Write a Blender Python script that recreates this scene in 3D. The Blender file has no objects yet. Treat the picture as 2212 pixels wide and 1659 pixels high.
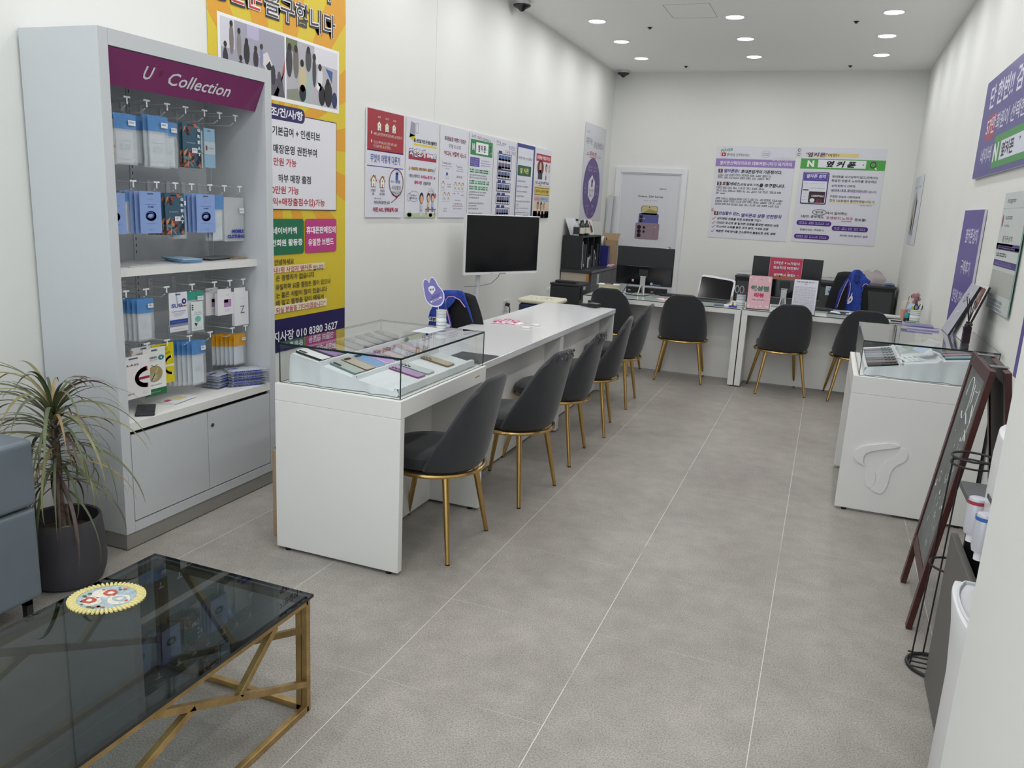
import bpy, bmesh, math, random
from mathutils import Vector, Matrix
random.seed(7)
S = bpy.context.scene
COL = S.collection
PI = math.pi

# ---------------------------------------------------------------- camera
cam = bpy.data.cameras.new('camera')
cam.lens = 1731.2 / 2212 * 36.0
cam.sensor_width = 36.0
cam.clip_start = 0.02
co = bpy.data.objects.new('camera', cam)
COL.objects.link(co)
_rot = (Matrix.Rotation(0.3626, 3, 'Z') @ Matrix.Rotation(1.348, 3, 'X') @ Matrix.Rotation(0.0518, 3, 'Z')).to_4x4()
co.matrix_world = Matrix.Translation((1.8328, -2.6881, 1.5646)) @ _rot
S.camera = co

# ---------------------------------------------------------------- world, exposure
W = bpy.data.worlds.new('world')
S.world = W
W.use_nodes = True
W.node_tree.nodes['Background'].inputs[0].default_value = (0.86, 0.93, 1.0, 1)
W.node_tree.nodes['Background'].inputs[1].default_value = WORLD_STRENGTH = 1.45
S.view_settings.view_transform = 'Standard'
S.view_settings.look = 'None'
S.view_settings.gamma = 1.0
S.view_settings.exposure = 0.20
LAMP_W = 3.75

# ---------------------------------------------------------------- room size
XL, XR, YB, H = -1.261, 2.725, 8.97, 3.416
YF = -4.6
LAMPS = [(x, y) for y in (-3.44, -2.41, -1.38, -0.35, 0.68, 1.71, 2.74, 3.77, 4.80, 5.81, 6.84, 7.89) for x in (-0.665, 0.71, 2.112)]

# ---------------------------------------------------------------- materials
def lin(h):
    h = h.lstrip('#')
    o = []
    for i in (0, 2, 4):
        c = int(h[i:i + 2], 16) / 255.0
        o.append(c / 12.92 if c <= 0.04045 else ((c + 0.055) / 1.055) ** 2.4)
    return (o[0], o[1], o[2], 1.0)

MATS = {}
def mat(name, hexc='ffffff', rough=0.5, metal=0.0, spec=0.5, noise=None, bump=None, emit=None, coat=0.0, wear=None, sheen=0.0):
    if name in MATS:
        return MATS[name]
    m = bpy.data.materials.new(name)
    m.use_nodes = True
    nt = m.node_tree
    b = nt.nodes['Principled BSDF']
    b.inputs['Base Color'].default_value = lin(hexc)
    b.inputs['Roughness'].default_value = rough
    b.inputs['Metallic'].default_value = metal
    b.inputs['Specular IOR Level'].default_value = spec
    b.inputs['Coat Weight'].default_value = coat
    b.inputs['Sheen Weight'].default_value = sheen
    if emit:
        b.inputs['Emission Color'].default_value = lin(emit[0])
        b.inputs['Emission Strength'].default_value = emit[1]
    if noise or bump:
        tc = nt.nodes.new('ShaderNodeTexCoord')
    if noise:                                   # (scale, amount)
        n = nt.nodes.new('ShaderNodeTexNoise')
        n.inputs['Scale'].default_value = noise[0]
        n.inputs['Detail'].default_value = 5
        nt.links.new(tc.outputs['Object'], n.inputs['Vector'])
        r = nt.nodes.new('ShaderNodeValToRGB')
        c = lin(hexc)
        a = noise[1]
        r.color_ramp.elements[0].position = 0.3
        r.color_ramp.elements[1].position = 0.7
        r.color_ramp.elements[0].color = tuple(max(0, v * (1 - a)) for v in c[:3]) + (1,)
        r.color_ramp.elements[1].color = tuple(min(1, v * (1 + a)) for v in c[:3]) + (1,)
        nt.links.new(n.outputs['Fac'], r.inputs['Fac'])
        nt.links.new(r.outputs['Color'], b.inputs['Base Color'])
    if bump:                                    # (scale, strength, distance)
        n = nt.nodes.new('ShaderNodeTexNoise')
        n.inputs['Scale'].default_value = bump[0]
        n.inputs['Detail'].default_value = 4
        nt.links.new(tc.outputs['Object'], n.inputs['Vector'])
        bp = nt.nodes.new('ShaderNodeBump')
        bp.inputs['Strength'].default_value = bump[1]
        bp.inputs['Distance'].default_value = bump[2]
        nt.links.new(n.outputs['Fac'], bp.inputs['Height'])
        nt.links.new(bp.outputs['Normal'], b.inputs['Normal'])
    MATS[name] = m
    return m

def ink(hexc, rough=0.45):
    return mat('ink_' + hexc, hexc, rough, spec=0.35)

def glass_mat(name, hexc, tint=0.9, rough=0.0, refl=1.0):
    """thin pane: light passes straight through, mirror reflection by the angle of view"""
    if name in MATS:
        return MATS[name]
    m = bpy.data.materials.new(name)
    m.use_nodes = True
    nt = m.node_tree
    nt.nodes.clear()
    out = nt.nodes.new('ShaderNodeOutputMaterial')
    tr = nt.nodes.new('ShaderNodeBsdfTransparent')
    c = lin(hexc)
    tr.inputs['Color'].default_value = c
    gl = nt.nodes.new('ShaderNodeBsdfGlossy')
    gl.inputs['Roughness'].default_value = rough
    geo = nt.nodes.new('ShaderNodeNewGeometry')
    dt = nt.nodes.new('ShaderNodeVectorMath'); dt.operation = 'DOT_PRODUCT'
    nt.links.new(geo.outputs['Normal'], dt.inputs[0]); nt.links.new(geo.outputs['Incoming'], dt.inputs[1])
    def mm(op, x, y=None):
        k = nt.nodes.new('ShaderNodeMath'); k.operation = op
        for i, q in enumerate((x, y)):
            if q is None: continue
            if isinstance(q, (int, float)): k.inputs[i].default_value = q
            else: nt.links.new(q, k.inputs[i])
        return k.outputs[0]
    q = mm('SUBTRACT', 1.0, mm('ABSOLUTE', dt.outputs['Value']))
    q = mm('ADD', mm('MULTIPLY', mm('POWER', q, 5.0), 0.95), 0.045)
    mul = mm('MINIMUM', mm('MULTIPLY', q, refl * 1.6), 0.95)
    mx = nt.nodes.new('ShaderNodeMixShader')
    nt.links.new(mul, mx.inputs[0])
    nt.links.new(tr.outputs[0], mx.inputs[1])
    nt.links.new(gl.outputs[0], mx.inputs[2])
    nt.links.new(mx.outputs[0], out.inputs[0])
    MATS[name] = m
    return m

def film_mat(name, hexc, cover=0.35, rough=0.15):
    """clear plastic film: partly see-through, with a sheen"""
    if name in MATS:
        return MATS[name]
    m = bpy.data.materials.new(name)
    m.use_nodes = True
    nt = m.node_tree
    b = nt.nodes['Principled BSDF']
    b.inputs['Base Color'].default_value = lin(hexc)
    b.inputs['Roughness'].default_value = rough
    b.inputs['Alpha'].default_value = cover
    tc = nt.nodes.new('ShaderNodeTexCoord')
    n = nt.nodes.new('ShaderNodeTexNoise')
    n.inputs['Scale'].default_value = 40
    nt.links.new(tc.outputs['Object'], n.inputs['Vector'])
    bp = nt.nodes.new('ShaderNodeBump')
    bp.inputs['Strength'].default_value = 0.6
    bp.inputs['Distance'].default_value = 0.004
    nt.links.new(n.outputs['Fac'], bp.inputs['Height'])
    nt.links.new(bp.outputs['Normal'], b.inputs['Normal'])
    MATS[name] = m
    return m

# ---------------------------------------------------------------- mesh collector
class MB:
    def __init__(s):
        s.v = []; s.f = []; s.m = []; s.mats = []
    def slot(s, m):
        if m not in s.mats:
            s.mats.append(m)
        return s.mats.index(m)
    def add(s, vs, fs, m, T=None):
        k = len(s.v)
        i = s.slot(m)
        for p in vs:
            p = Vector(p)
            s.v.append(T @ p if T is not None else p)
        for f in fs:
            s.f.append([k + j for j in f]); s.m.append(i)
        return s
    def box(s, x0, x1, y0, y1, z0, z1, m, T=None):
        vs = [(x, y, z) for x in (x0, x1) for y in (y0, y1) for z in (z0, z1)]
        fs = [(0, 1, 3, 2), (4, 6, 7, 5), (0, 4, 5, 1), (2, 3, 7, 6), (0, 2, 6, 4), (1, 5, 7, 3)]
        return s.add(vs, fs, m, T)
    def poly(s, pts, m, T=None):
        return s.add(pts, [list(range(len(pts)))], m, T)
    def prism(s, pts, z0, z1, m, T=None):
        """outline in x,y (counter-clockwise) raised from z0 to z1"""
        n = len(pts)
        vs = [(p[0], p[1], z0) for p in pts] + [(p[0], p[1], z1) for p in pts]
        fs = [list(range(n))[::-1], list(range(n, 2 * n))] + [(i, (i + 1) % n, n + (i + 1) % n, n + i) for i in range(n)]
        return s.add(vs, fs, m, T)
    def tube(s, path, r, m, n=8, T=None, closed=False, caps=True):
        P = [Vector(p) for p in path]
        R = r if isinstance(r, (list, tuple)) else [r] * len(P)
        vs = []; prev = None; N = len(P)
        for i, p in enumerate(P):
            if closed:
                d = P[(i + 1) % N] - P[i - 1]
            else:
                d = P[min(i + 1, N - 1)] - P[max(i - 1, 0)]
            d.normalize()
            if prev is None:
                a = Vector((0, 0, 1)) if abs(d.z) < 0.9 else Vector((1, 0, 0))
                u = d.cross(a).normalized()
            else:
                u = (prev - d * prev.dot(d)).normalized()
            prev = u
            w = d.cross(u)
            for k in range(n):
                t = 2 * PI * k / n
                vs.append(p + (u * math.cos(t) + w * math.sin(t)) * R[i])
        fs = []
        for i in range(N if closed else N - 1):
            a = i * n; b = ((i + 1) % N) * n
            for k in range(n):
                fs.append((a + k, a + (k + 1) % n, b + (k + 1) % n, b + k))
        if not closed and caps:
            fs.append(list(range(n))[::-1]); fs.append([(N - 1) * n + k for k in range(n)])
        return s.add(vs, fs, m, T)
    def cyl(s, p0, p1, r0, m, r1=None, n=20, T=None):
        return s.tube([p0, p1], [r0, r0 if r1 is None else r1], m, n, T)
    def lathe(s, prof, m, c=(0, 0, 0), n=28, T=None, ex=1.0, ey=1.0, caps=True):
        vs = []; fs = []
        for r, z in prof:
            for k in range(n):
                t = 2 * PI * k / n
                vs.append((c[0] + r * ex * math.cos(t), c[1] + r * ey * math.sin(t), c[2] + z))
        for i in range(len(prof) - 1):
            for k in range(n):
                fs.append((i * n + k, i * n + (k + 1) % n, (i + 1) * n + (k + 1) % n, (i + 1) * n + k))
        if caps and prof[0][0] > 1e-4: fs.append(list(range(n))[::-1])
        if caps and prof[-1][0] > 1e-4: fs.append([(len(prof) - 1) * n + k for k in range(n)])
        return s.add(vs, fs, m, T)
    def ball(s, c, r, m, n=14, T=None):
        rx, ry, rz = r if isinstance(r, (list, tuple)) else (r, r, r)
        vs = []; fs = []
        h = n // 2
        for i in range(h + 1):
            a = PI * i / h
            for k in range(n):
                t = 2 * PI * k / n
                vs.append((c[0] + rx * math.sin(a) * math.cos(t), c[1] + ry * math.sin(a) * math.sin(t), c[2] - rz * math.cos(a)))
        for i in range(h):
            for k in range(n):
                fs.append((i * n + k, i * n + (k + 1) % n, (i + 1) * n + (k + 1) % n, (i + 1) * n + k))
        return s.add(vs, fs, m, T)
    def grid(s, fn, nu, nv, m, T=None):
        vs = [fn(i / nu, j / nv) for j in range(nv + 1) for i in range(nu + 1)]
        fs = [(j * (nu + 1) + i, j * (nu + 1) + i + 1, (j + 1) * (nu + 1) + i + 1, (j + 1) * (nu + 1) + i) for j in range(nv) for i in range(nu)]
        return s.add(vs, fs, m, T)
    def text(s, body, height, m, T, width=None, align='c', bold=0.0, slant=0.0, maxw=None):
        """lettering flat in T's x,y plane, centred on its origin; height = cap height in metres"""
        vs, fs, lo, hi = glyphs(body, bold, slant)
        sy = height / max(1e-6, hi[1] - lo[1])
        sx = sy if width is None else width / max(1e-6, hi[0] - lo[0])
        if maxw and (hi[0] - lo[0]) * sx > maxw:
            sx = maxw / (hi[0] - lo[0])
        ox = {'c': (lo[0] + hi[0]) / 2, 'l': lo[0], 'r': hi[0]}[align]
        oy = (lo[1] + hi[1]) / 2
        return s.add([((x - ox) * sx, (y - oy) * sy, 0) for x, y in vs], fs, m, T)
    def build(s, name, parent=None, smooth=False, bevel=0.0, segs=2, world=True, sub=0, solid=0.0, weld=True, origin=None):
        me = bpy.data.meshes.new(name)
        V = s.v
        o = bpy.data.objects.new(name, me)
        COL.objects.link(o)
        if parent is not None:
            r = parent
            while r.parent: r = r.parent
            o.parent = parent
            if world:
                Mi = (Matrix.Translation(r.location) @ r.rotation_euler.to_matrix().to_4x4()).inverted()
                V = [Mi @ p for p in V]
            # parts sit at their parent's frame: part origins stay at zero
        elif world:
            xs = [p.x for p in V]; ys = [p.y for p in V]; zs = [p.z for p in V]
            org = Vector(origin) if origin else Vector(((min(xs) + max(xs)) / 2, (min(ys) + max(ys)) / 2, min(zs)))
            o.location = org
            V = [p - org for p in V]
        me.from_pydata([tuple(p) for p in V], [], s.f)
        for m in s.mats: me.materials.append(m)
        me.polygons.foreach_set('material_index', s.m)
        if smooth:
            me.polygons.foreach_set('use_smooth', [True] * len(me.polygons))
        me.update()
        if weld:
            bm = bmesh.new(); bm.from_mesh(me)
            if smooth or sub:
                bmesh.ops.remove_doubles(bm, verts=bm.verts, dist=1e-5)
            bmesh.ops.recalc_face_normals(bm, faces=bm.faces)
            bm.to_mesh(me); bm.free()
        if solid:
            md = o.modifiers.new('solid', 'SOLIDIFY'); md.thickness = abs(solid); md.offset = -1 if solid > 0 else 1
        if bevel:
            md = o.modifiers.new('bevel', 'BEVEL'); md.width = bevel; md.segments = segs
            md.limit_method = 'ANGLE'; md.angle_limit = math.radians(40); md.harden_normals = False
        if sub:
            md = o.modifiers.new('sub', 'SUBSURF'); md.levels = sub; md.render_levels = sub
        if smooth:
            auto_smooth(me)
        return o

def auto_smooth(me, deg=38):
    bm = bmesh.new(); bm.from_mesh(me)
    lim = math.radians(deg)
    for e in bm.edges:
        if len(e.link_faces) == 2 and e.link_faces[0].normal.angle(e.link_faces[1].normal, 0) > lim:
            e.smooth = False
    bm.to_mesh(me); bm.free()

_gl = {}
_cu = bpy.data.curves.new('lettering', 'FONT')
_cu.size = 1; _cu.resolution_u = 2
_co = bpy.data.objects.new('lettering', _cu)
def glyphs(body, bold=0.0, slant=0.0):
    k = (body, bold, slant)
    if k in _gl: return _gl[k]
    _cu.body = body; _cu.offset = bold; _cu.shear = slant
    me = bpy.data.meshes.new_from_object(_co)
    vs = [(v.co.x, v.co.y) for v in me.vertices]
    fs = [tuple(p.vertices) for p in me.polygons]
    bpy.data.meshes.remove(me)
    lo = (min(v[0] for v in vs), min(v[1] for v in vs)); hi = (max(v[0] for v in vs), max(v[1] for v in vs))
    _gl[k] = (vs, fs, lo, hi)
    return _gl[k]

# ---------------------------------------------------------------- naming
def tag(o, label=None, cat=None, group=None, kind=None):
    if label: o['label'] = label
    if cat: o['category'] = cat
    if group: o['group'] = group
    if kind: o['kind'] = kind
    return o

def thing(name, label, cat, loc=(0, 0, 0), rz=0.0, group=None):
    o = bpy.data.objects.new(name, None)
    o.empty_display_size = 0.1
    COL.objects.link(o)
    o.location = loc
    o.rotation_euler = (0, 0, rz)
    return tag(o, label, cat, group)

def kids(o):
    return [c for c in COL.objects if c.parent == o]

def copy_tree(o, parent=None):
    c = o.copy(); COL.objects.link(c)
    if parent is not None: c.parent = parent
    for ch in kids(o): copy_tree(ch, c)
    return c

def dup(o, loc, rz, label, group=None):
    c = copy_tree(o)
    c.location = loc; c.rotation_euler = (0, 0, rz)
    c['label'] = label
    if group: c['group'] = group
    return c

def struct(o):
    o['kind'] = 'structure'
    return o

def frame(o, u, v):
    """4x4 with origin o, x axis u, y axis v, z axis u x v"""
    u = Vector(u).normalized(); v = Vector(v).normalized(); w = u.cross(v).normalized()
    M = Matrix(((u.x, v.x, w.x, o[0]), (u.y, v.y, w.y, o[1]), (u.z, v.z, w.z, o[2]), (0, 0, 0, 1)))
    return M

# ---------------------------------------------------------------- printed sheets
class Art:
    """a sheet of size w x h printed with shapes and lettering; u right, v up from the lower left corner"""
    def __init__(s, T, w, h, bg, thick=0.003, edge=None, rough=0.4):
        s.T = T; s.w = w; s.h = h; s.mb = MB(); s.L = 0.0
        m = ink(bg, rough) if isinstance(bg, str) else bg
        s.mb.box(0, w, 0, h, -thick, 0, ink(edge) if edge else m, T)
        if edge: s.mb.poly([(0, 0, 0.0003), (w, 0, 0.0003), (w, h, 0.0003), (0, h, 0.0003)], m, T)
        s.L = 0.0007
    def up(s, k=1):
        s.L += 0.0004 * k; return s
    def rect(s, a, b, c, d, col):
        s.mb.poly([(a, b, s.L), (c, b, s.L), (c, d, s.L), (a, d, s.L)], ink(col), s.T); return s
    def poly(s, pts, col):
        s.mb.poly([(p[0], p[1], s.L) for p in pts], ink(col), s.T); return s
    def rrect(s, a, b, c, d, r, col):
        pts = []
        for cx, cy, t0 in ((c - r, d - r, 0), (a + r, d - r, 90), (a + r, b + r, 180), (c - r, b + r, 270)):
            for k in range(5):
                t = math.radians(t0 + k * 22.5); pts.append((cx + r * math.cos(t), cy + r * math.sin(t)))
        return s.poly(pts, col)
    def oval(s, cx, cy, rx, ry, col, n=28, rot=0.0):
        ca, sa = math.cos(rot), math.sin(rot)
        pts = []
        for k in range(n):
            t = 2 * PI * k / n
            x, y = rx * math.cos(t), ry * math.sin(t)
            pts.append((cx + x * ca - y * sa, cy + x * sa + y * ca))
        return s.poly(pts, col)
    def line(s, pts, w, col, closed=False):
        P = [Vector((p[0], p[1])) for p in pts]
        n = len(P)
        rng = range(n if closed else n - 1)
        for i in rng:
            a = P[i]; b = P[(i + 1) % n]; d = (b - a)
            if d.length < 1e-7: continue
            d.normalize(); k = Vector((-d.y, d.x)) * w / 2; a = a - d * w * .3; b = b + d * w * .3
            s.mb.poly([(q.x, q.y, s.L) for q in (a - k, b - k, b + k, a + k)], ink(col), s.T)
        return s
    def box(s, a, b, c, d, w, col):
        return s.line([(a, b), (c, b), (c, d), (a, d)], w, col, True)
    def ring(s, cx, cy, rx, ry, w, col, t0=0, t1=360, n=28):
        cl = (t1 - t0) >= 360
        pts = [(cx + rx * math.cos(math.radians(t0 + (t1 - t0) * k / n)), cy + ry * math.sin(math.radians(t0 + (t1 - t0) * k / n))) for k in range(n + (0 if cl else 1))]
        return s.line(pts, w, col, cl)
    def text(s, body, u, v, h, col, width=None, align='c', bold=0.015, slant=0.0, rot=0.0, maxw=None):
        T = s.T @ Matrix.Translation((u, v, s.L)) @ Matrix.Rotation(rot, 4, 'Z')
        s.mb.text(body, h, ink(col), T, width, align, bold, slant, maxw); return s
    def words(s, a, v, b, h, col, seed=0):
        """small print too fine to read: a row of word-sized strokes"""
        rr = random.Random(int(a * 977 + v * 7919 + b * 31 + seed)); x = a
        while x < b - h:
            w = min(b - x, h * rr.uniform(1.6, 4.2))
            y = x
            while y < x + w - h * .3:
                q = min(h * .75, x + w - y)
                k = rr.choice((0, 1, 2))
                s.rect(y, v - h * .5, y + q * .9, v - h * .28, col)
                if k: s.rect(y, v + h * .22, y + q * .9, v + h * .45, col)
                s.rect(y + q * (.1 if k == 1 else .55), v - h * .3, y + q * (.32 if k == 1 else .8), v + h * .42, col)
                y += q
            x += w + h * .55
        return s
    def build(s, name, parent=None, **k):
        return s.mb.build(name, parent, weld=False, **k)

# ================================================================ materials in use
WALL = mat('wall_paint', 'e6e7e3', 0.75, spec=0.25, noise=(1.2, 0.015), bump=(60, 0.05, 0.002))
CEIL = mat('ceiling_paint', 'f8f8f6', 0.9, spec=0.15)
LAM = mat('white_laminate', 'e4e4e1', 0.38, spec=0.5, noise=(3, 0.012))
LAMG = mat('glossy_white_laminate', 'e3e4e6', 0.16, spec=0.5)
CASEL = mat('pale_cabinet_laminate', 'c8cccf', 0.42, spec=0.45)
SHADOWGAP = mat('dark_gap', '0c0c0c', 0.9)
GOLD = mat('gold_metal', 'c9a668', 0.24, metal=1.0)
BRONZE = mat('aged_gold_metal', 'b39663', 0.36, metal=0.8, noise=(18, 0.25))
FABRIC = mat('charcoal_fabric', '333437', 0.85, spec=0.25, noise=(220, 0.12), bump=(700, 0.35, 0.001), sheen=0.25)
FABRIC2 = mat('worn_charcoal_leather', '2b2a2b', 0.7, noise=(60, 0.6), bump=(90, 1.0, 0.006))
BLACKM = mat('black_plastic', '17181a', 0.4)
BLACKG = mat('black_gloss', '0e0f12', 0.12)
RUB = mat('black_rubber', '0b0b0b', 0.8)
STEEL = mat('brushed_steel', 'aeb0b2', 0.3, metal=1.0)
SILVER = mat('silver_paint', 'b9babb', 0.35, metal=0.5)
WHITEP = mat('white_plastic', 'e6e7e9', 0.35)
GLASS = glass_mat('case_glass', 'f9fcfb')
GEDGE = mat('glass_edge', '0c2a24', 0.08, spec=0.8)
SMOKE = glass_mat('smoked_glass', 'a1abac', refl=0.8)
DARKG = mat('dark_grey_board', '55565a', 0.5, noise=(8, 0.05))
CARD = mat('brown_cardboard', 'a58b6e', 0.85, noise=(12, 0.08))
CLOTH = mat('white_drape', 'dcdee1', 0.9, spec=0.15, bump=(50, 0.15, 0.004))

def floor_material():
    m = bpy.data.materials.new('stone_vinyl_tile'); m.use_nodes = True
    nt = m.node_tree; N = nt.nodes; L = nt.links
    b = N['Principled BSDF']
    geo = N.new('ShaderNodeNewGeometry')
    sep = N.new('ShaderNodeSeparateXYZ'); L.new(geo.outputs['Position'], sep.inputs[0])
    def math_(op, a, bv=None, c=None):
        n = N.new('ShaderNodeMath'); n.operation = op
        for i, x in enumerate((a, bv, c)):
            if x is None: continue
            if isinstance(x, (int, float)): n.inputs[i].default_value = x
            else: L.new(x, n.inputs[i])
        return n.outputs[0]
    def joint(axis, half):
        d = math_('PINGPONG', axis, 0.3)                    # 0 at every joint, 0.6 m apart
        return math_('LESS_THAN', d, half)
    def noise(scale, detail, rough=0.5):
        n = N.new('ShaderNodeTexNoise'); n.inputs['Scale'].default_value = scale
        n.inputs['Detail'].default_value = detail; n.inputs['Roughness'].default_value = rough
        L.new(geo.outputs['Position'], n.inputs['Vector']); return n.outputs['Fac']
    def ramp(fac, stops):
        r = N.new('ShaderNodeValToRGB'); L.new(fac, r.inputs['Fac'])
        while len(r.color_ramp.elements) < len(stops): r.color_ramp.elements.new(0.5)
        for e, (p, c) in zip(r.color_ramp.elements, stops): e.position = p; e.color = lin(c)
        return r.outputs['Color']
    def mix(kind, f, a, c):
        n = N.new('ShaderNodeMix'); n.data_type = 'RGBA'; n.blend_type = kind
        if isinstance(f, (int, float)): n.inputs[0].default_value = f
        else: L.new(f, n.inputs[0])
        for i, x in ((6, a), (7, c)):
            if isinstance(x, str): n.inputs[i].default_value = lin(x)
            else: L.new(x, n.inputs[i])
        return n.outputs[2]
    big = ramp(noise(1.7, 3), [(0.30, 'a5a09a'), (0.5, 'aeaaa4'), (0.72, 'b8b4ad')])
    mid = ramp(noise(9, 4, 0.6), [(0.3, 'd5d4d2'), (0.7, 'ffffff')])
    col = mix('MULTIPLY', 0.55, big, mid)
    fine = ramp(noise(190, 4, 0.7), [(0.34, '55504c'), (0.46, 'cbc8c4'), (0.58, 'ffffff')])
    col = mix('MULTIPLY', 0.58, col, fine)
    fine2 = ramp(noise(120, 3, 0.6), [(0.58, '000000'), (0.70, '3a3835')])
    col = mix('ADD', 0.6, col, fine2)
    jx = joint(sep.outputs['X'], 0.0013)
    jy = joint(sep.outputs['Y'], 0.0010)
    fade = ramp(noise(2.3, 2), [(0.42, '000000'), (0.6, 'ffffff')])
    fy = math_('MULTIPLY', jy, fade)
    fade2 = ramp(noise(3.1, 2), [(0.30, '303030'), (0.45, 'ffffff')])
    fx = math_('MULTIPLY', jx, fade2)
    col = mix('MIX', math_('MULTIPLY', fy, 0.55), col, 'd6d3cd')
    col = mix('MIX', math_('MULTIPLY', fx, 0.85), col, 'dedcd6')
    L.new(col, b.inputs['Base Color'])
    b.inputs['Roughness'].default_value = 0.42
    b.inputs['Specular IOR Level'].default_value = 0.35
    bp = N.new('ShaderNodeBump'); bp.inputs['Strength'].default_value = 0.12; bp.inputs['Distance'].default_value = 0.001
    L.new(noise(150, 3, 0.65), bp.inputs['Height']); L.new(bp.outputs['Normal'], b.inputs['Normal'])
    return m

# ================================================================ room
struct(MB().box(XL - .12, XR + .12, YF, YB + .12, -.08, 0, floor_material()).build('floor'))
struct(MB().box(XL - .12, XR + .12, YF, YB + .12, H, H + .1, CEIL).build('ceiling'))
wl = struct(MB().box(XL - .12, XL, YF, YB, 0, H, WALL).build('wall_left'))
struct(MB().box(XL, XR, YB, YB + .12, 0, H, WALL).build('wall_back'))
struct(MB().box(XR, XR + .12, YF, YB, 0, H, WALL).build('wall_right'))
struct(MB().box(2.225, XR, YF, -0.80, 0, H, WALL).build('wall_entrance'))
struct(MB().box(XL, XL + .0012, 3.384, 3.3855, 2.16, H, mat('paint_seam', 'c9cac7', .8)).build('trim_1'))

# door in the back wall
DR = mat('door_paint', 'd6d9dd', 0.5)
DF = mat('door_frame_paint', 'e4e6e8', 0.5)
d = MB().box(-1.075, -.195, YB - .012, YB - .001, 0, 2.085, DR).build('door_1')
struct(d)
f = MB()
f.box(-1.148, -1.072, YB - .04, YB - .001, 0, 2.137, DF).box(-.200, -.127, YB - .04, YB - .001, 0, 2.137, DF).box(-1.072, -.200, YB - .04, YB - .001, 2.065, 2.137, DF)
f.box(-1.072, -1.055, YB - .026, YB - .001, 0, 2.065, DF).box(-.217, -.200, YB - .026, YB - .001, 0, 2.065, DF).box(-1.055, -.217, YB - .026, YB - .001, 2.048, 2.065, DF)
f.build('door_frame', d, bevel=.003)
h = MB().cyl((-.285, YB - .012, 1.03), (-.285, YB - .03, 1.03), .028, STEEL).tube([(-.285, YB - .02, 1.03), (-.285, YB - .065, 1.03), (-.40, YB - .065, 1.03)], .010, STEEL)
h.build('door_handle', d, smooth=True)

# ================================================================ ceiling
LENS = mat('lamp_lens', 'ffffff', 0.4, emit=('f6faff', 6))
HOUS = mat('lamp_ring', 'f0f0f0', 0.35)
def downlight():
    t = thing('downlight', '', 'ceiling light', (0, 0, H), 0, 'recessed round downlights in the ceiling')
    MB().lathe([(.085, -.001), (.097, -.001), (.097, -.006), (.088, -.009), (.083, -.006), (.085, -.001)], HOUS, n=32, caps=False).build('housing', t, smooth=True, world=False)
    MB().lathe([(.0, -.0045), (.083, -.0045)], LENS, n=32).build('lens', t, world=False)
    return t
proto = downlight()
rows = ['by the shop door', 'next to the shop door row', 'third from the shop door', 'nearest the entrance', 'second from the entrance', 'third from the entrance', 'fourth from the entrance', 'fifth from the entrance', 'cut by the top edge of the view', 'in the third row from the back wall', 'in the second row from the back wall', 'in the row closest to the back wall']
colsn = ['on the poster wall side', 'in the middle line', 'on the purple banner side']
for i, (x, y) in enumerate(LAMPS):
    lab = 'recessed downlight ' + colsn[i % 3] + ', ' + rows[i // 3]
    if i == 0:
        proto.location = (x, y, H); proto['label'] = lab
    else:
        dup(proto, (x, y, H), 0, lab)
    ld = bpy.data.lights.new('downlight_beam', 'AREA')
    ld.shape = 'DISK'; ld.size = 0.155; ld.energy = LAMP_W; ld.spread = math.radians(178); ld.color = (1.0, 0.99, 0.985)
    lo = bpy.data.objects.new('downlight_beam', ld); COL.objects.link(lo)
    lo.location = (x, y, H - 0.012)

BLK = mat('sensor_black', '1b1b1d', 0.5)
for i, (x, y, w) in enumerate([(-.195, 6.169, 'between the first and middle lamp lines, nearer the entrance'), (1.804, 6.155, 'between the middle and right lamp lines, nearer the entrance'), (-.208, 8.507, 'near the back wall on the dome camera side'), (1.796, 8.595, 'near the back wall beside the last right lamp')]):
    o = MB().lathe([(.0, -.022), (.012, -.018), (.016, -.006), (.026, -.004), (.026, -.0005), (0, -.0005)], BLK, (x, y, H), 14).build('fire_sensor', smooth=True)
    tag(o, 'tiny black sensor on the ceiling ' + w, 'sensor', 'small black ceiling sensors')
p = MB()
for a in ((.115, 5.25, .545, 5.255), (.115, 5.80, .545, 5.805), (.115, 5.25, .120, 5.80), (.540, 5.25, .545, 5.80)):
    p.box(a[0], a[2], a[1], a[3], H - .0015, H - .0003, mat('hatch_line', 'b9bab8', .8))
o = p.build('trim_2'); struct(o)

def dome(x, y, lab):
    t = thing('dome_camera', lab, 'security camera', (x, y, H), 0, 'black dome cameras at the ceiling')
    MB().lathe([(.0, -.034), (.062, -.034), (.066, -.001), (0, -.001)], WHITEP, n=28).build('mount', t, smooth=True, world=False)
    MB().lathe([(.0, -.092), (.018, -.088), (.034, -.072), (.060, -.058), (.082, -.044), (.084, -.034), (0, -.034)], mat('dome_black', '16161c', .15), n=28).build('dome', t, smooth=True, world=False)
    return t
dome(-1.115, 8.80, 'black dome security camera in the far ceiling corner above the door')
dome(-1.15, 4.92, 'black dome security camera on the ceiling, cut by the top edge of the view')

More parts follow.
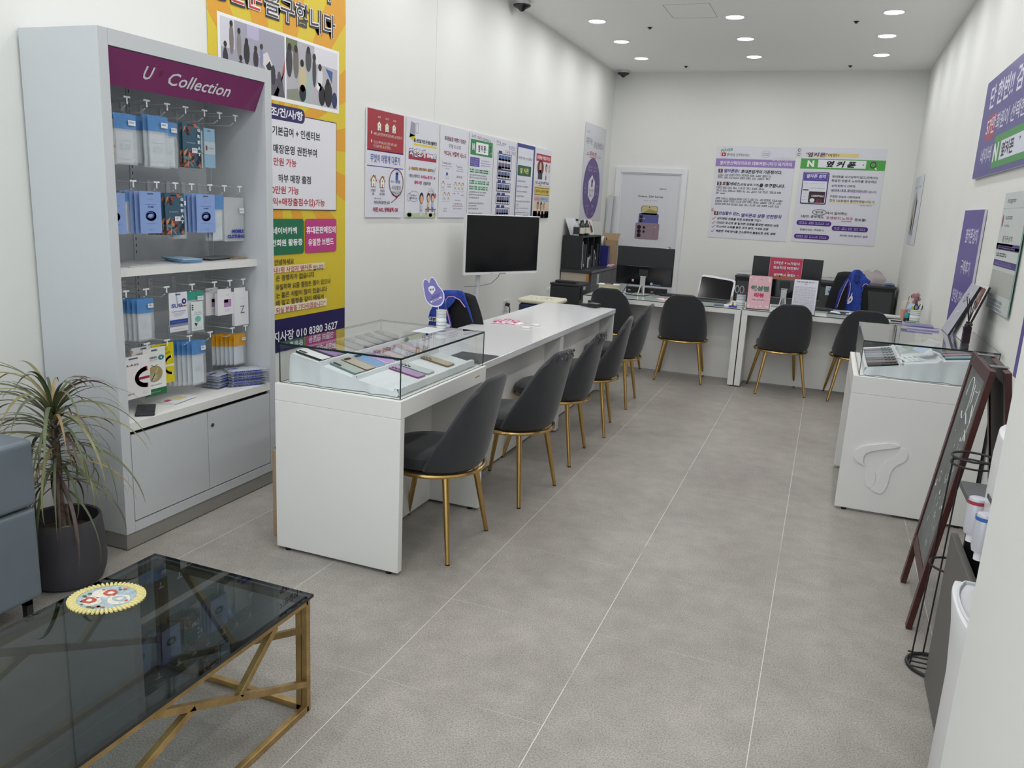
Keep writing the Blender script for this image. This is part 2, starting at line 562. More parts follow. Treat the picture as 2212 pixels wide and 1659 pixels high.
# ================================================================ display counters with a glass case on top
def glass_case(parent, x0, x1, y0, y1, z0, z1, e=.0035):
    m = MB()
    for q in (((x0, y0, z0), (x1, y0, z0), (x1, y0, z1), (x0, y0, z1)), ((x0, y1, z0), (x1, y1, z0), (x1, y1, z1), (x0, y1, z1)),
              ((x0, y0, z0), (x0, y1, z0), (x0, y1, z1), (x0, y0, z1)), ((x1, y0, z0), (x1, y1, z0), (x1, y1, z1), (x1, y0, z1)),
              ((x0, y0, z1), (x1, y0, z1), (x1, y1, z1), (x0, y1, z1))):
        m.poly(q, GLASS)
    g = m.build('glass_case', parent)
    m = MB()
    t = .008
    for y in (y0, y1): m.box(x0 - .0005, x1 + .0005, y - e / 2, y + e / 2, z1 - t, z1 + .0003, GEDGE)
    for x in (x0, x1): m.box(x - e / 2, x + e / 2, y0, y1, z1 - t, z1 + .0003, GEDGE)
    for x in (x0, x1):
        for y in (y0, y1): m.box(x - e / 2, x + e / 2, y - e / 2, y + e / 2, z0, z1, GEDGE)
    for y in (y0, y1): m.box(x0, x1, y - .0012, y + .0012, z0, z0 + .002, GEDGE)
    for x in (x0, x1): m.box(x - .0012, x + .0012, y0, y1, z0, z0 + .002, GEDGE)
    m.build('glass_edge', g)
    return g

def counter_body(t, x0, x1, y0, y1, zt, under, back_x, pt=.035):
    m = MB().box(x0, x1, y0, y1, under, zt, LAM)
    m.build('top', t, bevel=.0025)
    MB().box(x0, x1, y0, y0 + pt, .014, under - .0002, LAM).build('side_panel', t, bevel=.002)
    MB().box(x0, x1, y1 - pt, y1, .014, under - .0002, LAM).build('side_panel', t, bevel=.002)
    MB().box(back_x, back_x + .018, y0 + pt, y1 - pt, .014, under - .0002, LAM).build('modesty_panel', t)
    for y in (y0 + pt / 2, y1 - pt / 2):
        for x in (x0 + .05, x1 - .05):
            MB().cyl((x, y, .0), (x, y, .016), .014, RUB, n=12).build('foot', t)

T_ = thing('display_counter', 'white open-front display counter with a glass case of phones, next to the tall accessory cabinet', 'display counter', (0, .5, 0))
counter_body(T_, -.297, .316, .067, .936, .762, .686, .02)
glass_case(T_, -.285, .300, .089, .928, .762, .9345)
MB().box(.3158, .3164, .80, .855, .722, .729, mat('tape_stain', 'b79a63', .8)).build('tape_scrap', T_)

T_ = thing('display_counter', 'white display counter with a glass case and a raised emblem, against the purple banner wall', 'display counter', (2.37, 2.3, 0))
counter_body(T_, 2.042, 2.70, 1.897, 2.738, .755, .66, 2.33)
glass_case(T_, 2.070, 2.705, 1.919, 2.76, .755, .9457)
# raised emblem on its near panel
LOGO = mat('relief_white', 'e6e6e3', .45)
def smoothloop(P, it=2):
    for _ in range(it):
        Q = []
        for i in range(len(P)):
            a = P[i]; b = P[(i + 1) % len(P)]
            Q += [(a[0] * .75 + b[0] * .25, a[1] * .75 + b[1] * .25), (a[0] * .25 + b[0] * .75, a[1] * .25 + b[1] * .75)]
        P = Q
    return P
Tm = frame((0, 1.897, 0), (1, 0, 0), (0, 0, 1))
m = MB()
A1 = [(2.338, .402), (2.286, .421), (2.175, .390), (2.127, .373), (2.097, .330), (2.112, .288), (2.168, .268), (2.153, .285), (2.150, .330), (2.182, .358)]
A2 = [(2.338, .402), (2.366, .376), (2.360, .324), (2.316, .298), (2.292, .250), (2.291, .180), (2.274, .134), (2.251, .122), (2.201, .144), (2.222, .160), (2.242, .215), (2.242, .265), (2.258, .309), (2.306, .344), (2.322, .384)]
A3 = [(2.172, .262), (2.211, .251), (2.226, .226), (2.226, .182), (2.218, .158), (2.201, .144), (2.176, .170), (2.170, .215)]
for P, z in ((A2, .009), (A1, .013), (A3, .005)):
    m.prism(smoothloop(P), 0.0004, z, LOGO, Tm)
m.build('raised_emblem', T_, bevel=.0015)

# long white service counter (two units end to end)
def service_counter(y0, y1, lab):
    t = thing('service_counter', lab, 'counter', (-.1, (y0 + y1) / 2, 0), 0, 'long white service counters in line')
    MB().box(-.413, .213, y0, y1, .688, .7253, LAMG).build('worktop', t, bevel=.002)
    MB().box(-.405, .205, y0 + .002, y0 + .034, .014, .6878, LAM).build('side_panel', t, bevel=.0015)
    MB().box(-.405, .205, y1 - .034, y1 - .002, .014, .6878, LAM).build('side_panel', t, bevel=.0015)
    MB().box(.075, .093, y0 + .034, y1 - .034, .014, .6878, LAM).build('modesty_panel', t)
    MB().box(-.400, .060, y0 + .034, y1 - .034, .014, .03, LAM).build('floor_rail', t)
    return t
service_counter(.940, 2.532, 'long glossy white counter unit joined to the glass phone case')
service_counter(2.534, 3.975, 'glossy white counter unit at the far end of the run, under the black scanner')

# two customer desks along the back
def desk(x0, x1, lab):
    t = thing('customer_desk', lab, 'desk', ((x0 + x1) / 2, 5.2, 0), 0, 'white panel desks with glass tops')
    MB().box(x0, x1, 4.852, 5.55, .672, .7165, LAM).build('worktop', t, bevel=.0015)
    MB().box(x0, x0 + .052, 4.852, 5.55, .012, .6718, LAM).build('side_panel', t, bevel=.0015)
    MB().box(x1 - .052, x1, 4.852, 5.55, .012, .6718, LAM).build('side_panel', t, bevel=.0015)
    MB().box(x0 + .052, x1 - .052, 5.145, 5.163, .012, .6718, LAM).build('modesty_panel', t)
    g = MB().box(x0 + .006, x1 - .006, 4.856, 5.54, .7168, .7225, mat('desk_glass', 'c3d0cb', .04, spec=.7))
    g.build('glass_top', t)
    MB().box(x0 + .004, x1 - .004, 4.850, 4.856, .7170, .7223, GEDGE).build('glass_edge', t)
    return t
desk(-.334, 1.162, 'white customer desk with glass top, in front of the white door')
desk(1.172, 2.663, 'white customer desk with glass top, in front of the dark low cabinets')

# ================================================================ tall accessory display cabinet
T_ = thing('display_cabinet', 'tall pale display cabinet with purple header and hanging phone accessories', 'display cabinet', (-1.04, .26, 0))
cx0, cx1, cy0, cy1, cz = -1.249, -.8345, -.2556, .7724, 2.136
MB().box(cx0, cx1, cy0, cy0 + .048, .074, cz, CASEL).build('side_panel', T_, bevel=.0015)
MB().box(cx0, cx1, cy1 - .048, cy1, .074, cz, CASEL).build('side_panel', T_, bevel=.0015)
iy0, iy1 = cy0 + .0485, cy1 - .0485
MB().box(cx0, cx1, iy0, iy1, 2.075, cz, CASEL).build('top_rail', T_)
MB().box(cx0 + .001, -1.21, iy0, iy1, .10, 2.075, CASEL).build('back_panel', T_)
MB().box(-1.21, cx1, iy0, iy1, .528, .566, LAM).build('deck', T_)
MB().box(-1.21, -.905, iy0, iy1, 1.176, 1.210, LAM).build('shelf', T_)
MB().box(cx0, cx1, iy0, iy1, .074, .118, CASEL).build('bottom_rail', T_)
MB().box(-1.20, -.86, iy0, iy1, .1185, .5275, SHADOWGAP).build('recess', T_)
d1 = MB().box(-.853, cx1 - .001, iy0 + .004, .2535, .124, .510, CASEL).build('door', T_, bevel=.001)
d2 = MB().box(-.853, cx1 - .001, .2575, iy1 - .004, .124, .508, CASEL).build('door', T_, bevel=.001)
MB().cyl((cx1 - .003, .285, .44), (cx1 + .003, .285, .44), .0095, mat('lock_brass', '8d8372', .35, metal=.8), n=18).cyl((cx1 + .003, .285, .44), (cx1 + .0035, .285, .44), .004, BLACKM, n=10).build('lock', d2)
MB().box(cx0 + .02, cx1 - .006, cy0 + .004, cy1 - .004, .004, .0735, mat('kick_plate', '9b9a94', .35, metal=.3)).build('plinth', T_)
# slotted uprights on the back panel
for y in (.235,):
    u = MB().box(-1.21, -1.205, y - .012, y + .012, .57, 2.0, CASEL)
    k = .58
    while k < 1.98:
        if not 1.16 < k < 1.23: u.box(-1.2052, -1.2045, y - .0022, y + .0022, k, k + .014, BLACKM)
        k += .030
    u.build('slotted_upright', T_)
u = MB().box(-1.21, -1.18, iy1 - .004, iy1, .57, 2.06, CASEL)
u.build('slotted_upright', T_)
# header sign, leaning inwards at the bottom
PUR = mat('header_purple', '7b2f63', .22, noise=(3, .06))
Th = frame((-.841, iy0, 2.072), (0, 1, 0), (-.060 / 1, 0, -.133))   # x along the cabinet, y down the board
hb = MB()
hl = math.hypot(.060, .133)
hb.box(0, iy1 - iy0, 0, hl, -.004, 0.0, PUR, Th)
Tt = frame((-.841, iy0, 2.072), (0, 1, 0), (.060, 0, .133))
hd = hb.build('header_board', T_)
LET = mat('header_letters', 'd9dadf', .4)
w_ = .0012
hm = MB()
def htext(s, y, h, width, m, zoff=-.0695):
    T = Tt @ Matrix.Translation((y - iy0, zoff, .0050))
    hm.text(s, h, m, T, width, 'c', .012, .22)
htext('U', .020, .056, .052, LET)
htext('+', .085, .030, .030, mat('faded_plus', '6a2233', .4), -.060)
htext('Collection', .322, .056, .385, LET, -.0735)
hm.build('header_lettering', hd, weld=False)

HOOKM = mat('hook_wire', 'dcdfe2', .3, metal=.2)
HOOKS = {1.905: (-.14, -.02, .085, .20, .31, .43, .53, .64), 1.568: (-.12, -.01, .12, .23, .33, .45, .55, .66),
         1.105: (-.08, .03, .15, .31, .46, .57, .67), .862: (.02, .14, .28, .42, .58, .68)}
hook = MB()
hook.tube([(-1.206, 0, -.045), (-.985, 0, -.045), (-.962, 0, -.030)], .0026, HOOKM, 6)
hook.tube([(-1.206, 0, .0), (-.958, 0, .0), (-.952, 0, -.004), (-.950, 0, -.022)], .0022, HOOKM, 6)
hook.box(-.9515, -.9485, -.017, .017, .0, .007, WHITEP)
hook.box(-.9505, -.9490, -.0035, .0035, -.024, .0, WHITEP)
hook.box(-1.2099, -1.2055, -.012, .012, -.06, .012, HOOKM)
first = None
base = Vector(T_.location)
for z, ys in HOOKS.items():
    for y in ys:
        if first is None:
            first = hook.build('display_hook', T_, world=False, smooth=True)
            o = first
        else:
            o = first.copy(); COL.objects.link(o)
        o.location = (-base.x, y - base.y, z - base.z)

# ================================================================ coffee table
T_ = thing('coffee_table', 'low coffee table with smoked glass top and geometric gold metal frame', 'coffee table', (.22, -1.4, 0))
tx0, tx1, ty0, ty1 = -.072, .520, -1.955, -.838
b = .0095
fr = MB()
def bar(p, q, r=b, m=BRONZE, mb=None):
    """square bar; p,q centre points"""
    p = Vector(p); q = Vector(q); d = (q - p); L = d.length; d.normalize()
    a = Vector((1, 0, 0)) if abs(d.x) < .5 and abs(d.z) > .01 else Vector((0, 0, 1))
    if abs(d.dot(a)) > .95: a = Vector((1, 0, 0))
    u = d.cross(a).normalized(); w = d.cross(u).normalized()
    M = Matrix(((u.x, w.x, d.x, p.x), (u.y, w.y, d.y, p.y), (u.z, w.z, d.z, p.z), (0, 0, 0, 1)))
    mb.box(-r, r, -r, r, 0, L, m, M)
xa, xb, ya, yb = tx0 + b, tx1 - b, ty0 + b, ty1 - b
zt_, zb_ = .370, b + .001
for x, y in ((xa, ya), (xb, ya), (xb, yb), (xa, yb)):
    leg = MB()
    bar((x, y, zb_ - b), (x, y, zt_ + b), b, BRONZE, leg)
    sx = 1 if x == xa else -1
    bar((x + sx * .0215, y, zb_ - b), (x + sx * .0215, y, zt_ + b), b, BRONZE, leg)
    leg.build('leg', T_, bevel=.001)
top = MB()
for z in (zt_,):
    bar((xa, ya, z), (xa, yb, z), b, BRONZE, top); bar((xb, ya, z), (xb, yb, z), b, BRONZE, top)
    bar((xa, ya, z), (xb, ya, z), b, BRONZE, top); bar((xa, yb, z), (xb, yb, z), b, BRONZE, top)
top.build('top_frame', T_, bevel=.001)
bot = MB()
bar((xa, ya, zb_), (xa, yb, zb_), b, BRONZE, bot); bar((xb, ya, zb_), (xb, yb, zb_), b, BRONZE, bot)
bar((xa, ya, zb_), (xb, ya, zb_), b, BRONZE, bot); bar((xa, yb, zb_), (xb, yb, zb_), b, BRONZE, bot)
bot.build('bottom_frame', T_, bevel=.001)
for x, e in ((xb, yb), (xa, yb)):
    for (y0, z0), (y1, z1) in (((-.848, .094), (-1.437, .362)), ((-.994, .362), (-1.150, .236)), ((-1.314, .305), (-1.945, .10))):
        m = MB(); bar((x, y0, z0), (x, y1, z1), b * .98, BRONZE, m); m.build('diagonal_brace', T_, bevel=.001)
for y in (yb, ya):
    for (x0, z0), (x1, z1) in (((.505, .275), (-.06, .012)), ((.051, .362), (.235, .150))):
        m = MB(); bar((x0, y, z0), (x1, y, z1), b * .98, BRONZE, m); m.build('diagonal_brace', T_, bevel=.001)
gt = MB().box(tx0 - .012, tx1 + .008, ty0 - .012, ty1 + .004, .3815, .3905, SMOKE)
g = gt.build('glass_top', T_)
e = MB()
q = (tx0 - .012, tx1 + .008, ty0 - .012, ty1 + .004)
EDG = mat('smoked_edge', '161a1c', .12, spec=.6)
e.box(q[0] - .001, q[1] + .001, q[2] - .001, q[2], .3815, .3905, EDG).box(q[0] - .001, q[1] + .001, q[3], q[3] + .001, .3815, .3905, EDG)
e.box(q[0] - .001, q[0], q[2], q[3], .3815, .3905, EDG).box(q[1], q[1] + .001, q[2], q[3], .3815, .3905, EDG)
e.build('glass_edge', g)

# oval tapestry doily on it
DO = MB()
c0 = (.022, -1.120, .3908)
DY = mat('doily_yellow', 'd8cd8c', .8, noise=(300, .2)); DB = mat('doily_blue', '9fb0b8', .8, noise=(60, .25))
DR1 = mat('doily_red', 'b0554a', .8, noise=(90, .35)); DW = mat('doily_cream', 'd9d2c4', .8, noise=(90, .2)); DG = mat('doily_green', '5b6a4a', .8)
ra, rb, ro = .108, .096, math.radians(30)
def dpt(r, t, z=0.0):
    x = ra * r * math.cos(t); y = rb * r * math.sin(t)
    return (c0[0] + x * math.cos(ro) - y * math.sin(ro), c0[1] + x * math.sin(ro) + y * math.cos(ro), c0[2] + z)
n = 64
DO.poly([dpt(.74, 2 * PI * k / n, .0022) for k in range(n)], DB)
dn = DO.build('doily', weld=False)
tag(dn, 'round woven doily with roses and a yellow scalloped rim on the smoked glass table', 'doily')
dn.location.z = c0[2] + .0022
m = MB()
for k in range(52):
    t = 2 * PI * k / 52; a, c = dpt(.74, t, .0014), dpt(.97, t + .03, .0014)
    m.tube([a, tuple((a[i] + c[i]) / 2 for i in range(3)), c], [.0045, .0052, .0036], DY, 6)
    a = dpt(.76, t, .003); m.ball(a, (.0025, .0025, .0018), DY, 6)
m.build('scalloped_rim', dn, smooth=True)
m = MB(); rr = random.Random(3)
def blob(r, t, s, mt, z):
    cc = dpt(r, t); pts = [(cc[0] + s * rr.uniform(.8, 1.15) * math.cos(a), cc[1] + s * rr.uniform(.7, 1.0) * math.sin(a), c0[2] + z) for a in [2 * PI * i / 14 for i in range(14)]]
    m.poly(pts, mt)
for r, t, s, mt, z in ((.30, 2.2, .030, DW, .0024), (.33, -.3, .032, DW, .0024), (.40, 3.6, .030, DW, .0024), (.30, 1.5, .022, DR1, .0026), (.42, 3.5, .022, DR1, .0026), (.35, -.25, .021, DB, .0026), (.30, 1.5, .010, DW, .0028), (.42, 3.5, .009, DW, .0028), (.35, -.25, .011, DW, .0028)):
    blob(r, t, s, mt, z)
for k in range(16):
    t = rr.uniform(0, 6.28); blob(rr.uniform(.5, .66), t, rr.uniform(.004, .008), DG if k % 3 else DR1, .0025)
m.build('rose_pattern', dn, weld=False)

# ================================================================ sofa (only its end reaches into view)
LEA = mat('slate_leather', '66717a', .42, noise=(6, .06), bump=(160, .12, .001))
T_ = thing('sofa', 'slate blue leather block sofa beside the potted plant, only its arm end in view', 'sofa', (-.95, -1.6, 0))
MB().box(-1.24, -.66, -2.55, -.795, .085, .428, LEA).build('seat_base', T_, bevel=.018, segs=4)
MB().box(-1.24, -.655, -.985, -.79, .436, .680, LEA).build('armrest', T_, bevel=.020, segs=4)
MB().box(-1.24, -.655, -2.555, -2.36, .436, .680, LEA).build('armrest', T_, bevel=.020, segs=4)
MB().box(-1.24, -1.05, -2.35, -.99, .436, .72, LEA).build('backrest', T_, bevel=.03, segs=4)
MB().box(-1.045, -.665, -2.35, -.99, .430, .50, LEA).build('seat_cushion', T_, bevel=.02, segs=4)
for y in (-.84, -2.5):
    for x in (-.69, -1.20):
        MB().box(x - .012, x + .012, y - .012, y + .012, 0, .084, BLACKM).box(x - .05, x + .012, y - .012, y + .012, .064, .0845, BLACKM).build('leg', T_)

# ================================================================ upholstered chairs
def make_chair(lab, fabric=FABRIC):
    t = thing('visitor_chair', lab, 'chair', (0, 0, 0), 0, 'charcoal chairs with gold legs')
    rows_ = [(0.0, .398, .218, .250, .215), (.12, .45, .232, .272, .205), (.3, .53, .228, .290, .170), (.5, .615, .216, .304, .125),
             (.7, .695, .201, .316, .088), (.86, .765, .183, .328, .062), (.95, .800, .172, .334, .05), (1.0, .818, .160, .337, .045)]
    def row(v):
        for a, b2 in zip(rows_, rows_[1:]):
            if v <= b2[0] + 1e-9:
                k = (v - a[0]) / (b2[0] - a[0]); return [a[i] + (b2[i] - a[i]) * k for i in range(1, 5)]
        return rows_[-1][1:]
    def outer(u, v, off=0.0):
        s = u * 2 - 1
        z, w, bk, D = row(v)
        zz = z + (.004 - .048 * max(0, abs(s) - .45) ** 2 / .3025) * v ** 5
        w = w * (1 - .05 * v ** 12 * abs(s) ** 6)
        w2 = w - off * .75
        return (w2 * s, -(bk - off - D * (1 - math.sqrt(max(0, 1 - .96 * s * s)))), zz)
    nu, nv, th = 18, 16, .030
    mb = MB(); vs = []; fs = []
    def push(off, v):
        a = len(vs)
        for i in range(nu + 1): vs.append(outer(i / nu, v, off))
        return a
    A = [push(0, j / nv) for j in range(nv + 1)]
    Bk = [push(th, j / nv) for j in range(nv + 1)]
    # rounded lip over the top
    lip = len(vs)
    for i in range(nu + 1):
        p = outer(i / nu, 1, 0); q2 = outer(i / nu, 1, th)
        vs.append(((p[0] + q2[0]) / 2, (p[1] + q2[1]) / 2, max(p[2], q2[2]) + .011))
    for j in range(nv):
        for i in range(nu):
            fs.append((A[j] + i, A[j] + i + 1, A[j + 1] + i + 1, A[j + 1] + i))
            fs.append((Bk[j] + i, Bk[j + 1] + i, Bk[j + 1] + i + 1, Bk[j] + i + 1))
        fs.append((A[j], A[j + 1], Bk[j + 1], Bk[j])); fs.append((A[j] + nu, Bk[j] + nu, Bk[j + 1] + nu, A[j + 1] + nu))
    for i in range(nu):
        fs.append((A[nv] + i, A[nv] + i + 1, lip + i + 1, lip + i)); fs.append((Bk[nv] + i + 1, Bk[nv] + i, lip + i, lip + i + 1))
        fs.append((A[0] + i + 1, A[0] + i, Bk[0] + i, Bk[0] + i + 1))
    fs.append((A[nv], lip, Bk[nv])); fs.append((A[nv] + nu, Bk[nv] + nu, lip + nu))
    mb.add(vs, fs, fabric)
    mb.build('backrest', t, smooth=True, sub=1, world=False)
    s = MB()
    prof = [(.0, .401), (.90, .401), (.97, .412), (1.0, .432), (.98, .455), (.90, .470), (.55, .478), (.0, .474)]
    vs = []; fs = []; n = 36
    for r, z in prof:
        for k in range(n):
            a = 2 * PI * k / n; c_, s_ = math.cos(a), math.sin(a); e = .84
            vs.append((.214 * r * math.copysign(abs(c_) ** e, c_), -.004 + .214 * r * math.copysign(abs(s_) ** e, s_), z - .006 * (s_ > 0) * r * s_))
    for i in range(len(prof) - 1):
        for k in range(n): fs.append((i * n + k, i * n + (k + 1) % n, (i + 1) * n + (k + 1) % n, (i + 1) * n + k))
    s.add(vs, fs, fabric).build('seat', t, smooth=True, world=False)
    ring = [(.228 * math.cos(2 * PI * k / 40), -.030 + .232 * math.sin(2 * PI * k / 40) + (.012 if math.sin(2 * PI * k / 40) > 0 else 0) * math.sin(2 * PI * k / 40), .390) for k in range(40)]
    MB().tube(ring, .0105, GOLD, 8, closed=True).build('seat_ring', t, smooth=True, world=False)
    MB().cyl((0, -.02, .380), (0, -.02, .400), .20, BLACKM, n=24).build('seat_pan', t, world=False)
    for sx in (-1, 1):
        for sy in (-1, 1):
            top_ = Vector((sx * .150, -.02 + sy * .140, .386)); ft = Vector((sx * .215, sy * .215, .004))
            l = MB().tube([top_, ft], [.0165, .0100], GOLD, 12)
            lg = l.build('leg', t, smooth=True, world=False)
            MB().cyl(ft, ft - Vector((0, 0, .004)), .0105, RUB, n=10).build('foot_cap', lg, world=False)
    return t

C0 = make_chair('charcoal chair with gold legs, closest to the camera, tucked under the glass phone counter')
C0.location = (.240, .478, 0); C0.rotation_euler.z = PI / 2
G = 'charcoal chairs with gold legs'
dup(C0, (.306, 1.283, 0), PI / 2 - .13, 'charcoal chair with chipped back edge at the long counter, second from the glass phone case')
dup(C0, (.292, 2.030, 0), PI / 2 + .069, 'charcoal chair with badly torn top edge at the long counter')
dup(C0, (.300, 2.740, 0), PI / 2 + .157, 'charcoal chair at the long counter just beyond the torn one')
dup(C0, (.262, 3.640, 0), PI / 2 + .06, 'charcoal chair at the far end of the long counter')
dup(C0, (-.010, 4.955, 0), -.07, 'charcoal chair at the corner desk, half hidden by the end of the long counter')
dup(C0, (.652, 4.932, 0), .09, 'charcoal chair centred in front of the desk by the white door')
dup(C0, (1.535, 4.910, 0), .252, 'charcoal chair turned slightly, in front of the two tabletop stands')
dup(C0, (2.185, 4.960, 0), .09, 'charcoal chair half hidden behind the glass case with the raised emblem')
# torn leather along the tops of two chair backs
def torn(cx, cy, rz, n, lab, seed, z0=.80):
    rr = random.Random(seed); m = MB()
    for k in range(n):
        s = rr.uniform(-.98, .98); z = z0 + rr.uniform(-.035, .022)
        w = .150; y = -(.336 - .05 * (1 - math.sqrt(max(0, 1 - .96 * s * s)))) - .0015
        zz = min(z, .822 - .02 * abs(s) ** 3)
        a = rr.uniform(.004, .012)
        pts = [(w * s + a * rr.uniform(.5, 1.2) * math.cos(t), y - rr.uniform(0, .004), zz + a * rr.uniform(.4, 1.3) * math.sin(t)) for t in (0, 1.3, 2.4, 3.6, 5.0)]
        m.poly(pts, FABRIC2 if k % 3 else mat('torn_lining', '8b8588', .9))
    return m
par = [o for o in COL.objects if o.name.startswith('visitor_chair') and o.get('label', '').startswith('charcoal chair with badly torn')][0]
torn(0, 0, 0, 90, '', 5).build('torn_edge', par, world=False, weld=False)
par = [o for o in COL.objects if o.name.startswith('visitor_chair') and 'chipped back edge' in o.get('label', '')][0]
torn(0, 0, 0, 26, '', 9, .815).build('torn_edge', par, world=False, weld=False)

# ================================================================ printed boards on the walls
def TL(y, z, off=.012): return frame((XL + off, y, z), (0, 1, 0), (0, 0, 1))
def TR(y, z, off=.012): return frame((XR - off, y, z), (0, -1, 0), (0, 0, 1))
def TB(x, z, off=.006): return frame((x, YB - off, z), (1, 0, 0), (0, 0, 1))
PAPER = 'dcdce6'
def house(a, x, y, s, roof='b0703a', wall='f0ece4'):
    a.poly([(x - s * .36, y - s * .5), (x + s * .36, y - s * .5), (x + s * .36, y + s * .1), (x, y + s * .42), (x - s * .36, y + s * .1)], '3a3030')
    L0 = a.L; a.up()
    a.poly([(x - s * .31, y - s * .46), (x + s * .31, y - s * .46), (x + s * .31, y + s * .1), (x, y + s * .36), (x - s * .31, y + s * .1)], wall)
    a.up()
    a.line([(x - s * .48, y + s * .02), (x, y + s * .46), (x + s * .48, y + s * .02)], s * .11, roof)
    a.rect(x - s * .07, y - s * .46, x + s * .08, y - s * .2, roof).rect(x - s * .06, y - .02 * s, x + s * .06, y + s * .12, '4a4a55').rect(x + s * .2, y + s * .25, x + s * .3, y + s * .48, roof)
    a.L = L0
def fig(a, x, y, s, hair='3a2a25', skin='e5b898', top='e8e4e0', legs='6a5048', wide=1.0):
    """simple cartoon person, s = height, feet at y"""
    L0 = a.L
    a.rect(x - s * .09 * wide, y, x - s * .02, y + s * .25, legs).rect(x + s * .02, y, x + s * .09 * wide, y + s * .25, legs)
    a.poly([(x - s * .13 * wide, y + s * .22), (x + s * .13 * wide, y + s * .22), (x + s * .10 * wide, y + s * .55), (x - s * .10 * wide, y + s * .55)], top)
    a.up(); a.oval(x, y + s * .76, s * .185 * wide, s * .245, hair)
    a.up(); a.oval(x, y + s * .71, s * .14 * wide, s * .165, skin)
    a.up(); a.oval(x - s * .05, y + s * .72, s * .014, s * .018, '2a2020', 8).oval(x + s * .05, y + s * .72, s * .014, s * .018, '2a2020', 8).oval(x, y + s * .64, s * .03, s * .012, '9a3a3a', 8)
    a.L = L0

# ---- tall yellow recruiting banner
y0, z0, bw, bh = .816, .585, 1.272, 2.42
a = Art(TL(y0, z0, .004), bw, bh, 'dcc437', .002)
cx_, cy_ = .55, 1.25
for k in range(30):
    if k % 2: continue
    t0, t1 = 2 * PI * k / 30, 2 * PI * (k + 1) / 30
    P = []
    for t in (t0, t1):
        dx, dy = math.cos(t), math.sin(t)
        r = min((bw - cx_) / dx if dx > 1e-6 else 9, -cx_ / dx if dx < -1e-6 else 9, (bh - cy_) / dy if dy > 1e-6 else 9, (.62 - cy_) / dy if dy < -1e-6 else 9)
        P.append((cx_ + dx * r, cy_ + dy * r))
    a.poly([(cx_, cy_), P[0], P[1]], 'e0a233')
a.up()
a.rect(0, 0, bw, .205, '2a2358').rect(0, .205, bw, .81, 'd9c135')
a.up()
a.rect(.07, 1.485, 1.192, 1.865, 'f0f0f2')
PH1 = (.092, 1.508, .628, 1.848); PH2 = (.643, 1.508, 1.172, 1.848)
a.up(); a.rect(*PH1, 'a3a3b2').rect(*PH2, 'b5b3ba')
a.up(); rr = random.Random(11)
# first snapshot: people around a white counter in a shop
a.poly([(.10, 1.53), (.36, 1.55), (.60, 1.62), (.625, 1.51), (.10, 1.508)], '5f5a66').poly([(.40, 1.70), (.47, 1.735), (.55, 1.63), (.49, 1.60)], 'd9d7d6').poly([(.52, 1.51), (.56, 1.51), (.628, 1.72), (.628, 1.66)], 'a9564e').rect(.092, 1.70, .20, 1.848, 'd2d2dc').rect(.30, 1.78, .40, 1.848, 'b9b4d0')
a.up()
for x, y, sx, sy, c in ((.125, 1.63, .022, .07, '33303a'), (.175, 1.75, .018, .08, '7c7370'), (.235, 1.73, .018, .07, '8a8480'), (.295, 1.70, .025, .06, '2c2a31'), (.245, 1.60, .035, .05, '28262c'), (.14, 1.56, .045, .045, '3a3640'), (.37, 1.68, .022, .05, '3b3136'), (.42, 1.70, .014, .05, '8c8db0'), (.52, 1.62, .022, .055, '3a3840'), (.575, 1.60, .02, .05, '57525c')):
    a.oval(x, y, sx, sy, c, 12)
a.up()
for x, y, c in ((.175, 1.825, '2a2220'), (.235, 1.80, '2a2220'), (.295, 1.76, '1c1a1c'), (.37, 1.735, '2a2220'), (.125, 1.715, '3a2a26'), (.245, 1.665, '221c1c'), (.42, 1.755, '403430')): a.oval(x, y, .013, .016, c, 10)
a.rect(.30, 1.56, .35, 1.61, 'e8e8ec').poly([(.455, 1.66), (.49, 1.69), (.51, 1.655), (.48, 1.63)], '2b2b33')
# second snapshot: a queue of customers seen from behind
a.L -= .0008
a.poly([(.643, 1.56), (.75, 1.58), (.80, 1.51), (.643, 1.508)], '8a8f80').poly([(.80, 1.508), (.86, 1.508), (.90, 1.66), (.84, 1.66)], 'a7bcb8').poly([(1.04, 1.74), (1.12, 1.73), (1.11, 1.66)], '3a5f9a').rect(.92, 1.75, 1.172, 1.848, 'dcdce2').rect(.643, 1.78, .75, 1.848, '707c5c')
a.up()
for x, y, sx, sy, c in ((.67, 1.72, .03, .09, '3d3e44'), (.735, 1.73, .028, .10, '6f6d66'), (.80, 1.64, .04, .075, 'c9bd96'), (.80, 1.56, .035, .05, '26272f'), (.86, 1.76, .03, .07, '4a4d50'), (.92, 1.70, .02, .09, '43454d'), (.98, 1.68, .03, .06, 'd9dade'), (.97, 1.62, .03, .025, 'eeeef0'), (1.07, 1.59, .045, .08, '26262c'), (1.14, 1.56, .03, .05, '2d3860'), (1.00, 1.57, .035, .06, '1f2026')):
    a.oval(x, y, sx, sy, c, 12)
a.up()
for x, y, c in ((.675, 1.80, '241d1c'), (.735, 1.80, '2b2422'), (.795, 1.73, '1b191b'), (.86, 1.815, '2a2422'), (.98, 1.735, '221d1c'), (1.065, 1.66, '181618'), (.92, 1.785, '2b2422')): a.oval(x, y, .018, .022, c, 10)
